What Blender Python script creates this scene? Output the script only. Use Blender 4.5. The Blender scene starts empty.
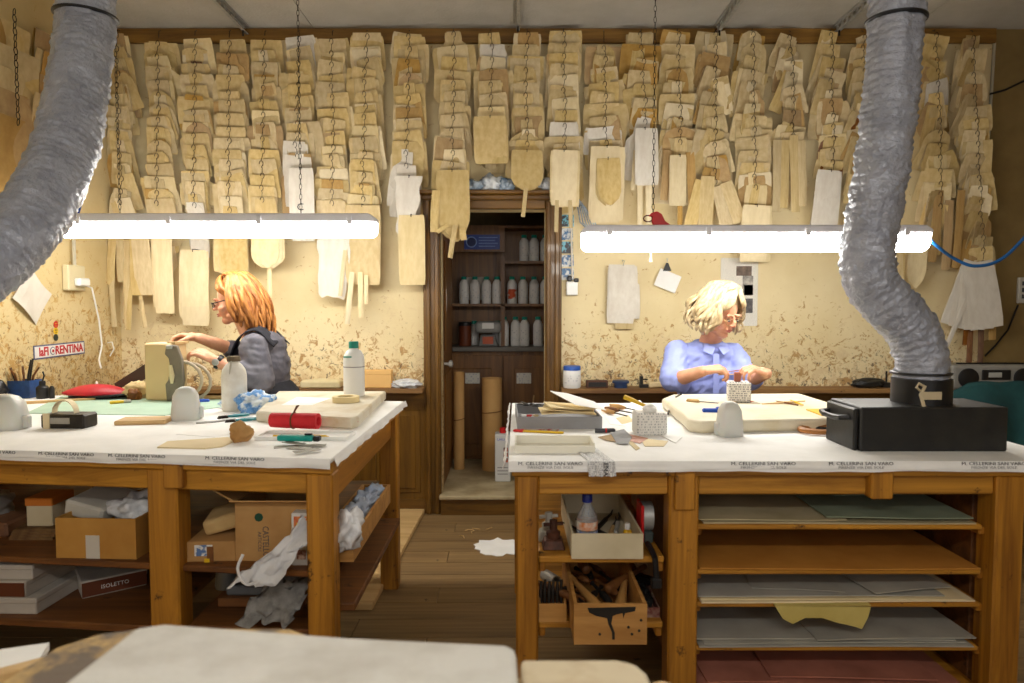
import bpy, bmesh, math, random
from mathutils import Vector, Matrix, noise
scene = bpy.context.scene
C = scene.collection
PI = math.pi
R = math.radians

# ---------------------------------------------------------------- camera
F = 700.0; CAMH = 1.3
PITCH = math.atan((341.5 - 305.0) / F)
cam_data = bpy.data.cameras.new('camera')
cam_data.sensor_width = 36.0
cam_data.lens = F / 1024.0 * 36.0
cam_data.clip_start = 0.02
cam_data.dof.use_dof = True
cam_data.dof.focus_distance = 3.2
cam_data.dof.aperture_fstop = 4.0
cam = bpy.data.objects.new('camera', cam_data)
C.objects.link(cam)
cam.location = (0, 0, CAMH)
cam.rotation_euler = (PI / 2 - PITCH, 0, 0)
scene.camera = cam

# ---------------------------------------------------------------- world, added fill lamps at the rear windows, exposure
world = bpy.data.worlds.new('sky')
scene.world = world
world.use_nodes = True
world.node_tree.nodes['Background'].inputs[0].default_value = (0.62, 0.72, 0.9, 1)
world.node_tree.nodes['Background'].inputs[1].default_value = 1.0
WIN_FILL_POWER = 14.0
for wx in (-1.55, 1.55):  # area lamps added behind the camera to lift the slab and bench fronts
    wl = bpy.data.lights.new('window_daylight', 'AREA')
    wl.shape = 'RECTANGLE'; wl.size = 1.5; wl.size_y = 1.3; wl.energy = WIN_FILL_POWER
    wl.color = (1.0, 0.93, 0.83)
    wo = bpy.data.objects.new('window_daylight', wl)
    C.objects.link(wo)
    wo.location = (wx, -1.93, 1.75); wo.rotation_euler = (R(90), 0, 0)
TUBE_STRENGTH = 30.0
TUBE_COLOR = (1.0, 0.965, 0.90)
vs = scene.view_settings
vs.view_transform = 'Standard'
vs.look = 'None'
vs.gamma = 1.0
vs.use_curve_mapping = False
vs.exposure = 0.2
scene.cycles.use_denoising = True
scene.cycles.max_bounces = 8
scene.cycles.diffuse_bounces = 5
scene.cycles.sample_clamp_indirect = 6.0

# ---------------------------------------------------------------- pixel -> place helpers
_c, _s = math.cos(PITCH), math.sin(PITCH)
def ray(x, y):
    u = (x - 512.0) / F; v = (341.5 - y) / F
    return Vector((u, _c + v * _s, -_s + v * _c))
def at(x, y, Y):
    d = ray(x, y); t = Y / d.y
    return Vector((d.x * t, Y, CAMH + d.z * t))
def onz(x, y, z):
    d = ray(x, y); t = (z - CAMH) / d.z
    return Vector((d.x * t, d.y * t, z))
def onx(x, y, X):
    d = ray(x, y); t = X / d.x
    return Vector((X, d.y * t, CAMH + d.z * t))

# ---------------------------------------------------------------- mesh builder
class MB:
    def __init__(s, M=None):
        s.v = []; s.f = []; s.M = M or Matrix()
    def add(s, vs_, fs):
        n = len(s.v)
        s.v += [s.M @ Vector(p) for p in vs_]
        s.f += [tuple(i + n for i in f) for f in fs]
        return s
    def box(s, x0, x1, y0, y1, z0, z1):
        return s.add([(x0,y0,z0),(x1,y0,z0),(x1,y1,z0),(x0,y1,z0),(x0,y0,z1),(x1,y0,z1),(x1,y1,z1),(x0,y1,z1)],
                     [(0,3,2,1),(4,5,6,7),(0,1,5,4),(1,2,6,5),(2,3,7,6),(3,0,4,7)])
    def tbox(s, w0, d0, w1, d1, z0, z1, ox=0, oy=0):          # tapered box
        p = [(-w0/2,-d0/2,z0),(w0/2,-d0/2,z0),(w0/2,d0/2,z0),(-w0/2,d0/2,z0),
             (ox-w1/2,oy-d1/2,z1),(ox+w1/2,oy-d1/2,z1),(ox+w1/2,oy+d1/2,z1),(ox-w1/2,oy+d1/2,z1)]
        return s.add(p, [(0,3,2,1),(4,5,6,7),(0,1,5,4),(1,2,6,5),(2,3,7,6),(3,0,4,7)])
    def prism(s, pts, z0, z1):                                 # outline in XY
        n = len(pts)
        vs_ = [(p[0],p[1],z0) for p in pts] + [(p[0],p[1],z1) for p in pts]
        fs = [tuple(reversed(range(n))), tuple(range(n, 2*n))]
        fs += [(i, (i+1)%n, n+(i+1)%n, n+i) for i in range(n)]
        return s.add(vs_, fs)
    def prismy(s, pts, y0, y1):                                # outline in XZ, depth along Y
        n = len(pts)
        vs_ = [(p[0],y0,p[1]) for p in pts] + [(p[0],y1,p[1]) for p in pts]
        fs = [tuple(range(n)), tuple(reversed(range(n, 2*n)))]
        fs += [(i, n+i, n+(i+1)%n, (i+1)%n) for i in range(n)]
        return s.add(vs_, fs)
    def lathe(s, prof, seg=20, cx=0, cy=0):                    # prof: (r, z) from bottom to top
        vs_ = []; fs = []
        for r, z in prof:
            for k in range(seg):
                a = 2*PI*k/seg
                vs_.append((cx+r*math.cos(a), cy+r*math.sin(a), z))
        for i in range(len(prof)-1):
            for k in range(seg):
                a = i*seg+k; b = i*seg+(k+1)%seg
                fs.append((a, b, b+seg, a+seg))
        fs.append(tuple(reversed(range(seg))))
        n = (len(prof)-1)*seg
        fs.append(tuple(range(n, n+seg)))
        return s.add(vs_, fs)
    def tube(s, pts, rad, seg=8, closed=False, flat=1.0, up=None):
        pts = [Vector(p) for p in pts]; n = len(pts)
        if not hasattr(rad, '__len__'): rad = [rad]*n
        vs_ = []; fs = []
        N = None
        for i, p in enumerate(pts):
            if closed: t = pts[(i+1)%n]-pts[i-1]
            else: t = pts[min(i+1,n-1)]-pts[max(i-1,0)]
            if t.length < 1e-9: t = Vector((0,0,1))
            t.normalize()
            if N is None:
                N = Vector(up) if up else (Vector((0,0,1)) if abs(t.z)<0.9 else Vector((1,0,0)))
            N = N - t*N.dot(t)
            if N.length < 1e-6: N = t.orthogonal()
            N.normalize(); B = t.cross(N)
            for k in range(seg):
                a = 2*PI*k/seg
                vs_.append(p + (N*math.cos(a)*flat + B*math.sin(a))*rad[i])
        m = n if closed else n-1
        for i in range(m):
            j = (i+1)%n
            for k in range(seg):
                k2 = (k+1)%seg
                fs.append((i*seg+k, i*seg+k2, j*seg+k2, j*seg+k))
        if not closed:
            fs.append(tuple(reversed(range(seg)))); fs.append(tuple(range((n-1)*seg, n*seg)))
        return s.add(vs_, fs)
    def ell(s, c, r, seg=16, rings=10, rot=None):
        vs_ = []; fs = []
        q = rot or Matrix.Identity(3)
        for i in range(1, rings):
            th = PI*i/rings
            for k in range(seg):
                a = 2*PI*k/seg
                vs_.append(Vector(c)+q@Vector((r[0]*math.sin(th)*math.cos(a), r[1]*math.sin(th)*math.sin(a), -r[2]*math.cos(th))))
        b = len(vs_); vs_ += [Vector(c)+q@Vector((0,0,-r[2])), Vector(c)+q@Vector((0,0,r[2]))]
        for i in range(rings-2):
            for k in range(seg):
                k2=(k+1)%seg
                fs.append((i*seg+k, i*seg+k2, (i+1)*seg+k2, (i+1)*seg+k))
        for k in range(seg):
            k2=(k+1)%seg
            fs.append((b, k2, k)); fs.append(((rings-2)*seg+k, (rings-2)*seg+k2, b+1))
        return s.add(vs_, fs)
    def cone(s, p0, p1, r0, r1, seg=12, caps=True):            # tapered capsule
        p0 = Vector(p0); p1 = Vector(p1)
        s.tube([p0, p1], [r0, r1], seg)
        if caps:
            s.ell(p0, (r0,r0,r0), seg, 8); s.ell(p1, (r1,r1,r1), seg, 8)
        return s
    def sheet(s, fn, nu, nv, th):                              # thin solid surface; fn(u,v)->point, thickness vector th
        th = Vector(th); vs_ = []; fs = []
        for j in range(nv+1):
            for i in range(nu+1):
                vs_.append(Vector(fn(i/nu, j/nv)))
        n = len(vs_); vs_ += [p+th for p in vs_]
        w = nu+1
        for j in range(nv):
            for i in range(nu):
                a=j*w+i
                fs.append((a,a+1,a+w+1,a+w)); fs.append((n+a,n+a+w,n+a+w+1,n+a+1))
        for i in range(nu):
            a=i; fs.append((a,n+a,n+a+1,a+1))
            a=nv*w+i; fs.append((a,a+1,n+a+1,n+a))
        for j in range(nv):
            a=j*w; fs.append((a,a+w,n+a+w,n+a))
            a=j*w+nu; fs.append((a,n+a,n+a+w,a+w))
        return s.add(vs_, fs)
    def mesh(s, name):
        me = bpy.data.meshes.new(name)
        me.from_pydata([tuple(p) for p in s.v], [], s.f)
        bm = bmesh.new(); bm.from_mesh(me)
        bmesh.ops.recalc_face_normals(bm, faces=bm.faces)
        bm.to_mesh(me); bm.free()
        return me
    def build(s, name, mt, parent=None, smooth=False, bevel=0, seg=1, sub=0):
        me = s.mesh(name)
        return link(name, me, mt, parent, smooth, bevel, seg, sub)

def link(name, me, mt, parent=None, smooth=False, bevel=0, seg=1, sub=0):
    o = bpy.data.objects.new(name, me); C.objects.link(o)
    if mt is not None and len(me.materials) == 0: me.materials.append(mt)
    if parent is not None: o.parent = parent
    if smooth:
        me.polygons.foreach_set('use_smooth', [True]*len(me.polygons))
        if smooth != 'all':
            try:
                me.set_sharp_from_angle(angle=R(40))
            except Exception: pass
    if bevel:
        b = o.modifiers.new('bevel', 'BEVEL'); b.width = bevel; b.segments = seg; b.limit_method = 'ANGLE'; b.angle_limit = R(35)
    if sub:
        b = o.modifiers.new('sub', 'SUBSURF'); b.levels = sub; b.render_levels = sub
    return o
def tag(o, label, cat, group=None):
    o['label'] = label; o['category'] = cat
    if group: o['group'] = group
    return o
def thing(name, label, cat, loc=(0,0,0), rotz=0, group=None):
    o = bpy.data.objects.new(name, None); C.objects.link(o)
    o.empty_display_size = 0.05
    o.location = loc; o.rotation_euler = (0,0,rotz)
    return tag(o, label, cat, group)
def struct(o):
    o['kind'] = 'structure'; return o
def text_mesh(txt, size, M, mt, name, parent=None, ext=0.0004, align='CENTER', sx=1.0, bold=0.0):
    cu = bpy.data.curves.new(name, 'FONT'); cu.body = txt; cu.size = size; cu.extrude = ext
    cu.align_x = align; cu.align_y = 'CENTER'; cu.resolution_u = 2; cu.offset = size*bold
    t = bpy.data.objects.new(name, cu); C.objects.link(t)
    dg = bpy.context.evaluated_depsgraph_get()
    me = bpy.data.meshes.new_from_object(t.evaluated_get(dg))
    bpy.data.objects.remove(t); bpy.data.curves.remove(cu)
    me.transform(M @ Matrix.Diagonal((sx,1,1,1)))
    me.materials.clear()
    me.name = name
    return link(name, me, mt, parent)
def TRS(loc, rot=(0,0,0)):
    from mathutils import Euler
    return Matrix.Translation(Vector(loc)) @ Euler(rot).to_matrix().to_4x4()
def bake(o):                                                    # apply the modifiers into the mesh
    dg = bpy.context.evaluated_depsgraph_get()
    me = bpy.data.meshes.new_from_object(o.evaluated_get(dg))
    o.modifiers.clear(); old = o.data; o.data = me; bpy.data.meshes.remove(old)
    return o

# ---------------------------------------------------------------- materials
def _nt(name):
    m = bpy.data.materials.new(name); m.use_nodes = True
    nt = m.node_tree; b = nt.nodes['Principled BSDF']
    return m, nt, b
def _n(nt, t, **kw):
    n = nt.nodes.new(t)
    for k, v in kw.items():
        if k.startswith('i_'):
            n.inputs[k[2:].replace('_',' ')].default_value = v
        else: setattr(n, k, v)
    return n
def rgba(c): return (c[0], c[1], c[2], 1)
def sr(r, g, b):                                                # sRGB 0-255 -> linear
    f = lambda x: (x/255/12.92) if x/255 <= 0.04045 else ((x/255+0.055)/1.055)**2.4
    return (f(r), f(g), f(b))
def mat(name, col, col2=None, scale=8, rough=0.6, metal=0, bump=0.0, bscale=None, trans=0, ior=1.45, detail=4, lo=0.35, hi=0.65, coat=0, rand=0.0, stretch=(1,1,1), alpha=1, sss=0, spec=None):
    m, nt, b = _nt(name); L = nt.links.new
    b.inputs['Roughness'].default_value = rough; b.inputs['Metallic'].default_value = metal
    b.inputs['Transmission Weight'].default_value = trans; b.inputs['IOR'].default_value = ior
    b.inputs['Coat Weight'].default_value = coat
    if spec is not None: b.inputs['Specular IOR Level'].default_value = spec
    if sss:
        b.inputs['Subsurface Weight'].default_value = sss; b.inputs['Subsurface Radius'].default_value = (0.02,0.01,0.006)
        b.inputs['Subsurface Scale'].default_value = 0.5
    b.inputs['Alpha'].default_value = alpha
    b.inputs['Base Color'].default_value = rgba(col)
    tc = _n(nt, 'ShaderNodeTexCoord'); mp = _n(nt, 'ShaderNodeMapping'); mp.inputs['Scale'].default_value = stretch
    L(tc.outputs['Object'], mp.inputs['Vector'])
    out = None
    if col2 is not None:
        nz = _n(nt, 'ShaderNodeTexNoise', i_Scale=scale, i_Detail=detail, i_Roughness=0.6)
        L(mp.outputs[0], nz.inputs['Vector'])
        mr = _n(nt, 'ShaderNodeMapRange'); mr.inputs[1].default_value = lo; mr.inputs[2].default_value = hi
        L(nz.outputs[0], mr.inputs[0])
        mx = _n(nt, 'ShaderNodeMix', data_type='RGBA')
        mx.inputs[6].default_value = rgba(col); mx.inputs[7].default_value = rgba(col2)
        L(mr.outputs[0], mx.inputs[0]); out = mx.outputs[2]
    if rand:
        oi = _n(nt, 'ShaderNodeObjectInfo')
        hs = _n(nt, 'ShaderNodeHueSaturation')
        m1 = _n(nt, 'ShaderNodeMapRange'); m1.inputs[3].default_value = 1-rand; m1.inputs[4].default_value = 1+rand*0.55
        L(oi.outputs['Random'], m1.inputs[0]); L(m1.outputs[0], hs.inputs['Value'])
        m2 = _n(nt, 'ShaderNodeMath', operation='MULTIPLY'); m2.inputs[1].default_value = 7.13
        m3 = _n(nt, 'ShaderNodeMath', operation='FRACT')
        m4 = _n(nt, 'ShaderNodeMapRange'); m4.inputs[3].default_value = 1-rand*1.3; m4.inputs[4].default_value = 1+rand*0.9
        L(oi.outputs['Random'], m2.inputs[0]); L(m2.outputs[0], m3.inputs[0]); L(m3.outputs[0], m4.inputs[0]); L(m4.outputs[0], hs.inputs['Saturation'])
        if out: L(out, hs.inputs['Color'])
        else: hs.inputs['Color'].default_value = rgba(col)
        out = hs.outputs[0]
    if out: L(out, b.inputs['Base Color'])
    if bump:
        n2 = _n(nt, 'ShaderNodeTexNoise', i_Scale=bscale or scale*3, i_Detail=3)
        L(mp.outputs[0], n2.inputs['Vector'])
        bp = _n(nt, 'ShaderNodeBump', i_Strength=bump, i_Distance=0.01)
        L(n2.outputs[0], bp.inputs['Height']); L(bp.outputs[0], b.inputs['Normal'])
    return m
def wood(name, c1, c2, axis='X', scale=1.0, rough=0.5, stain=None, bump=0.12, rand=0.0, spots=0.62, coat=0.0):
    """grain running along axis; optional dark stains"""
    m, nt, b = _nt(name); L = nt.links.new
    b.inputs['Roughness'].default_value = rough
    b.inputs['Coat Weight'].default_value = coat
    tc = _n(nt, 'ShaderNodeTexCoord'); mp = _n(nt, 'ShaderNodeMapping')
    st = {'X': (1.2, 18, 18), 'Y': (18, 1.2, 18), 'Z': (18, 18, 1.2)}[axis]
    mp.inputs['Scale'].default_value = tuple(k*scale for k in st)
    L(tc.outputs['Object'], mp.inputs['Vector'])
    nz = _n(nt, 'ShaderNodeTexNoise', i_Scale=1.0, i_Detail=6, i_Roughness=0.65, i_Distortion=0.8)
    L(mp.outputs[0], nz.inputs['Vector'])
    cr = _n(nt, 'ShaderNodeValToRGB')
    cr.color_ramp.elements[0].position = 0.32; cr.color_ramp.elements[0].color = rgba(c2)
    cr.color_ramp.elements[1].position = 0.62; cr.color_ramp.elements[1].color = rgba(c1)
    L(nz.outputs[0], cr.inputs[0]); out = cr.outputs[0]
    if rand:
        oi = _n(nt, 'ShaderNodeObjectInfo'); hs = _n(nt, 'ShaderNodeHueSaturation')
        m1 = _n(nt, 'ShaderNodeMapRange'); m1.inputs[3].default_value = 1-rand; m1.inputs[4].default_value = 1+rand
        L(oi.outputs['Random'], m1.inputs[0]); L(m1.outputs[0], hs.inputs['Value']); L(out, hs.inputs['Color']); out = hs.outputs[0]
    if stain is not None:
        n3 = _n(nt, 'ShaderNodeTexNoise', i_Scale=9.0, i_Detail=5, i_Roughness=0.7)
        L(tc.outputs['Object'], n3.inputs['Vector'])
        mr = _n(nt, 'ShaderNodeMapRange'); mr.inputs[1].default_value = spots; mr.inputs[2].default_value = spots+0.06
        L(n3.outputs[0], mr.inputs[0])
        mx = _n(nt, 'ShaderNodeMix', data_type='RGBA'); mx.inputs[7].default_value = rgba(stain)
        L(mr.outputs[0], mx.inputs[0]); L(out, mx.inputs[6]); out = mx.outputs[2]
    L(out, b.inputs['Base Color'])
    bp = _n(nt, 'ShaderNodeBump', i_Strength=bump, i_Distance=0.004)
    L(nz.outputs[0], bp.inputs['Height']); L(bp.outputs[0], b.inputs['Normal'])
    return m
def stained_wall(name, base, stain, stain2, lo_z, hi_z, amount=1.0):
    """old cream plaster: broad mottling, plus brown splashes and dark chips that get dense where benches rub the wall"""
    m, nt, b = _nt(name); L = nt.links.new
    b.inputs['Roughness'].default_value = 0.75
    tc = _n(nt, 'ShaderNodeTexCoord')
    big = _n(nt, 'ShaderNodeTexNoise', i_Scale=1.6, i_Detail=5, i_Roughness=0.6); L(tc.outputs['Object'], big.inputs['Vector'])
    mr0 = _n(nt, 'ShaderNodeMapRange'); mr0.inputs[1].default_value = 0.35; mr0.inputs[2].default_value = 0.7; L(big.outputs[0], mr0.inputs[0])
    mx0 = _n(nt, 'ShaderNodeMix', data_type='RGBA'); mx0.inputs[6].default_value = rgba(base); mx0.inputs[7].default_value = rgba([k*0.86*q for k, q in zip(base,(1,0.95,0.82))])
    L(mr0.outputs[0], mx0.inputs[0])
    sep = _n(nt, 'ShaderNodeSeparateXYZ'); L(tc.outputs['Object'], sep.inputs[0])
    zr = _n(nt, 'ShaderNodeMapRange'); zr.inputs[1].default_value = lo_z; zr.inputs[2].default_value = hi_z
    zr.inputs[3].default_value = 0.155*amount; zr.inputs[4].default_value = 0.0
    L(sep.outputs[2], zr.inputs[0])
    out = mx0.outputs[2]
    for sc, dist, th, colr, k in ((22, 0.9, 0.628, stain, 1.0), (6.0, 2.0, 0.64, [a*0.72+b_*0.28 for a, b_ in zip(base, stain)], 0.9), (30, 1.2, 0.70, stain2, 1.15)):
        nz = _n(nt, 'ShaderNodeTexNoise', i_Scale=sc, i_Detail=7, i_Roughness=0.72, i_Distortion=dist); L(tc.outputs['Object'], nz.inputs['Vector'])
        ad = _n(nt, 'ShaderNodeMath', operation='MULTIPLY_ADD'); L(zr.outputs[0], ad.inputs[0]); ad.inputs[1].default_value = k; L(nz.outputs[0], ad.inputs[2])
        mr = _n(nt, 'ShaderNodeMapRange'); mr.inputs[1].default_value = th; mr.inputs[2].default_value = th+0.05; mr.inputs[4].default_value = 0.85
        L(ad.outputs[0], mr.inputs[0])
        mx = _n(nt, 'ShaderNodeMix', data_type='RGBA'); mx.inputs[7].default_value = rgba(colr)
        L(mr.outputs[0], mx.inputs[0]); L(out, mx.inputs[6]); out = mx.outputs[2]
    L(out, b.inputs['Base Color'])
    n2 = _n(nt, 'ShaderNodeTexNoise', i_Scale=30, i_Detail=5); L(tc.outputs['Object'], n2.inputs['Vector'])
    bp = _n(nt, 'ShaderNodeBump', i_Strength=0.25, i_Distance=0.006); L(n2.outputs[0], bp.inputs['Height']); L(bp.outputs[0], b.inputs['Normal'])
    return m
def emit(name, col, strength):
    m, nt, b = _nt(name)
    b.inputs['Base Color'].default_value = rgba(col)
    b.inputs['Emission Color'].default_value = rgba(col); b.inputs['Emission Strength'].default_value = strength
    return m
def printed(name, paper, ink, sx, sz, th=0.52, plane='XZ', rough=0.7):
    """paper with rows of small newsprint (flat print)"""
    m, nt, b = _nt(name); L = nt.links.new
    b.inputs['Roughness'].default_value = rough
    tc = _n(nt, 'ShaderNodeTexCoord'); sep = _n(nt, 'ShaderNodeSeparateXYZ'); L(tc.outputs['Object'], sep.inputs[0])
    a, c_ = {'XZ': (0, 2), 'XY': (0, 1), 'YX': (1, 0)}[plane]
    fr = _n(nt, 'ShaderNodeMath', operation='MULTIPLY'); fr.inputs[1].default_value = sz; L(sep.outputs[c_], fr.inputs[0])
    fc = _n(nt, 'ShaderNodeMath', operation='FRACT'); L(fr.outputs[0], fc.inputs[0])
    row = _n(nt, 'ShaderNodeMath', operation='LESS_THAN'); row.inputs[1].default_value = 0.55; L(fc.outputs[0], row.inputs[0])
    fl = _n(nt, 'ShaderNodeMath', operation='FLOOR'); L(fr.outputs[0], fl.inputs[0])
    cx = _n(nt, 'ShaderNodeCombineXYZ'); mu = _n(nt, 'ShaderNodeMath', operation='MULTIPLY'); mu.inputs[1].default_value = sx
    L(sep.outputs[a], mu.inputs[0]); L(mu.outputs[0], cx.inputs[0]); L(fl.outputs[0], cx.inputs[1])
    nz = _n(nt, 'ShaderNodeTexNoise', i_Scale=1.0, i_Detail=1); L(cx.outputs[0], nz.inputs['Vector'])
    gt = _n(nt, 'ShaderNodeMath', operation='GREATER_THAN'); gt.inputs[1].default_value = th; L(nz.outputs[0], gt.inputs[0])
    an = _n(nt, 'ShaderNodeMath', operation='MULTIPLY'); L(row.outputs[0], an.inputs[0]); L(gt.outputs[0], an.inputs[1])
    mx = _n(nt, 'ShaderNodeMix', data_type='RGBA'); mx.inputs[6].default_value = rgba(paper); mx.inputs[7].default_value = rgba(ink)
    L(an.outputs[0], mx.inputs[0]); L(mx.outputs[2], b.inputs['Base Color'])
    return m

M_card = mat('manila_card', sr(214,192,142), sr(198,172,118), scale=5, rough=0.8, rand=0.13, bump=0.05, bscale=40)
M_card_tan = mat('tan_card', sr(192,158,100), sr(176,140,84), scale=5, rough=0.8, rand=0.14)
M_card_white = mat('white_card', sr(226,220,208), sr(214,206,192), scale=4, rough=0.8, rand=0.05)
M_card_cream = mat('cream_card', sr(232,214,172), sr(220,200,154), scale=4, rough=0.8, rand=0.12)
M_leather_brown = mat('brown_leather', sr(150,96,40), sr(110,64,24), scale=9, rough=0.6, rand=0.25)
M_darkmetal = mat('dark_steel', sr(58,52,46), sr(38,34,30), scale=40, rough=0.45, metal=0.7)
M_steel = mat('galvanised_steel', sr(190,190,186), sr(164,164,160), scale=20, rough=0.45, metal=0.35)
M_black = mat('black_paint', sr(24,24,24), sr(40,38,34), scale=12, rough=0.45, bump=0.05)
M_blackplastic = mat('black_plastic', sr(26,26,28), rough=0.4)
M_white = mat('white_plastic', sr(236,236,232), rough=0.35, sss=0)
M_paper = mat('white_paper', sr(248,247,244), sr(238,237,233), scale=6, rough=0.75, bump=0.05, bscale=18)
M_greenpl = mat('green_plastic', sr(20,140,120), rough=0.35)
M_bluepl = mat('blue_plastic', sr(20,80,190), rough=0.35)
M_redpl = mat('red_plastic', sr(200,30,30), rough=0.4)
M_yellow = mat('yellow_paint', sr(220,180,30), rough=0.4)
M_tablewood = wood('bench_pine', sr(198,140,46), sr(134,84,16), 'X', stain=sr(60,34,10), rough=0.5, spots=0.62)
M_tablewood_z = wood('bench_pine_upright', sr(190,130,38), sr(122,74,12), 'Z', stain=sr(58,32,10), rough=0.5, spots=0.61)
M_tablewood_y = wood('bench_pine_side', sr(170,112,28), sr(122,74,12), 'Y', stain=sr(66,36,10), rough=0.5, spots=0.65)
M_darkwood = wood('shelf_wood', sr(124,76,30), sr(78,44,16), 'X', stain=sr(40,24,10), rough=0.6)
M_oak = wood('old_oak', sr(124,86,26), sr(80,52,12), 'Z', rough=0.4, coat=0.15)
M_oak_x = wood('old_oak_rail', sr(124,86,26), sr(80,52,12), 'X', rough=0.4, coat=0.15)
M_palewood = wood('pale_wood', sr(214,180,124), sr(188,148,92), 'X', rough=0.6, bump=0.05)
M_skin = mat('skin', sr(226,172,138), sr(212,150,118), scale=14, rough=0.5, sss=0.12)
M_carton = mat('brown_carton', sr(190,148,92), sr(172,128,74), scale=6, rough=0.8, bump=0.03)
M_ink = mat('printed_ink', sr(70,70,74), rough=0.7)
M_inkred = mat('red_ink', sr(196,30,40), rough=0.6)
M_inkgrey = mat('faded_ink', sr(140,138,138), rough=0.7)
# ================================================================ SETTING
YW = 4.35; CZ = 2.97; XL = -2.43; XR = 3.4; YR = -1.8
DX0, DX1, DZ = -0.44, 0.205, 1.885           # doorway opening
M_wall = stained_wall('old_cream_plaster', sr(233,216,172), sr(172,128,70), sr(84,66,50), 0.75, 1.4, 1.0)
M_wall_l = stained_wall('flaking_cream_plaster', sr(222,202,154), sr(190,146,76), sr(130,92,46), 0.75, 1.8, 1.1)
M_wall_plain = mat('dull_olive_plaster', sr(170,150,108), sr(150,130,90), scale=3, rough=0.8, bump=0.1)
M_ceil = mat('grey_plaster', sr(206,204,198), sr(188,186,178), scale=2.2, rough=0.9, bump=0.25, bscale=60)
M_floor = wood('worn_floor', sr(146,118,76), sr(108,82,50), 'X', scale=0.6, rough=0.6, stain=sr(44,34,26), spots=0.64, rand=0.12)

fl = MB().box(XL-0.2, XR+0.2, YR-0.2, YW+0.1, -0.12, -0.012).build('floor', mat('subfloor', sr(52,38,24), rough=0.9)); struct(fl)
# floor boards: the ones in view are pieces of their own
bw = 0.16; y = YR; k = 0
random.seed(4)
board_cache = {}
while y < YW - 0.001:
    y1 = min(y + bw, YW)
    x = XL - 0.3 * (k % 3)
    while x < XR:
        ln = 2.1
        x0 = max(x, XL); x1 = min(x + ln, XR)
        if x1 - x0 > 0.05:
            key = (round(x1-x0, 2), round(y1-y, 3))
            if key not in board_cache:
                board_cache[key] = MB().box(0, x1-x0-0.003, 0, y1-y-0.003, -0.012, 0).mesh('floor_board')
            o = link('floor_board', board_cache[key], M_floor, fl); o.location = (x0, y, random.uniform(-0.001, 0))
        x += ln
    y = y1; k += 1
# ceiling in plaster boards with fine joints
ce = MB().box(XL-0.2, XR+0.2, YR-0.2, YW+0.1, CZ+0.01, CZ+0.1).build('ceiling', M_ceil); struct(ce)
for i, (x0, x1) in enumerate(((XL-0.2,-1.2),(-1.2,0.03),(0.03,1.25),(1.25,2.4),(2.4,XR+0.2))):
    for (y0, y1) in ((YR-0.2, 0.6),(0.6,2.6),(2.6,YW+0.1)):
        MB().box(x0+0.002, x1-0.002, y0+0.002, y1-0.002, CZ, CZ+0.012).build('ceiling_panel', M_ceil, ce)
# back wall with doorway
w = MB()
w.box(XL-0.15, DX0, YW, YW+0.12, 0, CZ); w.box(DX1, XR+0.15, YW, YW+0.12, 0, CZ); w.box(DX0, DX1, YW, YW+0.12, DZ, CZ)
struct(w.build('wall_back', M_wall))
struct(MB().box(XL-0.12, XL, YR, YW, 0, CZ).build('wall_left', M_wall_l))
wp = MB().box(2.925, XR, YW-0.012, YW, 0.795, CZ).build('wall_back_panel', mat('olive_panel', sr(140,118,72), sr(122,100,58), scale=3, rough=0.8)); struct(wp)
struct(MB().box(XR, XR+0.12, YR, YW, 0, CZ).build('wall_right', M_wall_plain))
# wall behind the camera, with two added windows for the fill lamps outside
w = MB()
w.box(XL-0.12, XR+0.12, YR-0.12, YR, 0, 1.05); w.box(XL-0.12, XR+0.12, YR-0.12, YR, 2.45, CZ)
for x0, x1 in ((XL-0.12, -2.3), (-0.8, 0.8), (2.3, XR+0.12)): w.box(x0, x1, YR-0.12, YR, 1.05, 2.45)
struct(w.build('wall_rear', M_wall_plain))
M_frame = mat('white_window_paint', sr(220,216,204), rough=0.5)
for i, x0 in enumerate((-2.3, 0.8)):
    f = MB()
    f.box(x0, x0+1.5, YR-0.1, YR-0.04, 1.05, 1.11).box(x0, x0+1.5, YR-0.1, YR-0.04, 2.39, 2.45)
    for a in (x0, x0+0.72, x0+1.44): f.box(a, a+0.06, YR-0.1, YR-0.04, 1.11, 2.39)
    struct(f.build('window_%d' % (i+1), M_frame))
# ---- wainscot with ledge
def wainscot(nm, x0, x1, n):
    t = MB().box(x0, x1, YW-0.03, YW, 0, 0.765).build(nm, M_oak); struct(t)
    MB().box(x0, x1+0.0, YW-0.15, YW, 0.765, 0.795).build('ledge', M_ledge, t, bevel=0.004)
    MB().box(x0, x1, YW-0.045, YW-0.03, 0, 0.09).build('plinth', M_oak_x, t)
    MB().box(x0, x1, YW-0.045, YW-0.03, 0.69, 0.765).build('top_rail', M_oak_x, t)
    wd = (x1-x0)/n
    for i in range(n):
        a = x0+i*wd
        MB().box(a, a+0.07, YW-0.045, YW-0.03, 0.09, 0.69).build('stile', M_oak, t)
        p = MB(); p.box(a+0.10, a+wd-0.03, YW-0.038, YW-0.03, 0.13, 0.65); p.box(a+0.13, a+wd-0.06, YW-0.046, YW-0.038, 0.16, 0.62)
        p.build('panel', M_oak, t, bevel=0.004)
M_ledge = wood('ledge_wood', sr(150,112,64), sr(104,70,34), 'X', rough=0.6, stain=sr(60,40,22))
wainscot('trim_1', XL, -0.54, 5)
wainscot('trim_2', 0.30, XR, 8)
# ---- picture rail board under the ceiling, with hook nails
t = MB().box(XL, 2.93, YW-0.03, YW, 2.885, CZ).build('trim_3', wood('rail_board', sr(158,116,46), sr(112,76,24), 'X', rough=0.5), bevel=0.003); struct(t)
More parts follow.
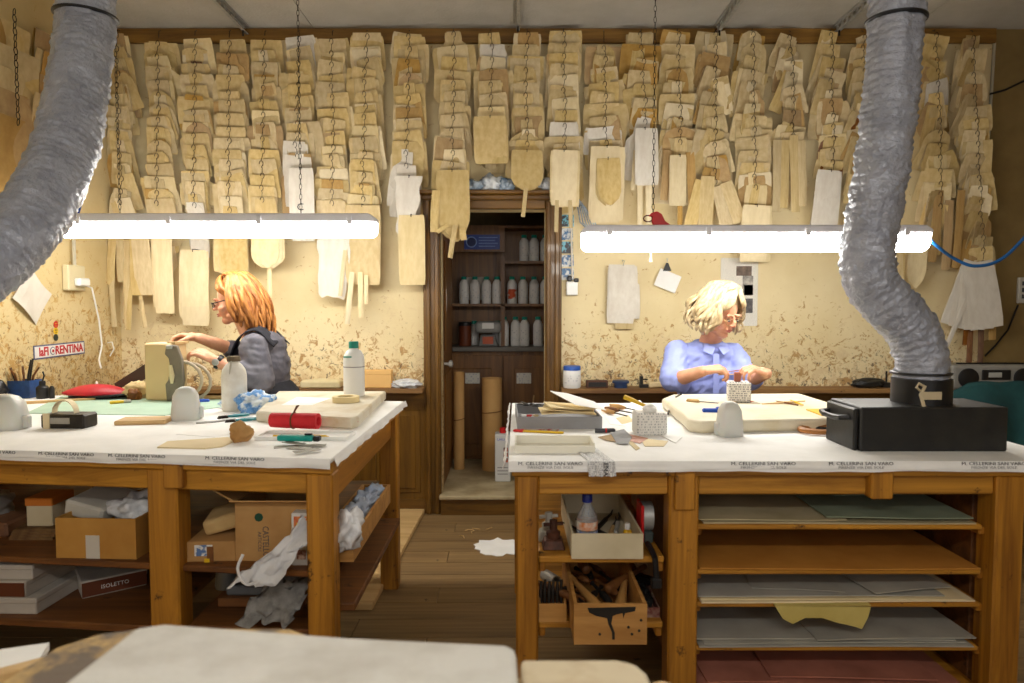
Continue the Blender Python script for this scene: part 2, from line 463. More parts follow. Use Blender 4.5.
# ---- door casing
cs = MB().box(-0.545, -0.44, YW-0.045, YW+0.0, 0, 1.965).build('trim_4', M_oak, bevel=0.006); struct(cs)
MB().box(-0.53, -0.50, YW-0.065, YW-0.045, 0, 1.96).build('moulding', M_oak, cs, bevel=0.006)
MB().box(-0.475, -0.45, YW-0.058, YW-0.045, 0, 1.93).build('moulding', M_oak, cs, bevel=0.004)
cs = MB().box(0.205, 0.305, YW-0.045, YW, 0, 1.965).build('trim_5', M_oak, bevel=0.006); struct(cs)
MB().box(0.262, 0.292, YW-0.065, YW-0.045, 0, 1.96).build('moulding', M_oak, cs, bevel=0.006)
MB().box(0.213, 0.235, YW-0.058, YW-0.045, 0, 1.93).build('moulding', M_oak, cs, bevel=0.004)
cs = MB().box(-0.44, 0.205, YW-0.045, YW, 1.885, 1.965).build('trim_6', M_oak_x, bevel=0.006); struct(cs)
MB().box(-0.56, 0.32, YW-0.12, YW, 1.965, 1.99).build('cornice', M_oak_x, cs, bevel=0.006)
MB().box(-0.55, 0.31, YW-0.085, YW-0.045, 1.935, 1.965).build('moulding', M_oak_x, cs, bevel=0.006)
# ---- conduit down the right end of the wall
cd = MB().tube([(2.93, YW-0.012, 2.93), (2.915, YW-0.012, 2.4), (2.885, YW-0.012, 1.75), (2.88, YW-0.012, 1.2)], 0.009, 8).build('conduit_pipe', mat('grey_conduit', sr(176,170,150), rough=0.6), smooth=True)
tag(cd, 'thin grey conduit running down the bare wall past the last pattern chain', 'pipe')

# ================================================================ STORE CLOSET behind the doorway
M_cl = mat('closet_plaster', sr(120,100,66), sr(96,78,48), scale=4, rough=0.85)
YC = 5.62
M_clfloor = mat('closet_floor', sr(186,170,134), sr(150,132,98), scale=6, rough=0.6)
cf = MB().box(-0.8, 0.6, YW+0.12, YC+0.02, 0.0, 0.12).box(DX0, DX1, YW-0.06, YW+0.12, 0.0, 0.12).build('floor_closet', M_clfloor); struct(cf)
MB().box(DX0, DX1, YW-0.075, YW-0.06, 0.0, 0.10).build('riser', M_oak_x, cf)
MB().box(DX0-0.01, DX1+0.01, YW-0.10, YW+0.02, 0.10, 0.125).build('threshold', M_clfloor, cf, bevel=0.006)
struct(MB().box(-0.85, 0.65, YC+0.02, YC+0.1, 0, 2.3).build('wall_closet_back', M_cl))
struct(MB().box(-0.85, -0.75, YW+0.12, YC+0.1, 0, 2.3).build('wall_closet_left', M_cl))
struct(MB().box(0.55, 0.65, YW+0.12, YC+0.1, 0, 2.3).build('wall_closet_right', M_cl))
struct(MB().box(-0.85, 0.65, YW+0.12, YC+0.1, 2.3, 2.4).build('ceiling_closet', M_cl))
# open door leaf against the left jamb
M_oakd = wood('door_oak', sr(134,90,38), sr(92,56,20), 'Z', rough=0.45)
dl = MB().box(-0.475, -0.44, YW+0.13, YW+0.80, 0.13, 1.86).build('door_1', M_oakd, bevel=0.003); struct(dl)
MB().box(-0.44, -0.432, YW+0.22, YW+0.70, 0.28, 0.85).build('panel', M_oakd, dl, bevel=0.006)
MB().box(-0.44, -0.432, YW+0.22, YW+0.70, 1.0, 1.72).build('panel', M_oakd, dl, bevel=0.006)
MB().lathe([(0.0,0),(0.01,0.0),(0.01,0.03),(0.022,0.035),(0.022,0.055),(0,0.06)], 12).build('door_knob', M_steel, dl, smooth=True).matrix_local = TRS((-0.44, YW+0.16, 0.92), (0, R(90), 0))
# ---------------------------------------------------------------- closet furniture
cb = thing('closet_cupboard', 'dark oak cupboard with a worktop and two doors at the back of the closet', 'cupboard', (0, 5.3, 0.12))
MB().box(-0.74, 0.54, 0.02, 0.30, 0, 0.83).build('body', M_oakd, cb)
MB().box(-0.74, 0.54, -0.04, 0.31, 0.83, 0.865).build('worktop', mat('grey_worktop', sr(110,106,98), rough=0.5), cb, bevel=0.004)
for x0, x1, lx in ((-0.70, -0.075, -0.30), (-0.065, 0.50, 0.09)):
    dd = MB().box(x0, x1, 0.0, 0.02, 0.03, 0.80).build('cupboard_door', M_oakd, cb, bevel=0.003)
    MB().box(x0+0.08, x1-0.08, -0.008, 0.0, 0.12, 0.70).build('door_panel', M_oakd, dd, bevel=0.006)
    MB().box(lx-0.055, lx+0.055, -0.0105, -0.008, 0.585, 0.665).build('paper_label', printed('door_note', sr(226,224,214), sr(186,186,192), 60, 60, 0.55), dd)
su = thing('closet_shelving', 'dark wooden shelving with a divider above the closet cupboard', 'shelf', (0, 5.36, 0.985))
for nm, b in (('side', (-0.74,-0.72,0,0.25,0,1.1)), ('side', (0.52,0.54,0,0.25,0,1.1)), ('divider', (-0.085,-0.055,0,0.25,0,0.68)), ('shelf_board', (-0.72,0.52,0,0.25,0.305,0.325)),
              ('shelf_board', (-0.055,0.52,0,0.25,0.63,0.65)), ('back_board', (-0.72,0.52,0.235,0.25,0,0.9)), ('top_rail', (-0.72,-0.055,0,0.02,0.72,0.90)), ('top_board', (-0.72,0.52,0,0.25,0.90,0.92))):
    MB().box(*b).build(nm, M_oakd, su)
def bottle_parts(t, r, h, capm, bodym, cap_r=None, cap_h=None, label=None, seg=16):
    cr = cap_r or r*0.5; ch = cap_h or h*0.1
    bh = h - ch
    MB().lathe([(r*0.92,0),(r,0.006),(r,bh*0.78),(r*0.93,bh*0.85),(r*0.7,bh*0.94),(cr*0.9,bh*0.98),(cr*0.9,bh)], seg).build('body', bodym, t, smooth=True)
    MB().lathe([(cr,bh),(cr,h-0.004),(cr*0.85,h)], seg).build('cap', capm, t, smooth=True)
    if label is not None:
        MB().lathe([(r*1.012,bh*0.2),(r*1.012,bh*0.6)], seg).build('label', label, t, smooth=True)
M_bot = mat('milky_bottle_plastic', sr(232,230,226), rough=0.4)
M_botlab = printed('bottle_label', sr(232,230,226), sr(200,200,202), 60, 70, 0.56)
M_orangelab = mat('orange_label', sr(200,80,30), sr(226,222,214), scale=14, rough=0.6, lo=0.45, hi=0.5)
spots = []
for x in (464, 475, 486.5, 497): spots.append((x, 1.31, 0.21, M_botlab, 'on the middle shelf left of the divider'))
for x in (512, 523, 534, 545): spots.append((x, 1.31, 0.21, M_botlab, 'on the middle shelf right of the divider'))
for x in (524, 534, 545): spots.append((x, 1.635, 0.205, M_botlab, 'on the top closet shelf'))
for x in (504, 515.5, 524.5, 538): spots.append((x, 0.985, 0.225, M_botlab, 'on the worktop beside the grey scale'))
for x in (474, 497): spots.append((x, 0.985, 0.19, M_botlab, 'on the worktop behind the grey scale'))
for x, z, h, lab, where in spots:
    Y = 5.44 if not (where.endswith('behind the grey scale')) else 5.52
    if where.startswith('on the worktop beside'): Y = 5.40
    p = at(x, 300, Y)
    special = (x == 512)
    lbl = 'white bottle with an orange printed label on the middle closet shelf' if special else 'white one litre bottle with a green cap ' + where
    t = thing('glue_bottle', lbl, 'bottle', (p.x, Y, z), 0, None if special else 'white bottles ' + where)
    bottle_parts(t, 0.037, h, M_greenpl, M_bot, 0.021, 0.024, M_orangelab if special else lab, 14)
# scale
t = thing('postal_scale', 'grey kitchen scale with a white dial top on the closet worktop', 'scale', (at(488,300,5.33).x, 5.36, 0.985))
MB().tbox(0.15, 0.12, 0.11, 0.09, 0, 0.09).build('base', mat('scale_grey', sr(110,110,108), rough=0.4), t, bevel=0.008)
MB().box(-0.1, 0.1, -0.06, 0.06, 0.10, 0.19).build('weighing_pan', mat('scale_pan', sr(150,150,146), rough=0.35), t, bevel=0.03, seg=3)
MB().box(-0.045, 0.045, -0.064, -0.06, 0.135, 0.18).build('display', M_white, t, bevel=0.002)
MB().box(-0.04, 0.04, -0.07, -0.058, 0.02, 0.075).build('dial', mat('dial_orange', sr(196,90,50), rough=0.5), t)
t = thing('brown_canister', 'brown lidded canister beside the grey scale on the closet worktop', 'canister', (at(465,300,5.4).x, 5.4, 0.985))
MB().lathe([(0.045,0),(0.048,0.01),(0.048,0.15),(0.04,0.16)],14).build('body', mat('rust_tin', sr(110,54,28), rough=0.5), t, smooth=True)
MB().lathe([(0.05,0.155),(0.05,0.18),(0.045,0.185)],14).build('lid', M_blackplastic, t, smooth=True)
# sign, sheets
t = thing('safety_sign', 'blue safety sign with a round pictogram above the closet bottles', 'sign', (at(482,242,5.35).x, 5.352, at(482,242,5.35).z))
MB().box(-0.135,0.135,0,0.006,-0.055,0.055).build('plate', mat('sign_blue', sr(30,60,150), rough=0.4), t)
d = MB(TRS((-0.08,0,0),(R(90),0,0))).lathe([(0.042,0),(0.042,0.002)],20).build('pictogram_disc', mat('sign_pale', sr(120,150,210), rough=0.5), t)
MB(TRS((-0.08,-0.002,0),(R(90),0,0))).lathe([(0.034,0),(0.034,0.002)],20).build('pictogram', mat('sign_navy', sr(20,34,90), rough=0.5), t)
for k in range(4): MB().box(-0.025,0.12-0.02*(k%2),-0.002,0,0.03-k*0.022,0.038-k*0.022).build('lettering', bpy.data.materials['sign_pale'], t)
tag(MB().box(-0.1,0.1,0,0.003,-0.09,0.09).build('paper_sheet', M_card_white), 'grey white paper sheet propped behind the closet bottles', 'paper').location = (at(476,272,5.55).x, 5.55, 1.43)
pp = MB().sheet(lambda u,v: (0.004*math.sin(v*5), u*0.035, v*0.42), 2, 10, (0.0015,0,0)).build('paper_strip', M_card_white)
pp.location = (-0.436, 4.60, 1.20); tag(pp, 'narrow white paper strip pinned to the open closet door', 'paper')
# rolls
M_kraft = mat('kraft_paper', sr(206,164,104), sr(194,150,90), scale=3, rough=0.75)
for (x, Y, r, h, lb, tie) in ((459, 5.0, 0.038, 0.70, 'thin kraft paper roll leaning by the closet door leaf', 0.36), (492, 4.98, 0.072, 0.66, 'thick kraft paper roll tied with string in the closet', 0.42)):
    t = thing('paper_roll', lb, 'paper roll', (at(x,400,Y).x, Y, 0.12))
    pr = [(r,0),(r,h)]
    MB().lathe([(r,0),(r,h),(r*0.82,h),(r*0.82,h-0.02),(r*0.6,h-0.02),(r*0.6,h-0.01),(r*0.3,h-0.01)],24).build('roll', M_kraft, t, smooth=True)
    MB().tube([((r+0.002)*math.cos(a*PI/10), (r+0.002)*math.sin(a*PI/10), tie+0.008*math.cos(a*PI/10)) for a in range(20)], 0.003, 5, closed=True).build('string', mat('brown_string', sr(110,70,36), rough=0.8), t)
t = thing('solvent_can', 'white rectangular solvent can with red cap on the closet floor', 'can', (-0.062, 4.68, 0.12))
MB().box(-0.052,0.052,-0.06,0.06,0,0.32).build('body', mat('tin_white', sr(206,206,204), rough=0.35), t, bevel=0.008, seg=2)
MB().lathe([(0.022,0.32),(0.022,0.352),(0.018,0.356)],14).build('cap', M_redpl, t, smooth=True)
for k in range(3): MB().box(0.006,0.034,-0.0615,-0.06,0.205-k*0.036,0.232-k*0.036).build('hazard_mark', mat('hazard_orange', sr(210,90,30), sr(40,20,16), scale=60, rough=0.5), t)
text_mesh('UHU', 0.024, TRS((-0.012,-0.061,0.285),(R(90),0,0)), M_bluepl, 'lettering', t)
for k in range(3): MB().box(-0.035,0.035,-0.061,-0.06,0.05+k*0.022,0.056+k*0.022).build('lettering', M_inkgrey, t)
# bare stick leaning in the closet
st = MB().tube([(0.115,5.28,0.125),(0.165,5.25,0.62)],0.006,6).build('wooden_stick', M_palewood); tag(st,'thin wooden stick leaning on the closet cupboard door','stick')
# ---------------------------------------------------------------- junk on the door cornice
M_foil = mat('shiny_plastic_wrap', sr(150,160,172), sr(214,218,222), scale=11, rough=0.15, lo=0.45, hi=0.55, bump=0.6, bscale=60)
M_foilb = mat('blue_plastic_wrap', sr(96,120,146), sr(176,190,204), scale=12, rough=0.2, lo=0.45, hi=0.6, bump=0.6, bscale=50)
def crumple(name, mt, c, r, seed, parent=None, amp=0.45, fr=3.0, n=4):
    bm = bmesh.new(); bmesh.ops.create_icosphere(bm, subdivisions=n, radius=1)
    off = Vector((seed*3.1, seed*1.7, seed*0.9))
    for v in bm.verts:
        q = v.co.copy()
        k = 1 + amp*noise.noise(q*fr*0.6+off) + amp*0.6*abs(noise.noise(q*fr*1.7+off)) - amp*0.35*abs(noise.noise(q*fr*3.1+off))
        v.co = Vector((q.x*k*r[0], q.y*k*r[1], q.z*k*r[2]))
        if v.co.z < -r[2]*0.8: v.co.z = -r[2]*0.8
    me = bpy.data.meshes.new(name); bm.to_mesh(me); bm.free()
    o = link(name, me, mt, parent, 'all'); o.location = (c[0], c[1], c[2]+r[2]*0.8)
    return o
for i, (x, rx, rz, mt, lb) in enumerate(((474,0.05,0.035,M_foilb,'crumpled blue plastic bag on the door cornice end'), (492,0.07,0.05,M_foil,'shiny clear plastic pack on the door cornice'),
                                         (507,0.05,0.04,M_foilb,'small blue plastic bundle on the door cornice behind a pattern'), (548,0.05,0.045,M_foil,'silvery plastic scrap on the cornice corner over the door'))):
    o = crumple('plastic_bundle', mt, (at(x,190,YW-0.07).x, YW-0.065, 1.99), (rx,0.045,rz), i+1)
    tag(o, lb, 'plastic bag')

# ================================================================ PATTERN CHAINS
rng = random.Random(11)
def sheet_mesh(kind, seed):
    """unit pattern sheet: width 1 (x -.5...5), hangs from z=0 down to z=-1; thin, slightly curled"""
    r = random.Random(seed)
    nu, nv = 6, 8
    curl = r.uniform(-0.05, 0.05); tw = r.uniform(-0.05, 0.05); ph = r.uniform(0, 6)
    k1 = r.uniform(0.72, 1.0); k2 = r.uniform(0.75, 1.0)
    def width(v):
        if kind == 0: w_ = 1.0
        elif kind == 1: w_ = k1 + (1-k1)*v                       # flares out
        elif kind == 2: w_ = 1-(1-k2)*v                          # narrows down
        elif kind == 3: w_ = 1.0 if v > 0.28 else 0.62           # tab on top
        elif kind == 4: w_ = math.sqrt(max(0.0, 1-(1-min(v/0.45,1))**2))*0.62+0.38   # arched top
        elif kind == 5: w_ = 1.0 if v < 0.66 else max(0.3, math.sqrt(max(0, 1-((v-0.66)/0.34)**2)))  # round bottom
        elif kind == 6: w_ = 1-0.28*math.sin(v*PI)               # waisted
        else: w_ = 0.55 if v < 0.5 else 1.0                      # bottle
        return w_
    def fn(u, v):
        e = 0.0
        # rounded corners
        cr = 0.05
        if v < 0.03 or v > 0.97: e = 0.06
        x = (u-0.5)*(width(v)-e)
        y = curl*(u-0.5)**2*4*v + tw*(u-0.5)*v + 0.012*math.sin(ph+v*5)
        return (x, y, -v)
    return MB().sheet(fn, nu, nv, (0, 0.006, 0)).mesh('pattern_sheet')
SHEETS = [sheet_mesh((0,1,0,2,0,3,0,1,4,0,2,5)[i % 12], i) for i in range(36)]
def mesh_with(me, mt, cache={}):
    k = (me.name, mt.name)
    if k not in cache:
        c = me.copy(); c.materials.clear(); c.materials.append(mt); cache[k] = c
    return cache[k]
def add_sheet(parent, mt, w_, h_, loc, rot, me=None, name='pattern_sheet'):
    o = link(name, mesh_with(me or rng.choice(SHEETS), mt), mt, parent)
    o.location = loc; o.rotation_euler = rot; o.scale = (w_, 0.3, h_)
    return o
# every S hook of a chain: about 8 cm pitch
def chain_mesh(hooks, zt):
    m = MB()
    m.tube([(0,0.02,zt),(0,0.0,zt-0.01),(0,-0.004,hooks[0][1]+0.03)], 0.0022, 5)
    prev = None
    for (x, z, y) in hooks:
        pts = []
        for k in range(9):                                   # open hook through the bundle
            a = -0.4*PI + k*1.45*PI/8
            pts.append((x+0.011*math.cos(a), y-0.012, z-0.008+0.017*math.sin(a)))
        m.tube(pts, 0.0018, 5)
        if prev is not None:
            m.tube([(prev[0], prev[2]-0.013, prev[1]-0.022), ((prev[0]+x)/2+0.004, (prev[2]+y)/2-0.015, (prev[1]+z)/2), (x, y-0.013, z+0.012)], 0.0016, 5)
        prev = (x, z, y)
    return m
ordn = 'first second third fourth fifth sixth seventh eighth ninth tenth eleventh twelfth thirteenth fourteenth fifteenth sixteenth seventeenth eighteenth nineteenth twentieth'.split() + ['twenty %s' % k for k in 'first second third fourth fifth sixth seventh eighth'.split()]
def chain(x, ytop, ybot, where, mess=0.0, wmul=1.0, ends=None, xb=None, yaw0=0.0, Y0=YW, n_cap=99, whites=(), pitch=(0.060,0.080)):
    """a chain of hooks with bundles of sheets; x, ytop, ybot are measured on the wall"""
    pt = at(x, ytop, Y0-0.08); pb = at(xb or x, ybot, Y0-0.08)
    z = pt.z; hooks = []; i = 0
    root = Vector((pt.x, Y0-0.085, 0))
    while z > pb.z + 0.10 and i < n_cap:
        t = (pt.z - z)/max(0.01, pt.z-pb.z)
        hooks.append((pt.x + (pb.x-pt.x)*t + rng.uniform(-0.008,0.008), z, Y0-0.115-0.02*t+rng.uniform(-0.003,0.003)))
        z -= rng.uniform(*pitch); i += 1
    co = chain_mesh([(a-pt.x, b-hooks[0][1], c-hooks[0][2]) for a, b, c in hooks], 2.93-hooks[0][1] if Y0 == YW else 0.08).build('hook_chain', M_darkmetal)
    co.location = (pt.x, hooks[0][2], hooks[0][1])
    tag(co, 'dark steel S hook chain carrying patterns, the ' + where, 'chain', None)
    n = len(hooks)
    for i, (hx, hz, hy) in enumerate(hooks):
        last = i >= n-1
        white = i in whites or (i-n) in whites
        lb = ('white' if white else 'tan') + ' pattern bundle ' + ('at' if i == 0 else ordn[i] + ' from') + ' the top of the ' + where
        b = thing('pattern_bundle', lb, 'pattern', (hx, hy, hz), 0, 'pattern bundles on the ' + where)
        wb = rng.choice((0.135,0.15,0.16,0.17,0.18,0.195))*wmul
        ns = rng.choice((2,3,3,4))
        roll0 = rng.uniform(-0.05,0.05)*(1+4*mess); yaw = yaw0 + rng.uniform(-0.15,0.15)*(1+3.0*mess)
        for s_ in range(ns):
            ln = rng.uniform(0.15, 0.27)
            if last: ln = rng.uniform(0.26, 0.36)
            ln = min(ln, 0.9)
            wd = wb*rng.uniform(0.8, 1.12) if s_ else wb*rng.uniform(0.85,1)
            if rng.random() < 0.24 and s_ == ns-1: wd = min(0.26, wd*rng.uniform(1.25,1.55)); ln *= 1.3
            if rng.random() < 0.12*(1+2*mess): wd *= 0.45
            q = rng.random()
            mt = M_card_white if white and s_ < 2 else (M_card if q < 0.74 else M_card_cream if q < 0.88 else M_card_tan if q < 0.99 else M_leather_brown)
            if s_ == 0 and mt is M_leather_brown: mt = M_card
            tilt = R(16) + rng.uniform(-0.03, 0.04)
            add_sheet(b, mt, wd, ln, (rng.uniform(-0.012,0.012), s_*0.0055, 0.010 + rng.uniform(-0.012,0.012) - s_*0.002),
                      (tilt, roll0 + rng.uniform(-0.03,0.03)*(1+5*mess) + (0.22*mess*rng.uniform(-1,1) if s_ else 0), yaw))
    return hooks
def extra(x, y0, y1, wpx, mt, label, name='pattern_sheet', Y=None, rot=(0,0,0), me=None, cat='pattern', strips=0, group=None, n=1):
    """a long pattern hanging lower than its chain: x centre, y0..y1 on the wall"""
    Y = Y or YW-0.13
    a = at(x, y0, Y); b = at(x, y1, Y); w_ = wpx*Y/F
    if n == 1:
        o = link(name, mesh_with(me or SHEETS[0], mt), mt); o.location = a; o.rotation_euler = rot; o.scale = (w_, 0.3, a.z-b.z)
        return tag(o, label, cat, group)
    t = thing('pattern_bundle', label, cat, a, 0, group)
    MB().tube([(0,-0.006,-0.012),(0,-0.008,0.004),(0,0.02,0.006),(0,Vector(a).y*0+YW-a.y+0.01,0.006)],0.0022,5).build('nail', M_darkmetal, t)
    for k in range(n):
        add_sheet(t, mt, w_*rng.uniform(0.85,1.05), (a.z-b.z)*rng.uniform(0.9,1.0), (rng.uniform(-0.012,0.012), k*0.004, -0.003*k), (rot[0]+rng.uniform(0,0.03), rot[1]+rng.uniform(-0.05,0.05), rot[2]), me)
    return t
cols = [ # x, ytop, ybot, mess, wmul, xb, whites
 (121, 37, 222, 0.5, 0.72, 127, ()), (162, 45, 222, 0.08, 0.95, 162, ()), (198, 43, 225, 0.08, 1.0, 198, (-1,)), (232, 45, 228, 0.1, 1.0, 233, ()),
 (267, 43, 228, 0.1, 1.0, 265, ()), (301, 41, 175, 0.15, 1.0, 299, (0,-2,-1)), (334, 43, 232, 0.15, 1.0, 335, ()), (368, 38, 225, 0.25, 1.0, 364, ()),
 (410, 38, 190, 0.2, 1.05, 408, (-2,-1)),
 (454, 36, 185, 0.15, 1.05, 453, ()), (491, 37, 135, 0.15, 1.0, 491, (1,)), (527, 36, 170, 0.15, 1.0, 526, ()), (563, 36, 170, 0.25, 1.05, 565, (8,)),
 (603, 50, 185, 0.35, 1.05, 606, (7,)), (640, 36, 150, 0.45, 0.95, 645, (-1,)), (676, 36, 165, 0.4, 1.1, 678, ()), (714, 36, 205, 0.8, 1.0, 712, ()),
 (750, 36, 205, 0.7, 1.0, 752, ()), (788, 39, 165, 0.7, 0.95, 789, ()), (828, 37, 195, 0.7, 0.95, 828, (-1,)), (860, 39, 225, 0.7, 0.8, 857, ()),
 (931, 37, 225, 0.8, 1.0, 936, (4,)), (968, 40, 300, 0.9, 0.85, 978, ())]
WH = []
for i in range(9): WH.append('%s chain from the left corner' % ordn[i])
WH += ['chain over the left door casing', 'first chain right of the left casing', 'second chain right of the left casing', 'chain over the right door casing']
for i in range(8): WH.append('%s chain right of the doorway' % ordn[i])
WH += ['chain just right of the standing duct', 'last chain beside the wall conduit']
HK = []
for c_, wv in zip(cols, WH):
    HK.append(chain(c_[0], c_[1], c_[2], wv, c_[3], c_[4], xb=c_[5], whites=c_[6]))
# left wall: two short chains seen obliquely
for (px, pyt, pyb, wv, ci) in ((12, 25, 120, 'loose chain on the left wall', 0), (52, 38, 120, 'left wall chain beside the ceiling duct', 1)):
    p = onx(px, pyt, XL+0.08); pb = onx(px, pyb, XL+0.08)
    z = p.z; i = 0; hooks = []
    while z > pb.z:
        hooks.append(z)
        b = thing('pattern_bundle', 'tan pattern bundle ' + ('at' if not len(hooks)-1 else ordn[len(hooks)-1] + ' from') + ' the top of the ' + wv, 'pattern', (XL+0.08, p.y, z), 0, 'pattern bundles on the ' + wv)
        for s_ in range(3):
            add_sheet(b, M_card if rng.random() < 0.6 else M_card_tan, rng.choice((0.2,0.26,0.34)), rng.uniform(0.25,0.5), (-s_*0.004,0,0.01), (R(6), rng.uniform(-0.05,0.05), R(90)+rng.uniform(-0.1,0.1)))
        z -= rng.uniform(0.085,0.12)
    m = MB(); zz = hooks[0]+0.06
    while zz > hooks[-1]-0.02:
        m.tube([(0.013+0.006*math.cos(a*PI/4), 0.009*math.sin(a*PI/4)*(1 if int(zz*40)%2 else 0.3), zz-hooks[0]+0.016*math.cos(a*PI/4+1)) for a in range(8)], 0.002, 5, closed=True); zz -= 0.03
    co = m.build('hook_chain', M_darkmetal); co.location = (XL+0.08, p.y, hooks[0]); tag(co, 'dark steel chain carrying patterns, the ' + wv, 'chain')
# ---------------------------------------------------------------- longer patterns hanging below the chains
S = SHEETS
RECT = sheet_mesh(0, 501); FLARE = sheet_mesh(1, 502); NARR = sheet_mesh(2, 503); ARCH = sheet_mesh(4, 504); RNDB = sheet_mesh(5, 505); TAB = sheet_mesh(3, 506)
def jag_mesh(seed, n=9):
    r = random.Random(seed)
    def outline():
        pts = []
        for k in range(n+1): pts.append((-0.5+r.uniform(0,0.10), -k/n*0.9))
        for k in range(1, 6): pts.append((-0.5+k/6, -0.9-r.uniform(0,0.1)))
        for k in range(n, -1, -1): pts.append((0.5-r.uniform(0,0.10)-(0.25*(k/n) if seed%2 else 0), -k/n*0.85))
        return pts
    return MB().prismy(outline(), 0, 0.006).mesh('pattern_sheet')
JAG1, JAG2, JAG3 = jag_mesh(1), jag_mesh(2), jag_mesh(3)
tl = R(3)
ex = [ # x, y0, y1, wpx, mat, mesh, n, label
 (160, 232, 315, 22, M_card_cream, RECT, 2, 'long cream card pattern hanging straight beside the white wall cable'),
 (193, 250, 326, 30, M_card_cream, RECT, 3, 'wide cream card pattern with a taped top behind the red haired worker'),
 (137, 232, 297, 19, M_card, RECT, 2, 'narrow tan card pattern below the lamp next to the first chain'),
 (231, 226, 272, 32, M_card, NARR, 3, 'tan card pattern hanging just above the red haired worker'),
 (266, 226, 268, 30, M_card_cream, RNDB, 3, 'cream round cornered pattern above the worker with a narrow tongue below'),
 (300, 168, 243, 25, M_card_white, RECT, 2, 'long white card pattern marked with a black letter C'),
 (333, 228, 303, 34, M_card_white, JAG2, 2, 'torn edged white paper pattern hanging below the lamp'),
 (362, 205, 285, 34, M_card, NARR, 4, 'tan pattern stack ending in loose strips near the lamp end'),
 (409, 176, 240, 32, M_card_white, JAG1, 2, 'large torn white paper pattern left of the door casing'),
 (411, 215, 287, 28, M_card_cream, RECT, 2, 'cream pattern with a cut lower edge beside the door casing'),
 (452, 170, 240, 32, M_card, RNDB, 4, 'tan pattern stack hanging over the left door casing'),
 (490, 116, 166, 35, M_card, RECT, 2, 'square tan pattern board above the doorway'),
 (527, 150, 192, 30, M_card, RNDB, 2, 'tan rounded pattern with a thin stick handle over the doorway'),
 (564, 150, 206, 30, M_card_cream, NARR, 3, 'plain cream pattern over the right door casing'),
 (607, 146, 226, 33, M_card_cream, RECT, 3, 'long pale pattern behind a torn tan piece by the lamp end'),
 (608, 158, 207, 27, M_card, RNDB, 2, 'torn tan pattern lying over a long pale pattern'),
 (645, 128, 188, 22, M_card_white, NARR, 2, 'narrow white card pattern above the red paper bird'),
 (680, 155, 206, 16, M_card_cream, RECT, 2, 'slim cream pattern between two tan side pieces'),
 (757, 205, 262, 30, M_card_cream, RECT, 2, 'cream card hanging down behind the lamp tube above the fair haired worker'),
 (831, 170, 229, 24, M_card_white, RECT, 3, 'plain white card pattern beside the silver duct'),
 (918, 232, 291, 21, M_card_cream, RNDB, 2, 'cream rounded pattern hanging right of the silver duct'),
 (899, 245, 305, 13, M_card, NARR, 2, 'slim tan pattern tucked close behind the silver duct'),
]
for (x, y0, y1, wp, mt, me, n, lb) in ex:
    t = extra(x, y0, y1, wp, mt, lb, me=me, n=n, rot=(tl, rng.uniform(-0.03,0.03), 0), Y=YW-0.175)
def strip(x0, y0, x1, y1, wpx, mt, lab, Y=YW-0.14):
    a = at(x0,y0,Y); b = at(x1,y1,Y); d = b-a
    o = link('pattern_strip', mesh_with(RECT, mt), mt); o.location = a
    o.rotation_euler = (0, math.atan2(-d.x, -d.z), 0); o.scale = (wpx*Y/F, 0.3, d.length)
    return tag(o, lab, 'pattern strip', 'loose strips ' + lab)
for sp in ((96,236,90,275,7),(104,236,98,272,7),(112,236,110,285,8),(119,236,121,282,7),(126,240,127,328,6),(110,262,114,327,5),(131,265,128,330,5),(140,295,145,328,4)):
    strip(*sp, M_card, 'narrow card strip fanned out below the lamp by the left corner')
strip(269,262,270,298,4,M_card_cream,'thin card tongue hanging below the round cornered pattern')
for sp in ((352,272,347,324,5),(360,272,361,318,5),(366,275,366,304,4),(345,250,340,296,4)): strip(*sp, M_card_cream, 'loose card strip dangling below the stack at the lamp end', Y=YW-0.17)
for sp in ((448,225,437,232,4),(455,225,450,258,5),(462,228,464,240,6),(436,190,434,232,8)): strip(*sp, M_card, 'tan strip dangling in front of the closet opening', Y=YW-0.18)
strip(526,188,523,217,4,M_card,'thin card stick handle below the rounded pattern over the doorway', Y=YW-0.17)
for sp in ((557,200,556,232,4),(570,200,571,228,4)): strip(*sp, M_card, 'slim card strip in front of the right door casing', Y=YW-0.17)
for sp in ((640,180,640,226,5),(649,180,649,224,6),(636,150,633,190,5)): strip(*sp, M_card_cream, 'slim cream strip hanging by the red paper bird', Y=YW-0.13)
for sp in ((668,150,664,200,8),(690,152,693,205,9),(680,200,680,226,5)): strip(*sp, M_card_tan, 'tan side piece hanging beside the slim cream pattern', Y=YW-0.13)
for sp in ((778,140,777,212,9),(786,140,784,208,8),(794,135,796,212,9),(802,140,803,206,8)): strip(*sp, M_card, 'long narrow tan pattern on the fifth chain right of the doorway', Y=YW-0.15)
for sp in ((702,180,690,226,13),(708,176,705,231,14),(718,186,727,228,13),(726,182,740,222,13)): strip(*sp, M_card, 'curved strip in the untidy cluster above the right lamp', Y=YW-0.15)
for sp in ((940,190,932,262,9),(950,200,946,270,9),(962,190,956,268,8)): strip(*sp, M_card_tan, 'long tan strip hanging between the duct and the last chain', Y=YW-0.14)
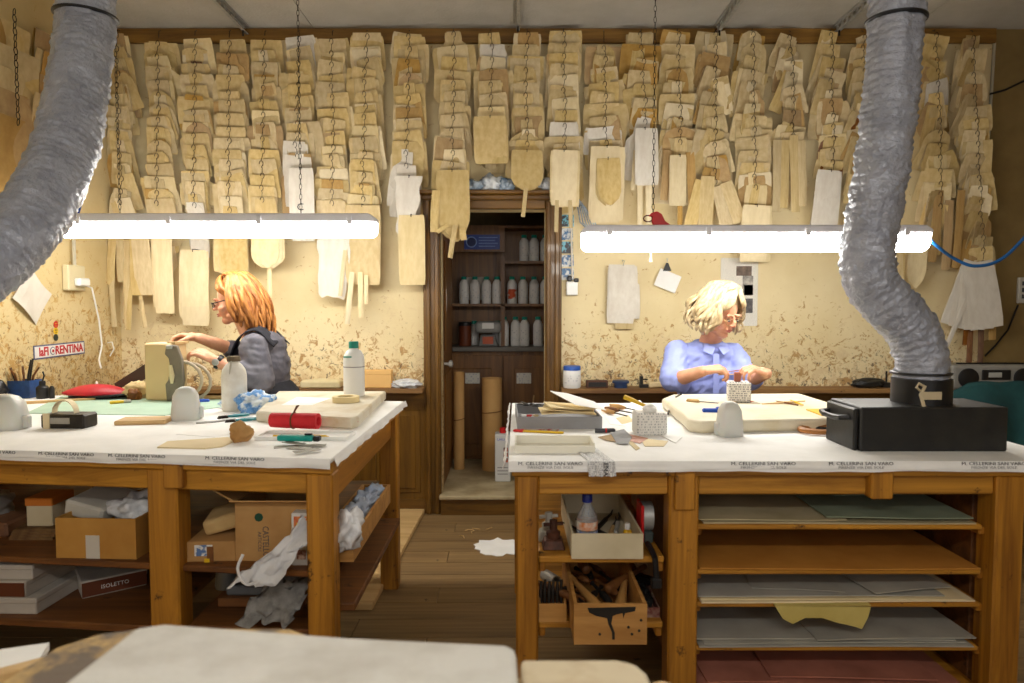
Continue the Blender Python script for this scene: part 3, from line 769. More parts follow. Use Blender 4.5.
# last cluster at the right: fan of white card with brown strips
for sp in ((968,240,956,310,9),(976,245,962,330,8),(985,250,1000,318,9),(972,260,966,345,7),(982,300,980,375,6),(972,300,968,385,6),(990,270,993,340,8)):
    strip(*sp, M_leather_brown if sp[4] in (6,7) else M_card_tan, 'brown strip in the bunch hanging below the last chain', Y=YW-0.12)
t = thing('pattern_bundle', 'fan of white card patterns tied at the end of the last chain', 'pattern', at(978,262,YW-0.17))
for k in range(5): add_sheet(t, M_card_white, 0.20-0.01*k, 0.40, (0,0.005*k,0), (0, R(-10+7*k), 0.0), ARCH if k%2 else FLARE)
add_sheet(t, M_card_white, 0.03, 0.42, (-0.06,-0.004,-0.22), (0,R(22),0), RECT)
# letter C on the white card
p = at(299,205,YW-0.16)
text_mesh('C', 0.06, TRS((0.0,-0.006,-0.23),(R(90)+tl,0,0)), M_ink, 'lettering', [o for o in C.objects if o.get('label','').endswith('black letter C')][0])

# ---------------------------------------------------------------- papers and things on the walls
t = thing('card_pattern_set', 'stack of white card patterns hung on a nail beside the fair haired worker', 'pattern', at(623,263,YW-0.03))
for k, (w_, h_, rx, dx, dz) in enumerate(((0.175,0.30,0,0.0,-0.02),(0.19,0.33,-0.04,0.0,-0.015),(0.17,0.36,0.02,-0.008,-0.01),(0.12,0.385,0,0.012,-0.02))):
    add_sheet(t, M_card_white if k < 3 else M_card, w_, h_, (dx, 0.005*k-0.02, dz), (0, rx, 0), TAB if k == 1 else RECT)
MB().tube([(0,-0.01,-0.03),(0,-0.022,-0.005),(0.006,-0.02,0.012),(-0.006,-0.01,0.018),(0,0.02,0.01)],0.002,5).build('wire_hook', M_steel, t)
t = thing('clipped_note', 'white note hanging from a black binder clip on the wall', 'note', at(668,262,YW-0.03))
MB(TRS((-0.005,0,-0.035),(0,0,0))).tbox(0.05,0.02,0.012,0.008,-0.02,0.03).build('binder_clip', M_blackplastic, t)
MB().tube([(-0.005,-0.002,0.0),(-0.009,-0.002,0.025),(-0.001,-0.002,0.025),(-0.005,-0.002,0)],0.0015,5).build('clip_wire', M_steel, t)
n_ = MB(TRS((0,0,-0.115),(0,R(22),0))).box(-0.07,0.07,0.002,0.004,-0.055,0.055).build('note_paper', M_paper, t)
t = thing('newspaper_page', 'newspaper page with photos pinned behind the fair haired worker', 'poster', at(739,292,YW-0.002))
MB().box(-0.115,0.115,-0.003,0,-0.21,0.21).build('page', printed('newsprint_page', sr(224,220,208), sr(206,202,194), 160, 160, 0.5), t)
for (a, b_, c_, d_, cc) in ((-0.02,0.075,0.10,0.16,(120,100,84)),(0.02,0.085,-0.02,0.10,(196,190,180)),(0.03,0.085,-0.02,0.045,(120,114,110)),(0.03,0.085,-0.13,-0.04,(100,96,96)),(-0.06,0.0,-0.17,-0.10,(226,200,60))):
    MB().box(a,b_,-0.005,-0.003,c_,d_).build('printed_photo', mat('photo_print', sr(*cc), sr(*[int(k*0.6) for k in cc]), scale=28, rough=0.5), t)
# junction box by the door with its conduit and the strip of coloured prints
t = thing('wall_socket', 'white surface wall socket with black plugs beside the right door casing', 'socket', at(572,288,YW-0.03))
MB().box(-0.035,0.035,-0.015,0.028,-0.045,0.04).build('box', M_white, t, bevel=0.006, seg=2)
MB().box(-0.03,-0.004,-0.03,0.0,0.04,0.075).build('plug', M_blackplastic, t, bevel=0.005)
MB().box(0.01,0.04,-0.025,0.0,0.035,0.06).build('plug', M_blackplastic, t, bevel=0.005)
MB().tube([(0.0,-0.01,0.07),(-0.005,0.0,0.3),(0.0,0.005,0.65)],0.006,6).build('cable', M_card_white, t, smooth=True)
t = thing('picture_strip', 'strip of blue printed picture cards pinned beside the right door casing', 'poster', at(566,240,YW-0.002))
M_pics = mat('blue_print', sr(60,110,160), sr(222,226,226), scale=34, rough=0.4, lo=0.45, hi=0.55)
M_pics2 = mat('dark_print', sr(60,60,66), sr(120,190,210), scale=30, rough=0.4, lo=0.5, hi=0.55)
for k in range(6): MB(TRS((rng.uniform(-0.006,0.006),0,0.2-k*0.082),(0,rng.uniform(-0.06,0.06),0))).box(-0.045,0.045,-0.003,0,-0.036,0.036).build('picture_card', (M_pics, M_pics2)[k%2 if k < 5 else 0], t)
crb = MB(); 
for k in range(7): crb.tube([at(576+k*1.5, 195+k*2, YW-0.06), at(580+k*3, 222+k, YW-0.04), at(590+k*2.0, 232+k*0.5, YW-0.05)], 0.0035, 5)
crb = crb.build('cable_bundle', M_foilb, smooth=True); tag(crb, 'loose bunch of blue and white cables above the lamp end by the doorway', 'cable')
# outlet, cable on the left wall
t = thing('cable_box', 'cream junction box with a white plug on the left wall', 'socket', onx(75,278,XL+0.03))
MB().box(-0.028,0.01,-0.07,0.08,-0.07,0.07).build('box', mat('cream_box', sr(214,202,164), rough=0.5), t, bevel=0.006)
MB().box(0.01,0.045,-0.03,0.07,-0.045,0.0).build('plug', M_white, t, bevel=0.008)
MB().tube([(0,0.0,0.06),(0,0.0,0.2),(0.01,0.01,0.34)],0.010,6).build('conduit', mat('grey_conduit_short', sr(190,182,160), rough=0.6), t, smooth=True)
a = onx(80,283,XL+0.07)
cbl = MB().tube([a, onx(92,288,XL+0.06), onx(99,320,XL+0.05), onx(102,345,XL+0.06), onx(99,360,XL+0.1), onx(101,368,XL+0.16)], 0.0045, 6).build('lamp_cable', M_white, smooth=True)
tag(cbl, 'white cable looping down from the junction box to the bench', 'cable')
lp = MB().tube([at(103,350,4.2), at(106,343,4.2), at(112,342,4.2), at(114,349,4.2), at(110,356,4.2)], 0.0035, 6).build('cable_loop', M_white, smooth=True); tag(lp, 'short loop of thin white cord against the flaking wall', 'cable')
o = MB().sheet(lambda u,v: (0.01*math.sin(u*4+v*2), (u-0.5)*0.22, (v-0.5)*0.2), 5, 5, (0.0015,0,0)).build('paper_note', M_card_white)
o.location = onx(33,296,XL+0.012); o.rotation_euler = (R(-38),0,0); tag(o, 'white paper note pinned crooked on the left wall below the duct', 'note')
# stickers
a = onx(33,352,XL); b = onx(84,348,XL)
cpt = (a+b)/2; ln = (b-a).length
t = thing('club_sticker', 'white bumper sticker with red football club lettering on the left wall', 'sticker', cpt+Vector((0.001,0,0)))
Ms = TRS((0,0,0),(R(90),0,R(90)))
hs_ = 0.036
MB().box(0,0.002,-ln/2,ln/2,-hs_,hs_).build('border', mat('sticker_blue', sr(90,96,130), rough=0.5), t)
MB().box(0.002,0.003,-ln/2+0.008,ln/2-0.008,-hs_+0.007,hs_-0.007).build('face', mat('sticker_white', sr(236,232,228), rough=0.4), t)
text_mesh('laFI', 0.062, TRS((0.0035,-0.135,-0.001),(R(90),0,R(90))), M_inkred, 'lettering', t, sx=0.9, bold=0.03)
text_mesh('RENTINA', 0.062, TRS((0.0035,0.075,-0.001),(R(90),0,R(90))), M_inkred, 'lettering', t, sx=0.92, bold=0.03)
MB(TRS((0.0035,-0.066,0),(0,R(90),0))).lathe([(0.021,0),(0.021,0.0012)],16).build('emblem_ring', bpy.data.materials['sticker_blue'], t)
MB(TRS((0.0047,-0.066,0),(0,R(90),0))).lathe([(0.017,0),(0.017,0.001)],16).build('emblem_disc', bpy.data.materials['sticker_white'], t)
MB(TRS((0.0057,-0.066,0),(0,R(90),0))).lathe([(0.009,0),(0.009,0.001)],5).build('emblem_lily', M_inkred, t)
t.rotation_euler = (R(0.5),0,0)
for k, (py, cc, lb) in enumerate(((324.5,(200,40,40),'round red sticker at the top of three wall stickers'),(331,(226,186,20),'round yellow smiling sticker in the middle of three wall stickers'),(337.5,(40,50,40),'round dark sticker at the bottom of three wall stickers'))):
    t = thing('round_sticker', lb, 'sticker', onx(55.5,py,XL)+Vector((0.001,0,0)))
    MB(TRS((0,0,0),(0,R(90),0))).lathe([(0.0185,0),(0.0185,0.002)],18).build('disc', mat('sticker_colour', sr(*cc), rough=0.4), t)
    for dy in (-0.006,0.006): MB(TRS((0.002,dy,0.005),(0,R(90),0))).lathe([(0.003,0),(0.003,0.001)],8).build('eye', M_ink if k else M_yellow, t)
    MB().tube([(0.0025,0.009*math.sin(q*0.4),-0.009*math.cos(q*0.4)) for q in range(-2,3)],0.0012,4).build('smile', M_ink if k else M_yellow, t)
# red paper bird on the lamp
# ---------------------------------------------------------------- lamps
M_housing = mat('lamp_housing_grey', sr(226,226,234), rough=0.45)
M_tube = emit('lamp_diffuser_glow', TUBE_COLOR, TUBE_STRENGTH)
def lamp(x0, x1, ytop, ysplit, ybot, Y, label, chains):
    a = at(x0, ysplit, Y); b = at(x1, ysplit, Y)
    return lamp_at(a, b, at(x0, ytop, Y).z-a.z, at(x0, ybot, Y).z-a.z, Y, label, [at(c_, ytop, Y).x for c_ in chains])
def lamp_at(a, b, zt, zb, Y, label, chains):
    L_ = b.x-a.x
    t = thing('tube_lamp', label, 'lamp', ((a.x+b.x)/2, Y, a.z))
    h = L_/2
    hp = [(-h, 0.0), (h, 0.0), (h, zt*0.45), (h-0.03, zt), (-h+0.03, zt), (-h, zt*0.45)]
    MB().prismy(hp, -0.055, 0.055).build('housing', M_housing, t, bevel=0.008, seg=2)
    # diffuser: rounded trough
    prof = []
    for k in range(9):
        q = PI + PI*k/8
        prof.append((0.05*math.cos(q), zb*abs(math.sin(q))**0.6))
    m = MB(); ends = [-h+0.004, -h+0.02, h-0.02, h-0.004]; sc = [0.86, 1, 1, 0.86]
    vs_ = []; fs = []
    for e, s_ in zip(ends, sc): vs_ += [(e, yy*s_, zz*s_) for yy, zz in prof]
    n = len(prof)
    for i in range(3):
        for k in range(n-1): fs.append((i*n+k, i*n+k+1, (i+1)*n+k+1, (i+1)*n+k))
    fs.append(tuple(range(n))); fs.append(tuple(reversed(range(3*n, 4*n))))
    for i in range(3): fs.append((i*n, (i+1)*n, (i+1)*n+n-1, i*n+n-1))
    m.add(vs_, fs).build('diffuser', M_tube, t, smooth=True)
    for k in range(4):
        cx = -h+0.12+k*(L_-0.24)/3
        MB().box(cx-0.012, cx+0.012, -0.062, -0.054, -0.012, zt*0.7).build('clip', M_housing, t, bevel=0.002)
    for cxp in chains:
        cx = cxp-(a.x+b.x)/2
        m = MB(); z = zt; i = 0
        top = CZ-a.z
        while z < top-0.005:
            m.tube([((0.006*math.cos(q*PI/4)) if i%2 else 0, 0 if i%2 else 0.006*math.cos(q*PI/4), z+0.013+0.015*math.sin(q*PI/4)) for q in range(8)], 0.0012, 4, closed=True)
            z += 0.024; i += 1
        m2 = m.build('hanging_chain', M_darkmetal, t); m2.location = (cx, 0, 0)
    return t
lamp(60, 377, 214.5, 223, 238, 3.4, 'grey tube lamp with bright diffuser hanging over the left bench', (120, 301))
lamp(581, 927, 226, 234, 252, 3.15, 'grey tube lamp with bright diffuser hanging over the right bench', (653, 880))
lamp_at(Vector((-0.78,-0.25,2.05)), Vector((0.78,-0.25,2.05)), 0.04, -0.075, -0.25, 'grey tube lamp with bright diffuser hanging over the foreground bench', (-0.5,0.5))  # unseen lamp added behind the camera to brighten slab and bench fronts
t = thing('paper_bird', 'small red folded bird ornament sitting on the right tube lamp', 'ornament', at(657,226,3.15))
MB().prismy([(-0.02,0.0),(0.06,-0.002),(0.03,0.02),(0.015,0.05),(-0.005,0.062),(-0.03,0.055),(-0.045,0.04),(-0.025,0.038),(-0.03,0.015)], -0.03,-0.018).build('body', M_redpl, t, bevel=0.003)
MB().tube([(-0.045+0.02*math.cos(q*PI/5),-0.024,0.03+0.014*math.sin(q*PI/5)) for q in range(10)],0.003,5,closed=True).build('ribbon_loop', mat('dark_red_ribbon', sr(90,24,20), rough=0.6), t)
o = MB().tube([at(650,252,3.15)+Vector((0,-0.02,0)), at(650,256,3.15)+Vector((0,-0.02,0)), at(650,262,3.15)+Vector((0,-0.02,0))],[0.004,0.003,0.007],8).build('pull_cord', M_white, smooth=True); tag(o,'short white pull cord under the right tube lamp','cord')

# ---------------------------------------------------------------- perforated ceiling rails
rail_pts = [((215,0),(250,36),'first'), ((517,0),(517,28),'second'), ((742,0),(715,33),'third'), ((870,0),(828,37),'fourth')]
for i, (p0, p1, od) in enumerate(rail_pts):
    b = onz(p1[0], p1[1], CZ-0.03); xx = b.x; y1 = YW-0.05 if i != 1 else b.y; y0 = 1.3
    t = thing('ceiling_rail', 'perforated steel ceiling rail, the %s from the left wall' % od, 'rail', (xx, y0, CZ))
    m = MB(); wv = 0.022
    # web with slots: built as bars between slot openings
    Ln = y1-y0
    m.box(-wv, wv, 0, Ln, -0.004, 0)                                   # flange on the ceiling
    m.box(-0.003, 0.0, 0, Ln, -0.012, -0.004); m.box(-0.003, 0.0, 0, Ln, -0.042, -0.030)
    k = 0
    while k*0.06 < Ln:
        m.box(-0.003, 0.0, k*0.06, min(Ln, k*0.06+0.026), -0.030, -0.012); k += 1
    m.box(-0.003, 0.016, 0, Ln, -0.045, -0.042)
    m.build('perforated_channel', M_steel, t)
    MB().lathe([(0.006,-0.075),(0.006,-0.045)],8,0.004,Ln-0.06).build('end_bolt', M_darkmetal, t)

# ---------------------------------------------------------------- flexible ducts
def duct_mat(nm):
    return mat(nm, sr(174,178,190), sr(146,150,162), scale=12, rough=0.36, metal=0.2, bump=1.0, bscale=52)
M_duct = duct_mat('silver_duct_fabric')
def catmull(P, n):
    out = []
    P = [Vector(p) for p in P]
    Q = [P[0]*2-P[1]] + P + [P[-1]*2-P[-2]]
    for i in range(1, len(Q)-2):
        for k in range(n):
            t = k/n
            a, b, c, d = Q[i-1], Q[i], Q[i+1], Q[i+2]
            out.append(0.5*((2*b)+(c-a)*t+(2*a-5*b+4*c-d)*t*t+(3*b-a-3*c+d)*t**3))
    out.append(P[-1]); return out
def duct_hose(P, r, seed, parent, ring=0.024):
    pts = catmull(P, 40)
    # resample evenly
    d = [0]
    for a, b in zip(pts, pts[1:]): d.append(d[-1]+(b-a).length)
    n = int(d[-1]/(ring/4)); res = []; j = 0
    for k in range(n+1):
        t = d[-1]*k/n
        while j < len(d)-2 and d[j+1] < t: j += 1
        f = (t-d[j])/max(1e-6, d[j+1]-d[j]); res.append(pts[j].lerp(pts[j+1], f))
    seg = 40
    m = MB(); m.tube(res, r, seg)
    # ribs and wrinkles
    for i in range(n+1):
        rib = 0.0014*math.cos(2*PI*i/4.0)
        for k in range(seg):
            v = m.v[i*seg+k]; c_ = res[i]; dv = (v-c_); dn = dv.normalized()
            q = Vector((k*0.55, i*0.16, seed))
            w_ = 0.008*noise.noise(Vector((math.cos(2*PI*k/seg)*2.2+seed, math.sin(2*PI*k/seg)*2.2, i*0.10))) + 0.011*abs(noise.noise(Vector((math.cos(2*PI*k/seg)*4+seed, math.sin(2*PI*k/seg)*4, i*0.30))))+0.005*noise.noise(Vector((math.cos(2*PI*k/seg)*9, math.sin(2*PI*k/seg)*9+seed, i*0.5)))
            m.v[i*seg+k] = v + dn*(rib + w_ - 0.003)
    return m.build('hose', M_duct, parent, smooth='all')
Yd = 2.25
t = thing('flexible_duct', 'silver flexible duct standing in the black hood box and rising to the ceiling', 'duct', (0,0,0))
P = [at(897,-70,Yd), at(896,20,Yd), at(889,110,Yd), at(878,190,Yd), at(869,235,Yd), at(869,275,Yd), at(887,303,Yd), at(908,325,Yd), at(920,352,Yd), at(921,385,Yd)]
duct_hose(P, 0.080, 3.0, t)
def ring_at(c, ax, r, h, mt, nm, par):
    o = MB().lathe([(r,0),(r+0.004,h*0.2),(r+0.004,h*0.8),(r,h)],32).build(nm, mt, par, smooth=True)
    q = Vector((0,0,1)).rotation_difference(Vector(ax)); o.matrix_local = Matrix.Translation(c) @ q.to_matrix().to_4x4(); return o
ring_at(at(920.5,374,Yd), (0,0,1), 0.086, 0.008, M_blackplastic, 'clamp_band', t)
ring_at(at(896,22,Yd), (0.02,0,1), 0.086, 0.01, M_blackplastic, 'clamp_band', t)
ring_at(at(897,-2,Yd), (0.02,0,1), 0.083, 0.05, M_duct, 'cuff', t)
Yb = 2.25
MB().tube([at(904,388,Yb)+Vector((0,-0.095,0.0)), at(899,384,Yb)+Vector((0,-0.098,0)), at(901,380,Yb)+Vector((0,-0.098,0)), at(907,383,Yb)+Vector((0,-0.098,0)), at(903,391,Yb)+Vector((0,-0.098,0)), at(905,402,Yb)+Vector((0,-0.105,0))], 0.006, 6, flat=0.5).build('tied_ribbon', mat('pale_ribbon', sr(200,184,150), rough=0.7), t)
MB().box(-0.03,0.03,0,0.006,-0.012,0.012).build('tape_piece', bpy.data.materials['pale_ribbon'], t).location = at(914,392,Yb)+Vector((0,-0.098,0))
t = thing('flexible_duct', 'silver flexible duct curving down from the ceiling along the left wall', 'duct', (0,0,0))
P = [at(86,-70,2.55), at(86,20,2.5), at(80,70,2.4), at(70,130,2.28), at(48,190,2.12), at(15,238,1.98), at(-40,285,1.86), at(-110,330,1.78)]
duct_hose(P, 0.092, 8.0, t)
ring_at(at(86,18,2.5), (0.02,0.0,1), 0.099, 0.01, M_blackplastic, 'clamp_band', t)
ring_at(at(86,-8,2.5), (0.02,0,1), 0.096, 0.05, M_duct, 'cuff', t)
o = MB().tube(catmull([Vector((at(88,0,3.3).x,3.3,CZ)), at(88,0,3.3), at(86,90,3.3), at(85,158,3.3), at(86,180,3.32), at(82,200,3.35), at(78,214,3.39)], 6), 0.006, 8).build('air_hose', M_bluepl, smooth=True); tag(o, 'blue air hose hanging from the ceiling behind the left duct', 'hose')
# blue air hose from the right lamp
o = MB().tube(catmull([at(926,236,3.15), at(938,247,3.16), at(955,259,3.2), at(975,266,3.2), at(1000,260,3.2), at(1024,238,3.2), at(1060,196,3.2), (2.75,3.25,2.0), (2.9,3.3,CZ)], 8), 0.0075, 8).build('air_hose', mat('blue_hose', sr(30,90,150), rough=0.4), smooth=True)
tag(o, 'blue air hose sagging from the right lamp end toward the ceiling', 'hose')
o = MB().tube([at(990,94,YW-0.02), at(1005,90,YW-0.02), at(1030,78,YW-0.02), at(1100,60,YW-0.02)], 0.006, 6).build('wall_cable', M_blackplastic, smooth=True); tag(o,'dark cable running up the bare wall beyond the last chain','cable')
t = thing('wall_switch', 'small pale switch box with dark buttons on the bare wall', 'switch', at(1024,292,YW-0.02))
MB().box(-0.04,0.04,-0.01,0.02,-0.07,0.09).build('box', mat('switch_grey', sr(190,186,176), rough=0.5), t, bevel=0.005)
for k in range(3): MB().box(-0.02,0.02,-0.015,-0.01,-0.04+k*0.04,-0.015+k*0.04).build('button', M_ink, t)
o = MB().tube([at(1018,305,YW-0.02), at(1008,330,YW-0.025), at(996,345,YW-0.025), at(985,356,YW-0.03)], 0.006, 6).build('radio_cable', M_blackplastic, smooth=True); tag(o,'black power cable hanging from the wall switch to the radio','cable')
# ================================================================ WORK BENCHES
TZ = 0.85
def yF(X): return 2.03 + (-0.53 - X)*0.12          # the left bench stands slightly askew
def yB(X): return 3.26 + (-0.51 - X)*0.12
tb = thing('work_bench', 'long pine workbench by the left wall with two open shelves', 'table', (-1.45, 2.7, 0))
def tpart(t, mb, nm, mt, bevel=0.004):
    mb.M = Matrix.Translation(-Vector(t.location)) @ mb.M
    # builder already holds world coordinates: shift into the thing's frame
    mb.v = [p - Vector(t.location) for p in mb.v]
    return mb.build(nm, mt, t, bevel=bevel)
XLT = -2.40
tpart(tb, MB().prism([(XLT,yF(XLT)+0.01),(-0.53,2.04),(-0.512,3.24),(XLT,yB(XLT)-0.02)], 0.80, 0.835), 'top_board', M_tablewood)
def leg(t, x0, x1, y0, y1, nm='leg', z1=0.80, z0=0.0):
    return tpart(t, MB().box(x0,x1,y0,y1,z0,z1), nm, M_tablewood_z, 0.006)
leg(tb, -0.612, -0.532, 2.05, 2.13); leg(tb, -1.118, -1.025, yF(-1.07)+0.02, yF(-1.07)+0.11); leg(tb, -2.36, -2.27, yF(-2.3)+0.02, yF(-2.3)+0.11)
leg(tb, -0.60, -0.52, 3.13, 3.21); leg(tb, -1.12, -1.04, 3.13, 3.21); leg(tb, -2.36, -2.28, 3.13, 3.21)
tpart(tb, MB().box(-1.055,-0.995,yF(-1.03)+0.0,yF(-1.03)+0.05,0.745,0.82), 'rail_block', M_tablewood_z)
for (xa, xb) in ((-2.27,-1.118),(-1.025,-0.612)):
    tpart(tb, MB().prism([(xa,yF(xa)+0.03),(xb,yF(xb)+0.03),(xb,yF(xb)+0.06),(xa,yF(xa)+0.06)],0.735,0.80), 'apron', M_tablewood)
tpart(tb, MB().box(-0.585,-0.545,2.13,3.13,0.70,0.80), 'apron', M_tablewood_y)
tpart(tb, MB().box(-2.3,-0.6,3.15,3.18,0.70,0.80), 'apron', M_tablewood)
tpart(tb, MB().prism([(XLT+0.04,yF(XLT)+0.05),(-0.60,2.09),(-0.60,3.2),(XLT+0.04,3.2)],0.47,0.49), 'shelf', M_darkwood)
tpart(tb, MB().prism([(XLT+0.04,yF(XLT)+0.03),(-1.12,yF(-1.12)+0.04),(-1.12,3.2),(XLT+0.04,3.2)],0.27,0.295), 'shelf', M_darkwood)
tpart(tb, MB().prism([(-1.02,yF(-1.02)+0.06),(-0.61,2.12),(-0.61,3.1),(-1.02,3.1)],0.27,0.295), 'shelf', M_darkwood)
tpart(tb, MB().box(-0.61,-0.49,2.14,3.02,0.345,0.37), 'side_shelf', M_darkwood)
# paper cover with printed edge
def cover(t_label, poly, fr0, fr1, sd0, sd1, nm, drop=0.03):
    t = thing('paper_cover', t_label, 'table cover', (fr1[0], fr1[1], TZ))
    o = Vector((fr1[0], fr1[1], TZ))
    m = MB().prism([(p[0]-o.x, p[1]-o.y) for p in poly], -0.014, 0.0); m.build('top_sheets', M_paper, t, bevel=0.002)
    def skirt(a, b, nrm, name, dz, off):
        a = Vector((a[0],a[1],0)); b = Vector((b[0],b[1],0)); nrm = Vector(nrm)
        def fn(u, v):
            p = a.lerp(b, u) - Vector((o.x,o.y,0))
            wv = 0.004*noise.noise(Vector((u*14+off, v*2, off))) + 0.0015*math.sin(u*70+off)
            p = p + nrm*(0.004+off*0.004 + 0.006*v + wv*(0.4+v))
            p.z = 0.002 - v*(dz + 0.004*noise.noise(Vector((u*9, off, 3))))
            return p
        MB().sheet(fn, 60, 5, nrm*-0.0015).build(name, M_paper, t, smooth=True)
    skirt(fr0, fr1, (0,-1,0), 'front_drop', drop, 1.0); skirt(fr0, fr1, (0,-1,0), 'front_drop', drop*0.75, 2.0)
    if sd1: skirt(sd0, sd1, (1 if sd0[0] < 0 and sd0[0] < -0.3 else -1,0,0), 'side_drop', drop*0.85, 1.3)
    return t
lc = cover('white printed paper sheets covering the left workbench top', [(XLT,yF(XLT)),(-0.53,2.03),(-0.508,3.26),(XLT,yB(XLT))], (XLT,yF(XLT)), (-0.53,2.03), (-0.53,2.03), (-0.508,3.26), 'l')
rb = thing('work_bench', 'pine workbench right of the doorway with stacked sheet shelves', 'table', (0.8, 2.6, 0))
tpart(rb, MB().box(0.0,1.62,2.02,3.18,0.80,0.835), 'top_board', M_tablewood)
for (x0,x1,y0,y1) in ((0.012,0.078,2.03,2.10),(0.462,0.55,2.03,2.11),(1.425,1.51,2.03,2.12),(0.012,0.078,3.08,3.15),(0.47,0.54,3.08,3.15),(1.43,1.51,3.08,3.15)): leg(rb, x0,x1,y0,y1)
tpart(rb, MB().box(0.475,0.535,2.015,2.04,0.70,0.815), 'rail_block', M_tablewood_z)
tpart(rb, MB().box(1.045,1.11,2.01,2.06,0.735,0.825), 'rail_block', M_tablewood_z)
for (x0,x1) in ((0.078,0.462),(0.55,1.425)): tpart(rb, MB().box(x0,x1,2.045,2.075,0.74,0.80), 'apron', M_tablewood)
tpart(rb, MB().box(0.02,0.05,2.1,3.1,0.72,0.80), 'apron', M_tablewood_y)
tpart(rb, MB().box(0.05,1.5,3.1,3.13,0.72,0.80), 'apron', M_tablewood)
SZ = [0.648, 0.512, 0.412, 0.278, 0.15]
for z in SZ:
    tpart(rb, MB().box(0.545,1.40,2.05,3.05,z-0.016,z), 'shelf', M_tablewood)
    for xx in (0.551, 1.41):
        tpart(rb, MB().box(xx-0.0,xx+0.022,2.08,3.0,z-0.042,z-0.0165), 'shelf_runner', M_tablewood_y)
tpart(rb, MB().box(1.435,1.46,2.15,3.0,0.05,0.74), 'side_board', M_darkwood)
for xx in (0.545,): tpart(rb, MB().box(xx-0.02,xx,2.12,3.05,0.1,0.74), 'partition', M_darkwood)
for z, f in ((0.555,2.04),(0.352,2.05)):
    tpart(rb, MB().box(0.08,0.452,f,3.05,z-0.02,z), 'shelf', M_tablewood)
    for xx in (0.08,0.432): tpart(rb, MB().box(xx,xx+0.02,f+0.01,3.0,z-0.05,z-0.02), 'shelf_runner', M_tablewood_y)
rc = cover('white printed paper sheets covering the right workbench top', [(-0.01,2.0),(1.64,2.0),(1.64,3.2),(0.0,3.2)], (-0.01,2.0), (1.64,2.0), (-0.01,2.0), (0.0,3.2), 'r')
# printing along the paper edges
def edge_print(t, X, Y, txt, txt2, ang=0):
    o = Vector(t.location)
    text_mesh(txt, 0.013, TRS((X-o.x, Y-o.y-0.0165, -0.004),(R(78),0,ang)), M_ink, 'printed_line', t, sx=1.3)
    text_mesh(txt2, 0.010, TRS((X-o.x, Y-o.y-0.018, -0.015),(R(82),0,ang)), M_inkgrey, 'printed_line', t, sx=1.3)
la = math.atan(-0.12)
for X in (-1.62, -1.36, -1.13, -0.82): edge_print(lc, X, yF(X), 'M. CELLERINI SAN VARO', 'FIRENZE VIA DEL SOLE', la)
for X in (0.11, 0.72, 1.0, 1.38): edge_print(rc, X, 2.0, 'M. CELLERINI SAN VARO', 'FIRENZE VIA DEL SOLE')

# ---------------------------------------------------------------- sheets on the right bench shelves
M_grey = mat('grey_card', sr(178,174,162), sr(160,156,146), scale=5, rough=0.75, rand=0.08)
M_greygreen = mat('greygreen_card', sr(142,152,128), sr(122,132,110), scale=5, rough=0.75)
M_beige = mat('beige_card', sr(190,176,140), sr(170,156,120), scale=5, rough=0.75)
M_kraftsheet = mat('ochre_card', sr(196,136,56), sr(176,116,40), scale=4, rough=0.7)
M_pink = mat('reddish_card', sr(180,116,96), sr(154,96,78), scale=5, rough=0.75)
M_ylw = mat('yellow_leather', sr(206,188,112), sr(190,170,92), scale=6, rough=0.7)
def flat_sheet(x0,x1,y0,y1,z,th,rot,mt,label,name='card_sheet',group=None):
    w_, d_ = x1-x0, y1-y0
    r = random.Random(int(x0*1000)+int(z*1000))
    def fn(u,v): return ((u-0.5)*w_, (v-0.5)*d_, 0.0015*(1+math.sin(u*5+z*40)))
    o = MB().sheet(fn, 6, 4, (0,0,th)).build(name, mt); o.location = ((x0+x1)/2,(y0+y1)/2,z); o.rotation_euler = (0,0,rot)
    return tag(o, label, 'sheet', group)
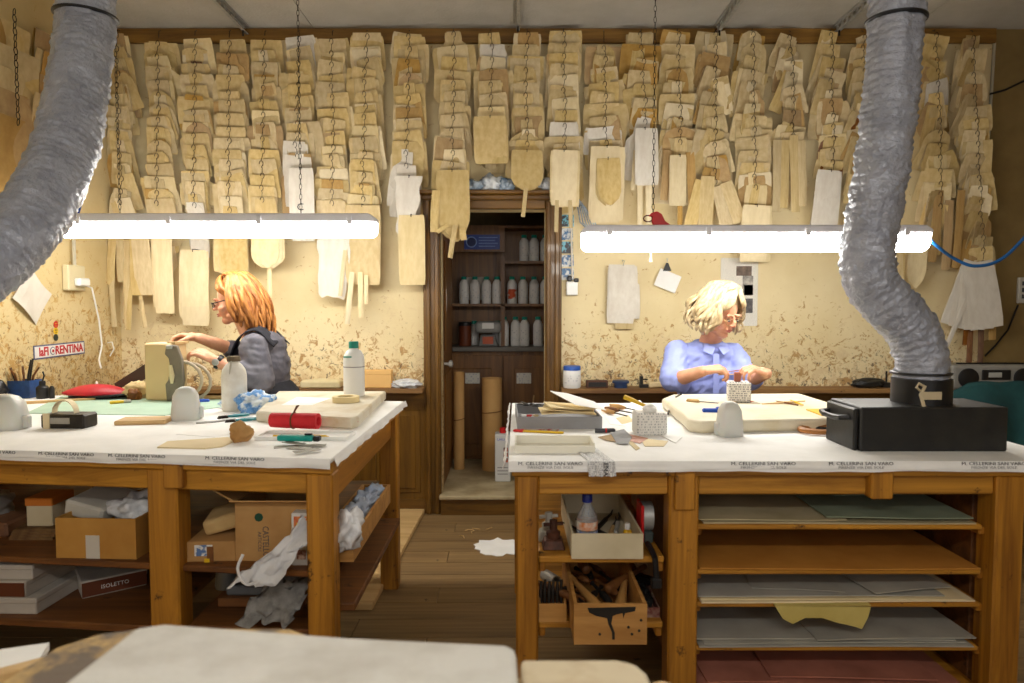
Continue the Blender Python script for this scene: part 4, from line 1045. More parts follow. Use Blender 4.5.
sh = [ # shelf, x0,x1,y0,y1,dz,th,rot,mat,label
 (0,0.57,1.38,2.05,2.95,0.000,0.004,0,M_beige,'large beige card sheet at the bottom of the top bench shelf'),
 (0,0.56,1.0,2.06,2.9,0.008,0.003,0.0,M_beige,'smaller beige card sheet lying on the top bench shelf'),
 (0,0.95,1.385,2.06,2.95,0.014,0.003,-0.02,M_greygreen,'grey green card sheet on the right of the top bench shelf'),
 (0,1.02,1.38,2.30,2.95,0.020,0.002,0.12,M_greygreen,'second grey green sheet lying askew at the back of the top shelf'),
 (1,0.56,1.395,2.045,2.95,0.0,0.004,0,M_kraftsheet,'large ochre card sheet alone on the second bench shelf'),
 (2,0.56,1.38,2.045,2.95,0.0,0.004,0.01,M_card_cream,'cream card sheet at the bottom of the third bench shelf'),
 (2,0.57,1.36,2.05,2.95,0.006,0.003,-0.01,M_card_cream,'second cream sheet with curled corner on the third bench shelf'),
 (2,0.56,1.30,2.06,2.9,0.012,0.003,0.0,M_grey,'wide grey card sheet on the third bench shelf'),
 (2,0.78,1.05,2.09,2.8,0.018,0.002,-0.12,M_grey,'small grey card lying askew in the middle of the third shelf'),
 (2,1.02,1.28,2.07,2.8,0.024,0.002,0.18,M_grey,'grey card turned at an angle on the third bench shelf'),
 (3,0.56,1.38,2.04,2.95,0.0,0.003,0.0,M_grey,'lowest of the grey card sheets on the fourth bench shelf'),
 (3,0.57,1.36,2.05,2.95,0.006,0.003,0.012,M_grey,'middle grey card sheet on the fourth bench shelf'),
 (3,0.56,1.34,2.06,2.95,0.012,0.004,-0.012,M_grey,'topmost broad grey sheet on the fourth bench shelf'),
 (3,0.9,1.385,2.05,2.9,0.019,0.003,0.03,M_grey,'narrow grey sheet on the right of the fourth bench shelf'),
 (4,0.56,1.36,2.05,2.95,0.0,0.006,0.0,M_pink,'large reddish card sheet on the lowest bench shelf'),
 (4,0.57,0.80,2.06,2.9,0.008,0.004,0.05,M_pink,'reddish card piece on the left of the lowest bench shelf'),
 (4,0.80,1.30,2.07,2.9,0.014,0.004,-0.03,M_pink,'upper reddish sheet in the middle of the lowest bench shelf')]
for (si,x0,x1,y0,y1,dz,th,rot,mt,lb) in sh: flat_sheet(x0,x1,y0,y1,SZ[si]+dz,th,rot,mt,lb)
# ragged yellow hide hanging over the third shelf edge
prof = [(775,606),(871,607),(868,618),(862,629),(848,625),(838,623),(822,618),(805,618),(793,624),(783,619)]
zp = SZ[2]+0.028
t = thing('leather_hide', 'ragged pale yellow leather piece hanging over the third shelf edge', 'leather', at(822,606,2.03))
o0 = Vector(t.location)
MB().prismy([((at(a,b,2.03)-o0).x,(at(a,b,2.03)-o0).z) for a,b in prof],0,0.003).build('hanging_flap', M_ylw, t)
MB().sheet(lambda u,v:(at(775+96*u,606,2.03).x-o0.x, v*0.03, 0.001),4,2,(0,0,0.002)).build('flat_part', M_ylw, t)
tag(MB().box(-0.09,0.09,-0.002,0.0,-0.07,0.07).build('printed_photo', mat('bluewhite_print', sr(40,70,150), sr(220,222,226), scale=14, rough=0.4, lo=0.45, hi=0.5)), 'blue and white printed picture stuck behind the bench shelf end', 'poster').location = (1.405,2.62,0.46)

# ---------------------------------------------------------------- boxes etc. on the left section of the right bench
M_creambox = mat('cream_carton', sr(214,202,172), sr(198,184,150), scale=4, rough=0.7)
def open_box(t, x0,x1,y0,y1,h,mt,th=0.006,z=0.0,front=None):
    MB().box(x0,x1,y0,y1,z,z+th).build('bottom', mt, t)
    MB().box(x0,x1,y0,y0+th,z+th,z+(front or h)).build('front_wall', mt, t)
    MB().box(x0,x1,y1-th,y1,z+th,z+h).build('back_wall', mt, t)
    MB().box(x0,x0+th,y0+th,y1-th,z+th,z+h).build('side_wall', mt, t)
    MB().box(x1-th,x1,y0+th,y1-th,z+th,z+h).build('side_wall', mt, t)
t = thing('open_carton', 'cream open carton of small supplies on the upper bench shelf', 'box', (0.28,2.24,0.555))
open_box(t, -0.105,0.105,-0.22,0.22,0.075,M_creambox)
zb = 0.562
t = thing('water_bottle', 'clear plastic bottle with dark blue cap in the cream carton', 'bottle', (0.232,2.13,zb))
M_clear = mat('clear_plastic', sr(222,228,232), rough=0.12, trans=0.75, ior=1.3)
MB().lathe([(0.028,0),(0.032,0.005),(0.032,0.075),(0.03,0.09),(0.013,0.125),(0.013,0.135)],18).build('body', M_clear, t, smooth=True)
MB().lathe([(0.016,0.133),(0.016,0.155),(0.014,0.158)],14).build('cap', mat('navy_cap', sr(20,40,130), rough=0.35), t, smooth=True)
MB().lathe([(0.0328,0.022),(0.0328,0.045)],18).build('label', mat('blue_label', sr(70,110,190), sr(230,230,235), scale=50, rough=0.5), t, smooth=True)
MB().lathe([(0.0328,0.05),(0.0328,0.075)],18).build('label', mat('orange_label2', sr(220,130,70), sr(236,226,210), scale=50, rough=0.5), t, smooth=True)
t = thing('glue_vial', 'small yellow vial with a white cap in the cream carton', 'bottle', (0.362,2.16,zb))
bottle_parts(t, 0.014, 0.055, M_white, mat('amber_plastic', sr(226,176,40), rough=0.35), 0.009, 0.018)
for k, (x, y_, l_, rz, c1, lb) in enumerate(((0.285,2.11,0.10,0.5,M_black,'black pliers lying in the cream carton'),(0.30,2.2,0.12,-0.4,M_darkmetal,'dark awl lying across the cream carton'),(0.322,2.12,0.11,-0.25,M_palewood,'pale wood ruler end in the cream carton'),(0.345,2.16,0.12,-0.2,M_grey,'grey sharpening strip in the cream carton'),(0.25,2.08,0.12,0.6,M_leather_brown,'brown leather strip in the cream carton'))):
    t = thing('hand_tool', lb, 'tool', (x,y_+0.11,zb), rz)
    MB().tbox(0.016,l_,0.012,l_*0.9,0,0.014).build('handle', c1, t, bevel=0.003)
    MB().tube([(0,l_/2,0.008),(0.004,l_/2+0.05,0.010),(-0.002,l_/2+0.09,0.012)],[0.005,0.004,0.002],6).build('blade', M_darkmetal, t)
for k,(x,y_,rx,rz_,lb,mt) in enumerate(((0.115,2.12,0.028,0.03,'rusty brown machine casting on the upper bench shelf',mat('rusty_iron', sr(96,58,40), sr(60,36,26), scale=30, rough=0.6, metal=0.3)),(0.105,2.2,0.022,0.05,'greyish metal block behind the rusty casting',M_grey))):
    t = thing('machine_part', lb, 'machine part', (x+0.012,y_,0.555))
    MB().tbox(0.07,0.07,0.055,0.05,0,0.03).build('base', mt, t, bevel=0.004)
    MB().lathe([(0.02,0.03),(0.022,0.05),(0.012,0.055),(0.012,0.085)],10).build('boss', mt, t, smooth=True)
    MB().tube([(-0.03,0,0.07),(0.03,0,0.075)],0.006,6).build('lever', mt, t)
t = thing('tape_dispenser', 'red and silver tape dispenser on the upper bench shelf', 'dispenser', (0.425,2.2,0.555))
MB(TRS((0,0,0.075),(0,R(90),0))).lathe([(0.045,-0.02),(0.045,0.02)],20).build('drum', M_steel, t, smooth=True)
MB().box(-0.022,-0.012,-0.05,0.04,0,0.12).build('side_plate', M_redpl, t, bevel=0.004)
MB().box(-0.012,0.018,-0.045,0.03,0,0.035).build('base', mat('dispenser_grey', sr(70,80,78), rough=0.5), t, bevel=0.004)
t = thing('bar_clamp', 'black bar clamp hanging over the upper bench shelf edge', 'clamp', (0.418,2.02,0.56))
MB().tube([(0,0.1,0.006),(0,0.02,0.006),(0.0,-0.012,0.0),(0.004,-0.014,-0.06)],0.009,8).build('bar', M_blackplastic, t, smooth=True)
MB().box(-0.012,0.018,-0.028,-0.006,-0.085,-0.055).build('jaw', M_blackplastic, t, bevel=0.004)
# wooden tool crate
M_crate = wood('crate_wood', sr(196,146,80), sr(160,110,52), 'X', rough=0.6, stain=sr(60,40,22), spots=0.68)
t = thing('tool_crate', 'wooden crate of hammers with a black paint splash on its front', 'crate', (0.275,2.18,0.352))
open_box(t, -0.102,0.102,-0.27,0.2,0.115,M_crate,0.010)
spl = [(-0.065,0.105),(0.07,0.108),(0.068,0.096),(0.04,0.09),(0.036,0.075),(0.033,0.09),(0.015,0.086),(0.006,0.082),(0.002,0.06),(0.012,0.035),(0.012,0.015),(0.005,0.015),(0.004,0.036),(-0.006,0.058),(-0.01,0.076),(-0.04,0.082),(-0.06,0.092)]
MB().prismy(spl,-0.2712,-0.27).build('paint_splash', M_black, t)
for (x,z) in ((0.05,0.05),(0.08,0.04),(0.085,0.07),(-0.03,0.03),(0.06,0.03)): MB(TRS((x,-0.27,z),(R(90),0,0))).lathe([(0.004,0),(0.004,0.0012)],8).build('paint_drop', M_black, t)
M_handle = wood('hammer_handle', sr(196,150,86), sr(160,112,58), 'Y', rough=0.5)
for k,(x,y0,z,rz,rx,hm,lb) in enumerate(((0.255,1.985,0.42,0.35,0.06,M_handle,'hammer with a turned light wood handle in the crate'),(0.315,2.0,0.418,-0.25,0.05,M_handle,'hammer with a pale handle end beside the first in the crate'),
        (0.22,2.06,0.405,0.9,0.1,M_darkwood,'dark handled mallet lying left in the crate'),(0.29,2.1,0.43,-0.8,0.1,M_darkwood,'dark handled hammer lying across the crate back'),(0.24,2.2,0.45,0.2,0.15,M_darkwood,'old dark hammer at the rear of the crate'))):
    t = thing('hammer', lb, 'hammer', (x,y0,z), rz)
    MB(TRS((0,0,0),(R(-84),0,0))).lathe([(0.008,0),(0.0145,0.005),(0.0165,0.03),(0.012,0.09),(0.009,0.15),(0.0085,0.2)],12).build('handle', hm, t, smooth=True)
    MB(TRS((0,0.2,-0.022),(0,0,0))).box(-0.04,0.04,-0.012,0.012,-0.012,0.012).build('head', M_darkmetal, t, bevel=0.004)
for k in range(11):
    r_ = random.Random(100+k); l_ = r_.uniform(0.09,0.15)
    o = MB(TRS((0,0,0),(0,R(90)+r_.uniform(-0.15,0.15),0))).lathe([(0.004,-l_/2),(0.010,-l_/2+0.01),(0.011,-0.01),(0.006,0.0),(0.005,l_/2-0.01),(0.008,l_/2)],8).build('old_tool', (M_black, M_darkwood, M_darkmetal)[k%3], smooth=True)
    o.location = (0.215+0.02*(k%7), 2.03+0.028*k, 0.415+0.006*(k%3)); o.rotation_euler = (0,0,r_.uniform(0.9,2.2)); tag(o, 'dark worn tool heaped in the paint splashed crate', 'tool', 'dark tools in the crate')
t = thing('tool_box', 'small wooden box of dark punches on the lower bench shelf', 'box', (0.118,2.10,0.352))
open_box(t, -0.038,0.045,-0.05,0.12,0.055,M_crate,0.006)
for k in range(6):
    o = MB().tube([(0,0,0),(0,0.01,0.06),(0.002,0.015,0.095)],[0.005,0.006,0.004],6).build('leather_punch', M_darkmetal); o.location = (0.088+k*0.0125,2.09+0.012*(k%2),0.360); tag(o,'dark steel leather punch standing in the small wooden box','punch','punches in the small wooden box')
o = MB(TRS((0,0,0),(R(80),0,R(15)))).lathe([(0.02,-0.06),(0.02,0.06),(0.016,0.06),(0.016,-0.05)],14).build('metal_pipe', M_steel, smooth=True); o.location = (0.126,2.3,0.46); 
tag(o,'short grey pipe end poking out above the small wooden box','pipe')
o.location=(0.13,2.3,0.385)
t = thing('scrap_box', 'low carton of black metal scraps on the lower bench shelf', 'box', (0.415,2.16,0.352))
open_box(t,-0.034,0.034,-0.08,0.12,0.03,mat('newsprint_box', sr(170,150,130), sr(110,50,44), scale=30, rough=0.7),0.004)
for k in range(6):
    o = crumple('metal_scrap', M_black, (0.40+0.014*(k%2)*1.5,2.11+0.028*k,0.357), (0.016,0.02,0.022), 20+k); tag(o,'black metal scrap heaped in the low carton','scrap','black scraps in the low carton')
# ================================================================ THINGS UNDER THE LEFT BENCH
def S1(x, Y): return at(x, 400, Y).x
SH1 = 0.49; SH2 = 0.295
M_carton2 = mat('yellow_carton', sr(196,146,70), sr(178,126,54), scale=5, rough=0.75, bump=0.03)
t = thing('carton', 'brown carton holding foam and plastic on the left bench upper shelf', 'box', (-1.325,2.34,SH1), R(-3))
open_box(t,-0.13,0.135,-0.14,0.2,0.13,M_carton2)
MB().box(-0.03,0.015,-0.1415,-0.14,0.0,0.075).build('clear_tape', mat('tape_film', sr(206,200,188), rough=0.3), t)
o = MB(TRS((0,0,0),(R(6),R(12),R(-8)))).box(-0.07,0.07,-0.09,0.09,-0.025,0.03).build('foam_block', mat('offwhite_foam', sr(206,202,190), sr(190,186,174), scale=8, rough=0.8), bevel=0.008); o.location=(-1.40,2.36,SH1+0.135); tag(o,'off white foam block resting on top of the brown carton','foam')
M_duskbag = mat('dull_grey_film', sr(140,138,132), sr(160,158,152), scale=10, rough=0.4, bump=0.5, bscale=30)
M_clearbag = mat('clear_bag', sr(200,202,204), sr(232,234,236), scale=26, rough=0.2, bump=0.7, bscale=40)
o = crumple('plastic_bag', M_clearbag, (-1.26,2.34,SH1+0.075), (0.075,0.08,0.06), 31, amp=0.5); tag(o,'crumpled clear plastic bag stuffed in the brown carton','plastic bag')
t = thing('lidded_box', 'small white box with an orange lid beside the brown carton', 'box', (-1.645,2.46,SH1+0.04))
MB().box(-0.045,0.045,-0.06,0.06,0,0.075).build('body', M_creambox, t, bevel=0.003)
MB().box(-0.048,0.048,-0.063,0.063,0.072,0.10).build('lid', mat('orange_lid', sr(206,120,40), rough=0.6), t, bevel=0.003)
for k in range(4):
    o = MB().box(-0.075,0.075,-0.075,0.06,0,0.009).build('thin_book', mat('brown_cover', sr(96,66,36), sr(130,100,60), scale=30, rough=0.7)); o.location=(-1.66+0.004*k,2.45,SH1+0.0098*k); o.rotation_euler=(0,0,0.03*k); tag(o,'thin brown board in the stack under the orange lidded box','board','brown boards under the lidded box')
t = thing('brown_case', 'dark brown leather case at the left of the shelf stack', 'case', (-1.80,2.46,SH1))
MB().box(-0.07,0.04,-0.06,0.1,0,0.05).build('body', M_leather_brown, t, bevel=0.008); MB().box(-0.03,0.0,-0.066,-0.06,0.015,0.035).build('clasp', M_darkmetal, t)
o = crumple('plastic_bag', M_duskbag, (-1.95,2.52,SH1), (0.10,0.13,0.075), 33, amp=0.4); tag(o,'greyish plastic bag lying at the end of the upper shelf','plastic bag')
t = thing('carton', 'low carton with a blue and white label under the soft beige block', 'box', (-0.955,2.25,SH1), R(4))
MB().box(-0.075,0.075,-0.08,0.1,0,0.065).build('body', M_carton, t, bevel=0.003)
MB().box(-0.05,0.005,-0.0815,-0.08,0.02,0.055).build('label', mat('parcel_label', sr(90,120,170), sr(226,226,222), scale=40, rough=0.5, lo=0.45, hi=0.5), t)
MB().box(-0.012,0.008,-0.083,-0.0815,0.0,0.05).build('tape', M_leather_brown, t)
MB().box(-0.02,-0.004,-0.0835,-0.0815,-0.001,0.012).build('sticker', M_yellow, t)
o = MB(TRS((0,0,0),(R(3),R(-14),R(10)))).box(-0.07,0.07,-0.07,0.08,-0.02,0.03).build('foam_block', mat('beige_foam', sr(204,174,120), sr(188,156,102), scale=8, rough=0.85), bevel=0.012, seg=2); o.location=(-0.935,2.29,SH1+0.105); tag(o,'soft beige block lying slanted on the low labelled carton','foam')
t = thing('carton', 'tall open carton with printed lettering and raised flaps', 'box', (-0.775,2.31,SH1))
open_box(t,-0.10,0.145,-0.13,0.14,0.185,M_carton)
MB(TRS((-0.10,0,0.185),(0,R(-60),0))).box(0,0.005,-0.13,0.14,0,0.09).build('flap', M_carton, t)
MB(TRS((0.145,0,0.185),(0,R(60),0))).box(-0.005,0,-0.13,0.14,0,0.08).build('flap', M_carton, t)
MB(TRS((0,-0.13,0.185),(R(70),0,0))).box(-0.10,0.145,0,0.004,0,0.05).build('flap', M_carton, t)
text_mesh('CASTELLO', 0.028, TRS((-0.005,-0.1305,0.062),(R(90),R(90),0)), M_ink, 'lettering', t, sx=0.75)
text_mesh('ARTICOLI', 0.016, TRS((-0.024,-0.1305,0.062),(R(90),R(90),0)), M_ink, 'lettering', t, sx=0.9)
MB(TRS((-0.025,-0.13,0.14),(R(90),0,0))).lathe([(0.014,0),(0.014,0.001)],8).build('printed_emblem', mat('emblem_green', sr(20,70,50), rough=0.6), t)
t = thing('match_box', 'white box with a yellow and red printed front beside the tall carton', 'box', (-0.655,2.17,SH1+0.05))
MB().box(-0.03,0.03,-0.03,0.05,-0.05,0.115).build('body', mat('white_carton', sr(214,212,206), rough=0.6), t, bevel=0.002)
MB().box(-0.022,0.022,-0.0315,-0.03,0.02,0.105).build('printed_front', mat('red_print', sr(200,70,50), sr(226,160,90), scale=30, rough=0.5), t)
MB().box(-0.014,0.014,-0.033,-0.0315,0.028,0.085).build('printed_yellow', mat('yellow_print', sr(230,204,40), rough=0.5), t)
MB().box(-0.014,0.014,-0.0325,-0.03,-0.03,0.0).build('printed_mark', mat('dark_print2', sr(120,60,40), sr(226,200,180), scale=50, rough=0.5), t)
# white carrier bag spilling over the shelf
def draped(name, pts, w0, mt, label, cat, loc=(0,0,0), nu=14, nv=24, amp=0.02, seed=1, th=0.002):
    P = catmull(pts, 8)
    def fn(u, v):
        k = v*(len(P)-1); i = min(int(k), len(P)-2); p = P[i].lerp(P[i+1], k-i)
        d = (P[min(i+1,len(P)-1)]-P[i]); 
        s_ = w0[0]+(w0[1]-w0[0])*v
        q = Vector((u*3.0+seed, v*5, seed*2.3))
        off = amp*noise.noise(q) + amp*0.6*noise.noise(q*2.7)
        return p + Vector(((u-0.5)*s_ + amp*0.7*noise.noise(q*1.9+Vector((5,5,5))), off*1.5 - 0.02*abs(u-0.5), off*0.8))
    o = MB().sheet(fn, nu, nv, (0,0.001,th)).build(name, mt, smooth='all')
    return tag(o, label, cat)
M_bag = mat('white_bag_film', sr(226,226,226), sr(208,208,210), scale=12, rough=0.35, bump=0.35, bscale=30)
draped('carrier_bag', [(-0.63,2.16,0.655),(-0.64,2.10,0.60),(-0.68,2.06,0.565),(-0.72,2.04,0.52),(-0.77,2.03,0.475)], (0.05,0.14), M_bag, 'white plastic carrier bag spilling over the shelf edge beside the bench leg', 'bag', amp=0.017, seed=4)
o = crumple('plastic_bag', M_bag, (-0.525,2.20,0.53), (0.045,0.08,0.06), 35, amp=0.5); tag(o,'white plastic bag bulging out behind the right bench leg','plastic bag')
o = MB().tube(catmull([(-0.80,2.045,0.56),(-0.81,2.03,0.52),(-0.785,2.025,0.478),(-0.74,2.03,0.485)],6),0.005,6).build('bag_handle', M_bag, smooth=True); tag(o,'loose white bag handle looped over the shelf edge','bag handle')
o = draped('grey_rag', [(-0.68,2.35,0.46),(-0.70,2.22,0.43),(-0.73,2.14,0.38),(-0.76,2.10,0.335)], (0.14,0.16), mat('grey_cloth', sr(150,148,144), sr(118,116,114), scale=30, rough=0.9, bump=0.3, bscale=60), 'crumpled grey rag on the lower shelf under the carrier bag', 'rag', amp=0.032, seed=7)
t = thing('squeeze_bottle', 'milky squeeze bottle with a green nozzle on the lower shelf', 'bottle', (-1.02,2.45,SH2))
MB().lathe([(0.035,0),(0.038,0.008),(0.03,0.09),(0.018,0.11)],16).build('body', mat('milky_grey', sr(170,176,176), rough=0.35), t, smooth=True)
MB().lathe([(0.014,0.11),(0.014,0.125),(0.004,0.165)],12).build('nozzle', M_greenpl, t, smooth=True)
o = MB().box(-0.13,0.13,-0.12,0.1,0,0.035).build('stone_slab', mat('grey_slate', sr(104,106,108), sr(84,86,88), scale=10, rough=0.6), bevel=0.006); o.location=(-0.83,2.42,SH2+0.03); tag(o,'grey stone slab on a dark board on the lower shelf','slab')
o = MB().box(-0.15,0.14,-0.14,0.12,0,0.03).build('dark_board', M_darkwood, bevel=0.004); o.location=(-0.83,2.42,SH2); tag(o,'dark wooden board under the grey stone slab','board')
# shoe boxes lower left
M_shoewhite = mat('shoebox_white', sr(196,190,180), sr(180,172,162), scale=6, rough=0.7)
M_brownlab = mat('brown_label', sr(96,48,22), rough=0.6)
def shoebox(loc, rot, w_, d_, h_, lab, label, txt):
    t = thing('shoe_box', label, 'box', loc, rot)
    MB().box(-w_/2,w_/2,-d_/2,d_/2,0,h_*0.72).build('body', M_shoewhite, t, bevel=0.003)
    MB().box(-w_/2-0.003,w_/2+0.003,-d_/2-0.003,d_/2+0.003,h_*0.66,h_).build('lid', M_shoewhite, t, bevel=0.003)
    if lab:
        MB().box(-w_/2+0.0,w_/2,-d_/2-0.0045,-d_/2-0.003,h_*0.1,h_*0.92).build('end_label', M_brownlab, t)
        text_mesh(txt, h_*0.32, TRS((0,-d_/2-0.005,h_*0.5),(R(90),0,0)), M_white, 'lettering', t)
shoebox((-1.69,2.36,SH2),R(-2),0.30,0.26,0.055,False,'lowest white shoe box on the lower left shelf','')
shoebox((-1.70,2.36,SH2+0.055),R(-2),0.25,0.26,0.055,True,'shoe box with a brown end label, middle of the lower stack','MISTERI')
shoebox((-1.68,2.37,SH2+0.110),R(-1),0.24,0.26,0.05,False,'plain off white box on top of the lower left stack','')
shoebox((-1.465,2.50,SH2),R(38),0.20,0.24,0.06,True,'turned shoe box with a brown end label beside the stack','ISOLETTO')
o = MB(TRS((0,0,0),(0,0,R(40)))).box(-0.11,0.11,-0.16,0.14,0,0.05).build('shoe_box', mat('dark_carton', sr(110,92,74), sr(90,72,56), scale=14, rough=0.8), bevel=0.003); o.location=(-1.33,2.78,SH2); tag(o,'dark carton lying at the back of the lower left shelf','box')
# tray with rags on the right end of the upper shelf
t = thing('wooden_tray', 'long wooden tray filled with cloth on the bench end', 'tray', (-0.565,2.50,SH1))
open_box(t,-0.05,0.065,-0.33,0.34,0.075,M_crate,0.010)
for k in range(5):
    o = crumple('rag', mat('rag_cloth%d'%k, sr(196-10*k,196-6*k,196), sr(150,156,170), scale=20, rough=0.85), (-0.558,2.30+0.11*k,SH1+0.02), (0.042,0.07,0.04), 41+k, amp=0.6); tag(o,'crumpled pale rag in the long wooden tray','rag','rags in the wooden tray')
# planks and papers on the floor
o = MB().box(-0.09,0.09,-0.7,0.7,0,0.03).build('floor_plank', M_palewood, bevel=0.004); o.location=(-0.66,3.62,0.0); o.rotation_euler=(0,0,R(-2)); tag(o,'pale loose plank lying on the floor beside the left bench','plank')
def ragged(name, c, rx, ry, mt, label, cat, seed, th=0.003):
    r = random.Random(seed); pts = []
    for k in range(26):
        a = 2*PI*k/26; q = r.uniform(0.72,1.05); pts.append((rx*q*math.cos(a)*(1.15 if abs(math.cos(a))>0.7 else 1), ry*q*math.sin(a)))
    o = MB().prism(pts, 0, th).build(name, mt); o.location = c; return tag(o, label, cat)
p = onz(500,547,0); ragged('paper_scrap', (p.x,p.y,0.0), 0.13, 0.15, M_paper, 'torn white paper lying on the floor by the right bench leg', 'paper', 3)
for k,(x,y_) in enumerate(((465,531),(472,534),(480,530),(492,528),(460,536))):
    p = onz(x,y_,0); o = MB().tube([(0,0,0.003),(0.02,0.01,0.006),(0.05,0.004,0.003)],0.003,5).build('wood_shaving', M_palewood); o.location=(p.x,p.y,0); o.rotation_euler=(0,0,k*1.3); tag(o,'thin pale offcut lying on the floor before the doorway','offcut','offcuts on the floor')

# ================================================================ FOREGROUND BENCH with marble slab
FZ = 0.86
M_marble = mat('worn_marble', sr(206,203,195), sr(164,156,142), scale=5, lo=0.5, hi=0.82, rough=0.6, bump=0.35, bscale=26)
M_worn = mat('worn_board', sr(198,164,104), sr(112,98,84), scale=16, rough=0.7, bump=0.25, lo=0.42, hi=0.58, detail=6)
M_worn2 = mat('worn_bench_top', sr(206,190,158), sr(176,150,112), scale=7, rough=0.6, bump=0.2, lo=0.42, hi=0.62)
fb = thing('work_bench', 'worn wooden bench carrying the thick marble slab', 'table', (0,0.6,0))
MB().prism([(-0.60,-0.35),(0.17,-0.35),(0.17,0.0),(0.168,0.09),(0.155,0.20),(0.13,0.21),(-0.1,0.21),(-0.30,0.335),(-0.50,0.338),(-0.555,0.32),(-0.59,0.28),(-0.60,0.2)],FZ-0.045,FZ).build('top_board', M_worn, fb, bevel=0.006)
for x in (-0.55,0.10):
    for y_ in (-0.3,0.12): MB().box(x-0.035,x+0.035,y_-0.035,y_+0.035,0,FZ-0.045).build('leg', M_tablewood_z, fb)
MB().box(-0.55,0.10,-0.28,-0.25,FZ-0.14,FZ-0.045).build('apron', M_tablewood, fb)
MB().box(-0.55,0.10,0.08,0.11,FZ-0.14,FZ-0.045).build('apron', M_tablewood, fb)
# marble slab
sz = 0.90
c1 = onz(150,622,sz); c2 = onz(516,643,sz)
sl = MB().prism([(-0.50,0.3),(0.02,0.3),(c2.x,c2.y-0.01),(c2.x-0.012,c2.y),(c2.x-0.2,c2.y+0.018),(c1.x+0.02,c1.y),(c1.x-0.012,c1.y-0.012)],FZ,sz).build('marble_slab', M_marble, bevel=0.008, seg=2)
tag(sl, 'thick worn grey white marble slab lying on the foreground bench', 'slab')
# pale board to the right of the slab
o = MB().prism([(0.01,0.5),(0.16,0.5),(0.155,0.78),(0.145,0.802),(0.125,0.812),(0.01,0.812)],FZ+0.0,FZ+0.02).build('cutting_board', M_worn2, bevel=0.006, seg=2); tag(o,'pale scarred wooden cutting board beside the marble slab','board')
t = thing('wooden_mallet', 'round wooden mallet head standing beside the pale board', 'mallet', (0.158,0.70,FZ))
MB().lathe([(0.014,0),(0.016,0.004),(0.016,0.02),(0.012,0.028),(0.006,0.03)],16).build('head', M_palewood, t, smooth=True)
t.location = (0.163,0.735,FZ)
# wood and paper offcuts on the left of the foreground bench, on a low stool
st = thing('low_stand', 'low wooden stand with offcuts beside the foreground bench', 'stand', (-0.72,0.95,0))
MB().box(-0.26,0.12,-0.2,0.16,0.70,0.73).build('top', M_darkwood, st)
for x in (-0.22,0.08):
    for y_ in (-0.16,0.12): MB().box(x-0.02,x+0.02,y_-0.02,y_+0.02,0,0.70).build('leg', M_darkwood, st)
p = onz(-22,690,0.735)
o = MB(TRS((0,0,0),(0,0,R(38)))).box(-0.12,0.12,-0.012,0.012,0,0.02).build('wood_offcut', M_palewood, bevel=0.002); o.location=(p.x-0.02,p.y-0.0,0.73); tag(o,'pale wood batten lying on the low stand','offcut')
o = MB(TRS((0,0,0),(0,0,R(20)))).box(-0.07,0.07,-0.05,0.05,0,0.012).build('paper_pad', M_paper); o.location=(p.x-0.03,p.y+0.06,0.73); tag(o,'white paper pad lying on the low stand','paper')
# ================================================================ THINGS ON THE LEFT BENCH
def poly_thing(name, pts, z, th, mt, label, cat, bevel=0, parent=None):
    P = [onz(a,b,z+th) for a,b in pts]; c_ = sum(P, Vector())/len(P)
    o = MB().prism([(p.x-c_.x,p.y-c_.y) for p in P],0,th).build(name, mt, parent, bevel=bevel); o.location = (c_.x,c_.y,z)
    if label: tag(o,label,cat)
    return o
M_milky = mat('milky_translucent', sr(226,226,220), rough=0.35, trans=0.25, sss=0.2)
def trowel_cup(loc, rz, w_, d_, h_, label, nm='scoop_cup'):
    t = thing(nm, label, 'container', loc, rz)
    seg = 24; pf = [(1.0,0),(1.02,0.03),(0.98,0.35),(0.86,0.75),(0.62,0.93),(0.3,1.0)]
    m = MB(); vs_ = []; fs = []
    for s_, z in pf:
        for k in range(seg):
            a = 2*PI*k/seg; cx = math.copysign(abs(math.cos(a))**0.55, math.cos(a)); sy = math.copysign(abs(math.sin(a))**0.55, math.sin(a))
            vs_.append((cx*w_/2*s_, sy*d_/2*s_, z*h_))
    for i in range(len(pf)-1):
        for k in range(seg): k2=(k+1)%seg; fs.append((i*seg+k,i*seg+k2,(i+1)*seg+k2,(i+1)*seg+k))
    fs.append(tuple(reversed(range(seg)))); n=(len(pf)-1)*seg; fs.append(tuple(range(n,n+seg)))
    m.add(vs_,fs).build('body', M_milky, t, smooth=True)
    MB().box(w_*0.46,w_*0.62,-0.012,0.012,h_*0.03,h_*0.4).build('spout', M_milky, t, bevel=0.004)
    return t
p = onz(-6,431,TZ); trowel_cup((p.x,p.y+0.05,TZ),0,0.155,0.11,0.125,'milky plastic container at the left end of the bench')
p = onz(182,421,TZ); trowel_cup((p.x,p.y+0.035,TZ),R(10),0.105,0.075,0.13,'milky plastic scoop standing before the beige bag')
M_mat = mat('green_cutting_mat', sr(178,206,186), sr(166,196,176), scale=10, rough=0.5)
poly_thing('cutting_mat', [(26,413),(165,415),(238,404),(222,396),(100,394),(62,396)], TZ, 0.003, M_mat, 'pale green cutting mat lying on the left bench', 'mat')
p = onz(62,429,TZ); t = thing('weight_block', 'dark metal weight block with a leather band loop handle', 'weight', (p.x,p.y+0.045,TZ), R(-3))
MB().box(-0.082,0.082,-0.042,0.042,0,0.052).build('block', mat('dark_bronze', sr(62,56,46), sr(40,36,30), scale=12, rough=0.45, metal=0.4), t, bevel=0.006)
MB().box(-0.06,0.03,-0.0435,-0.042,0.018,0.04).build('label', M_grey, t)
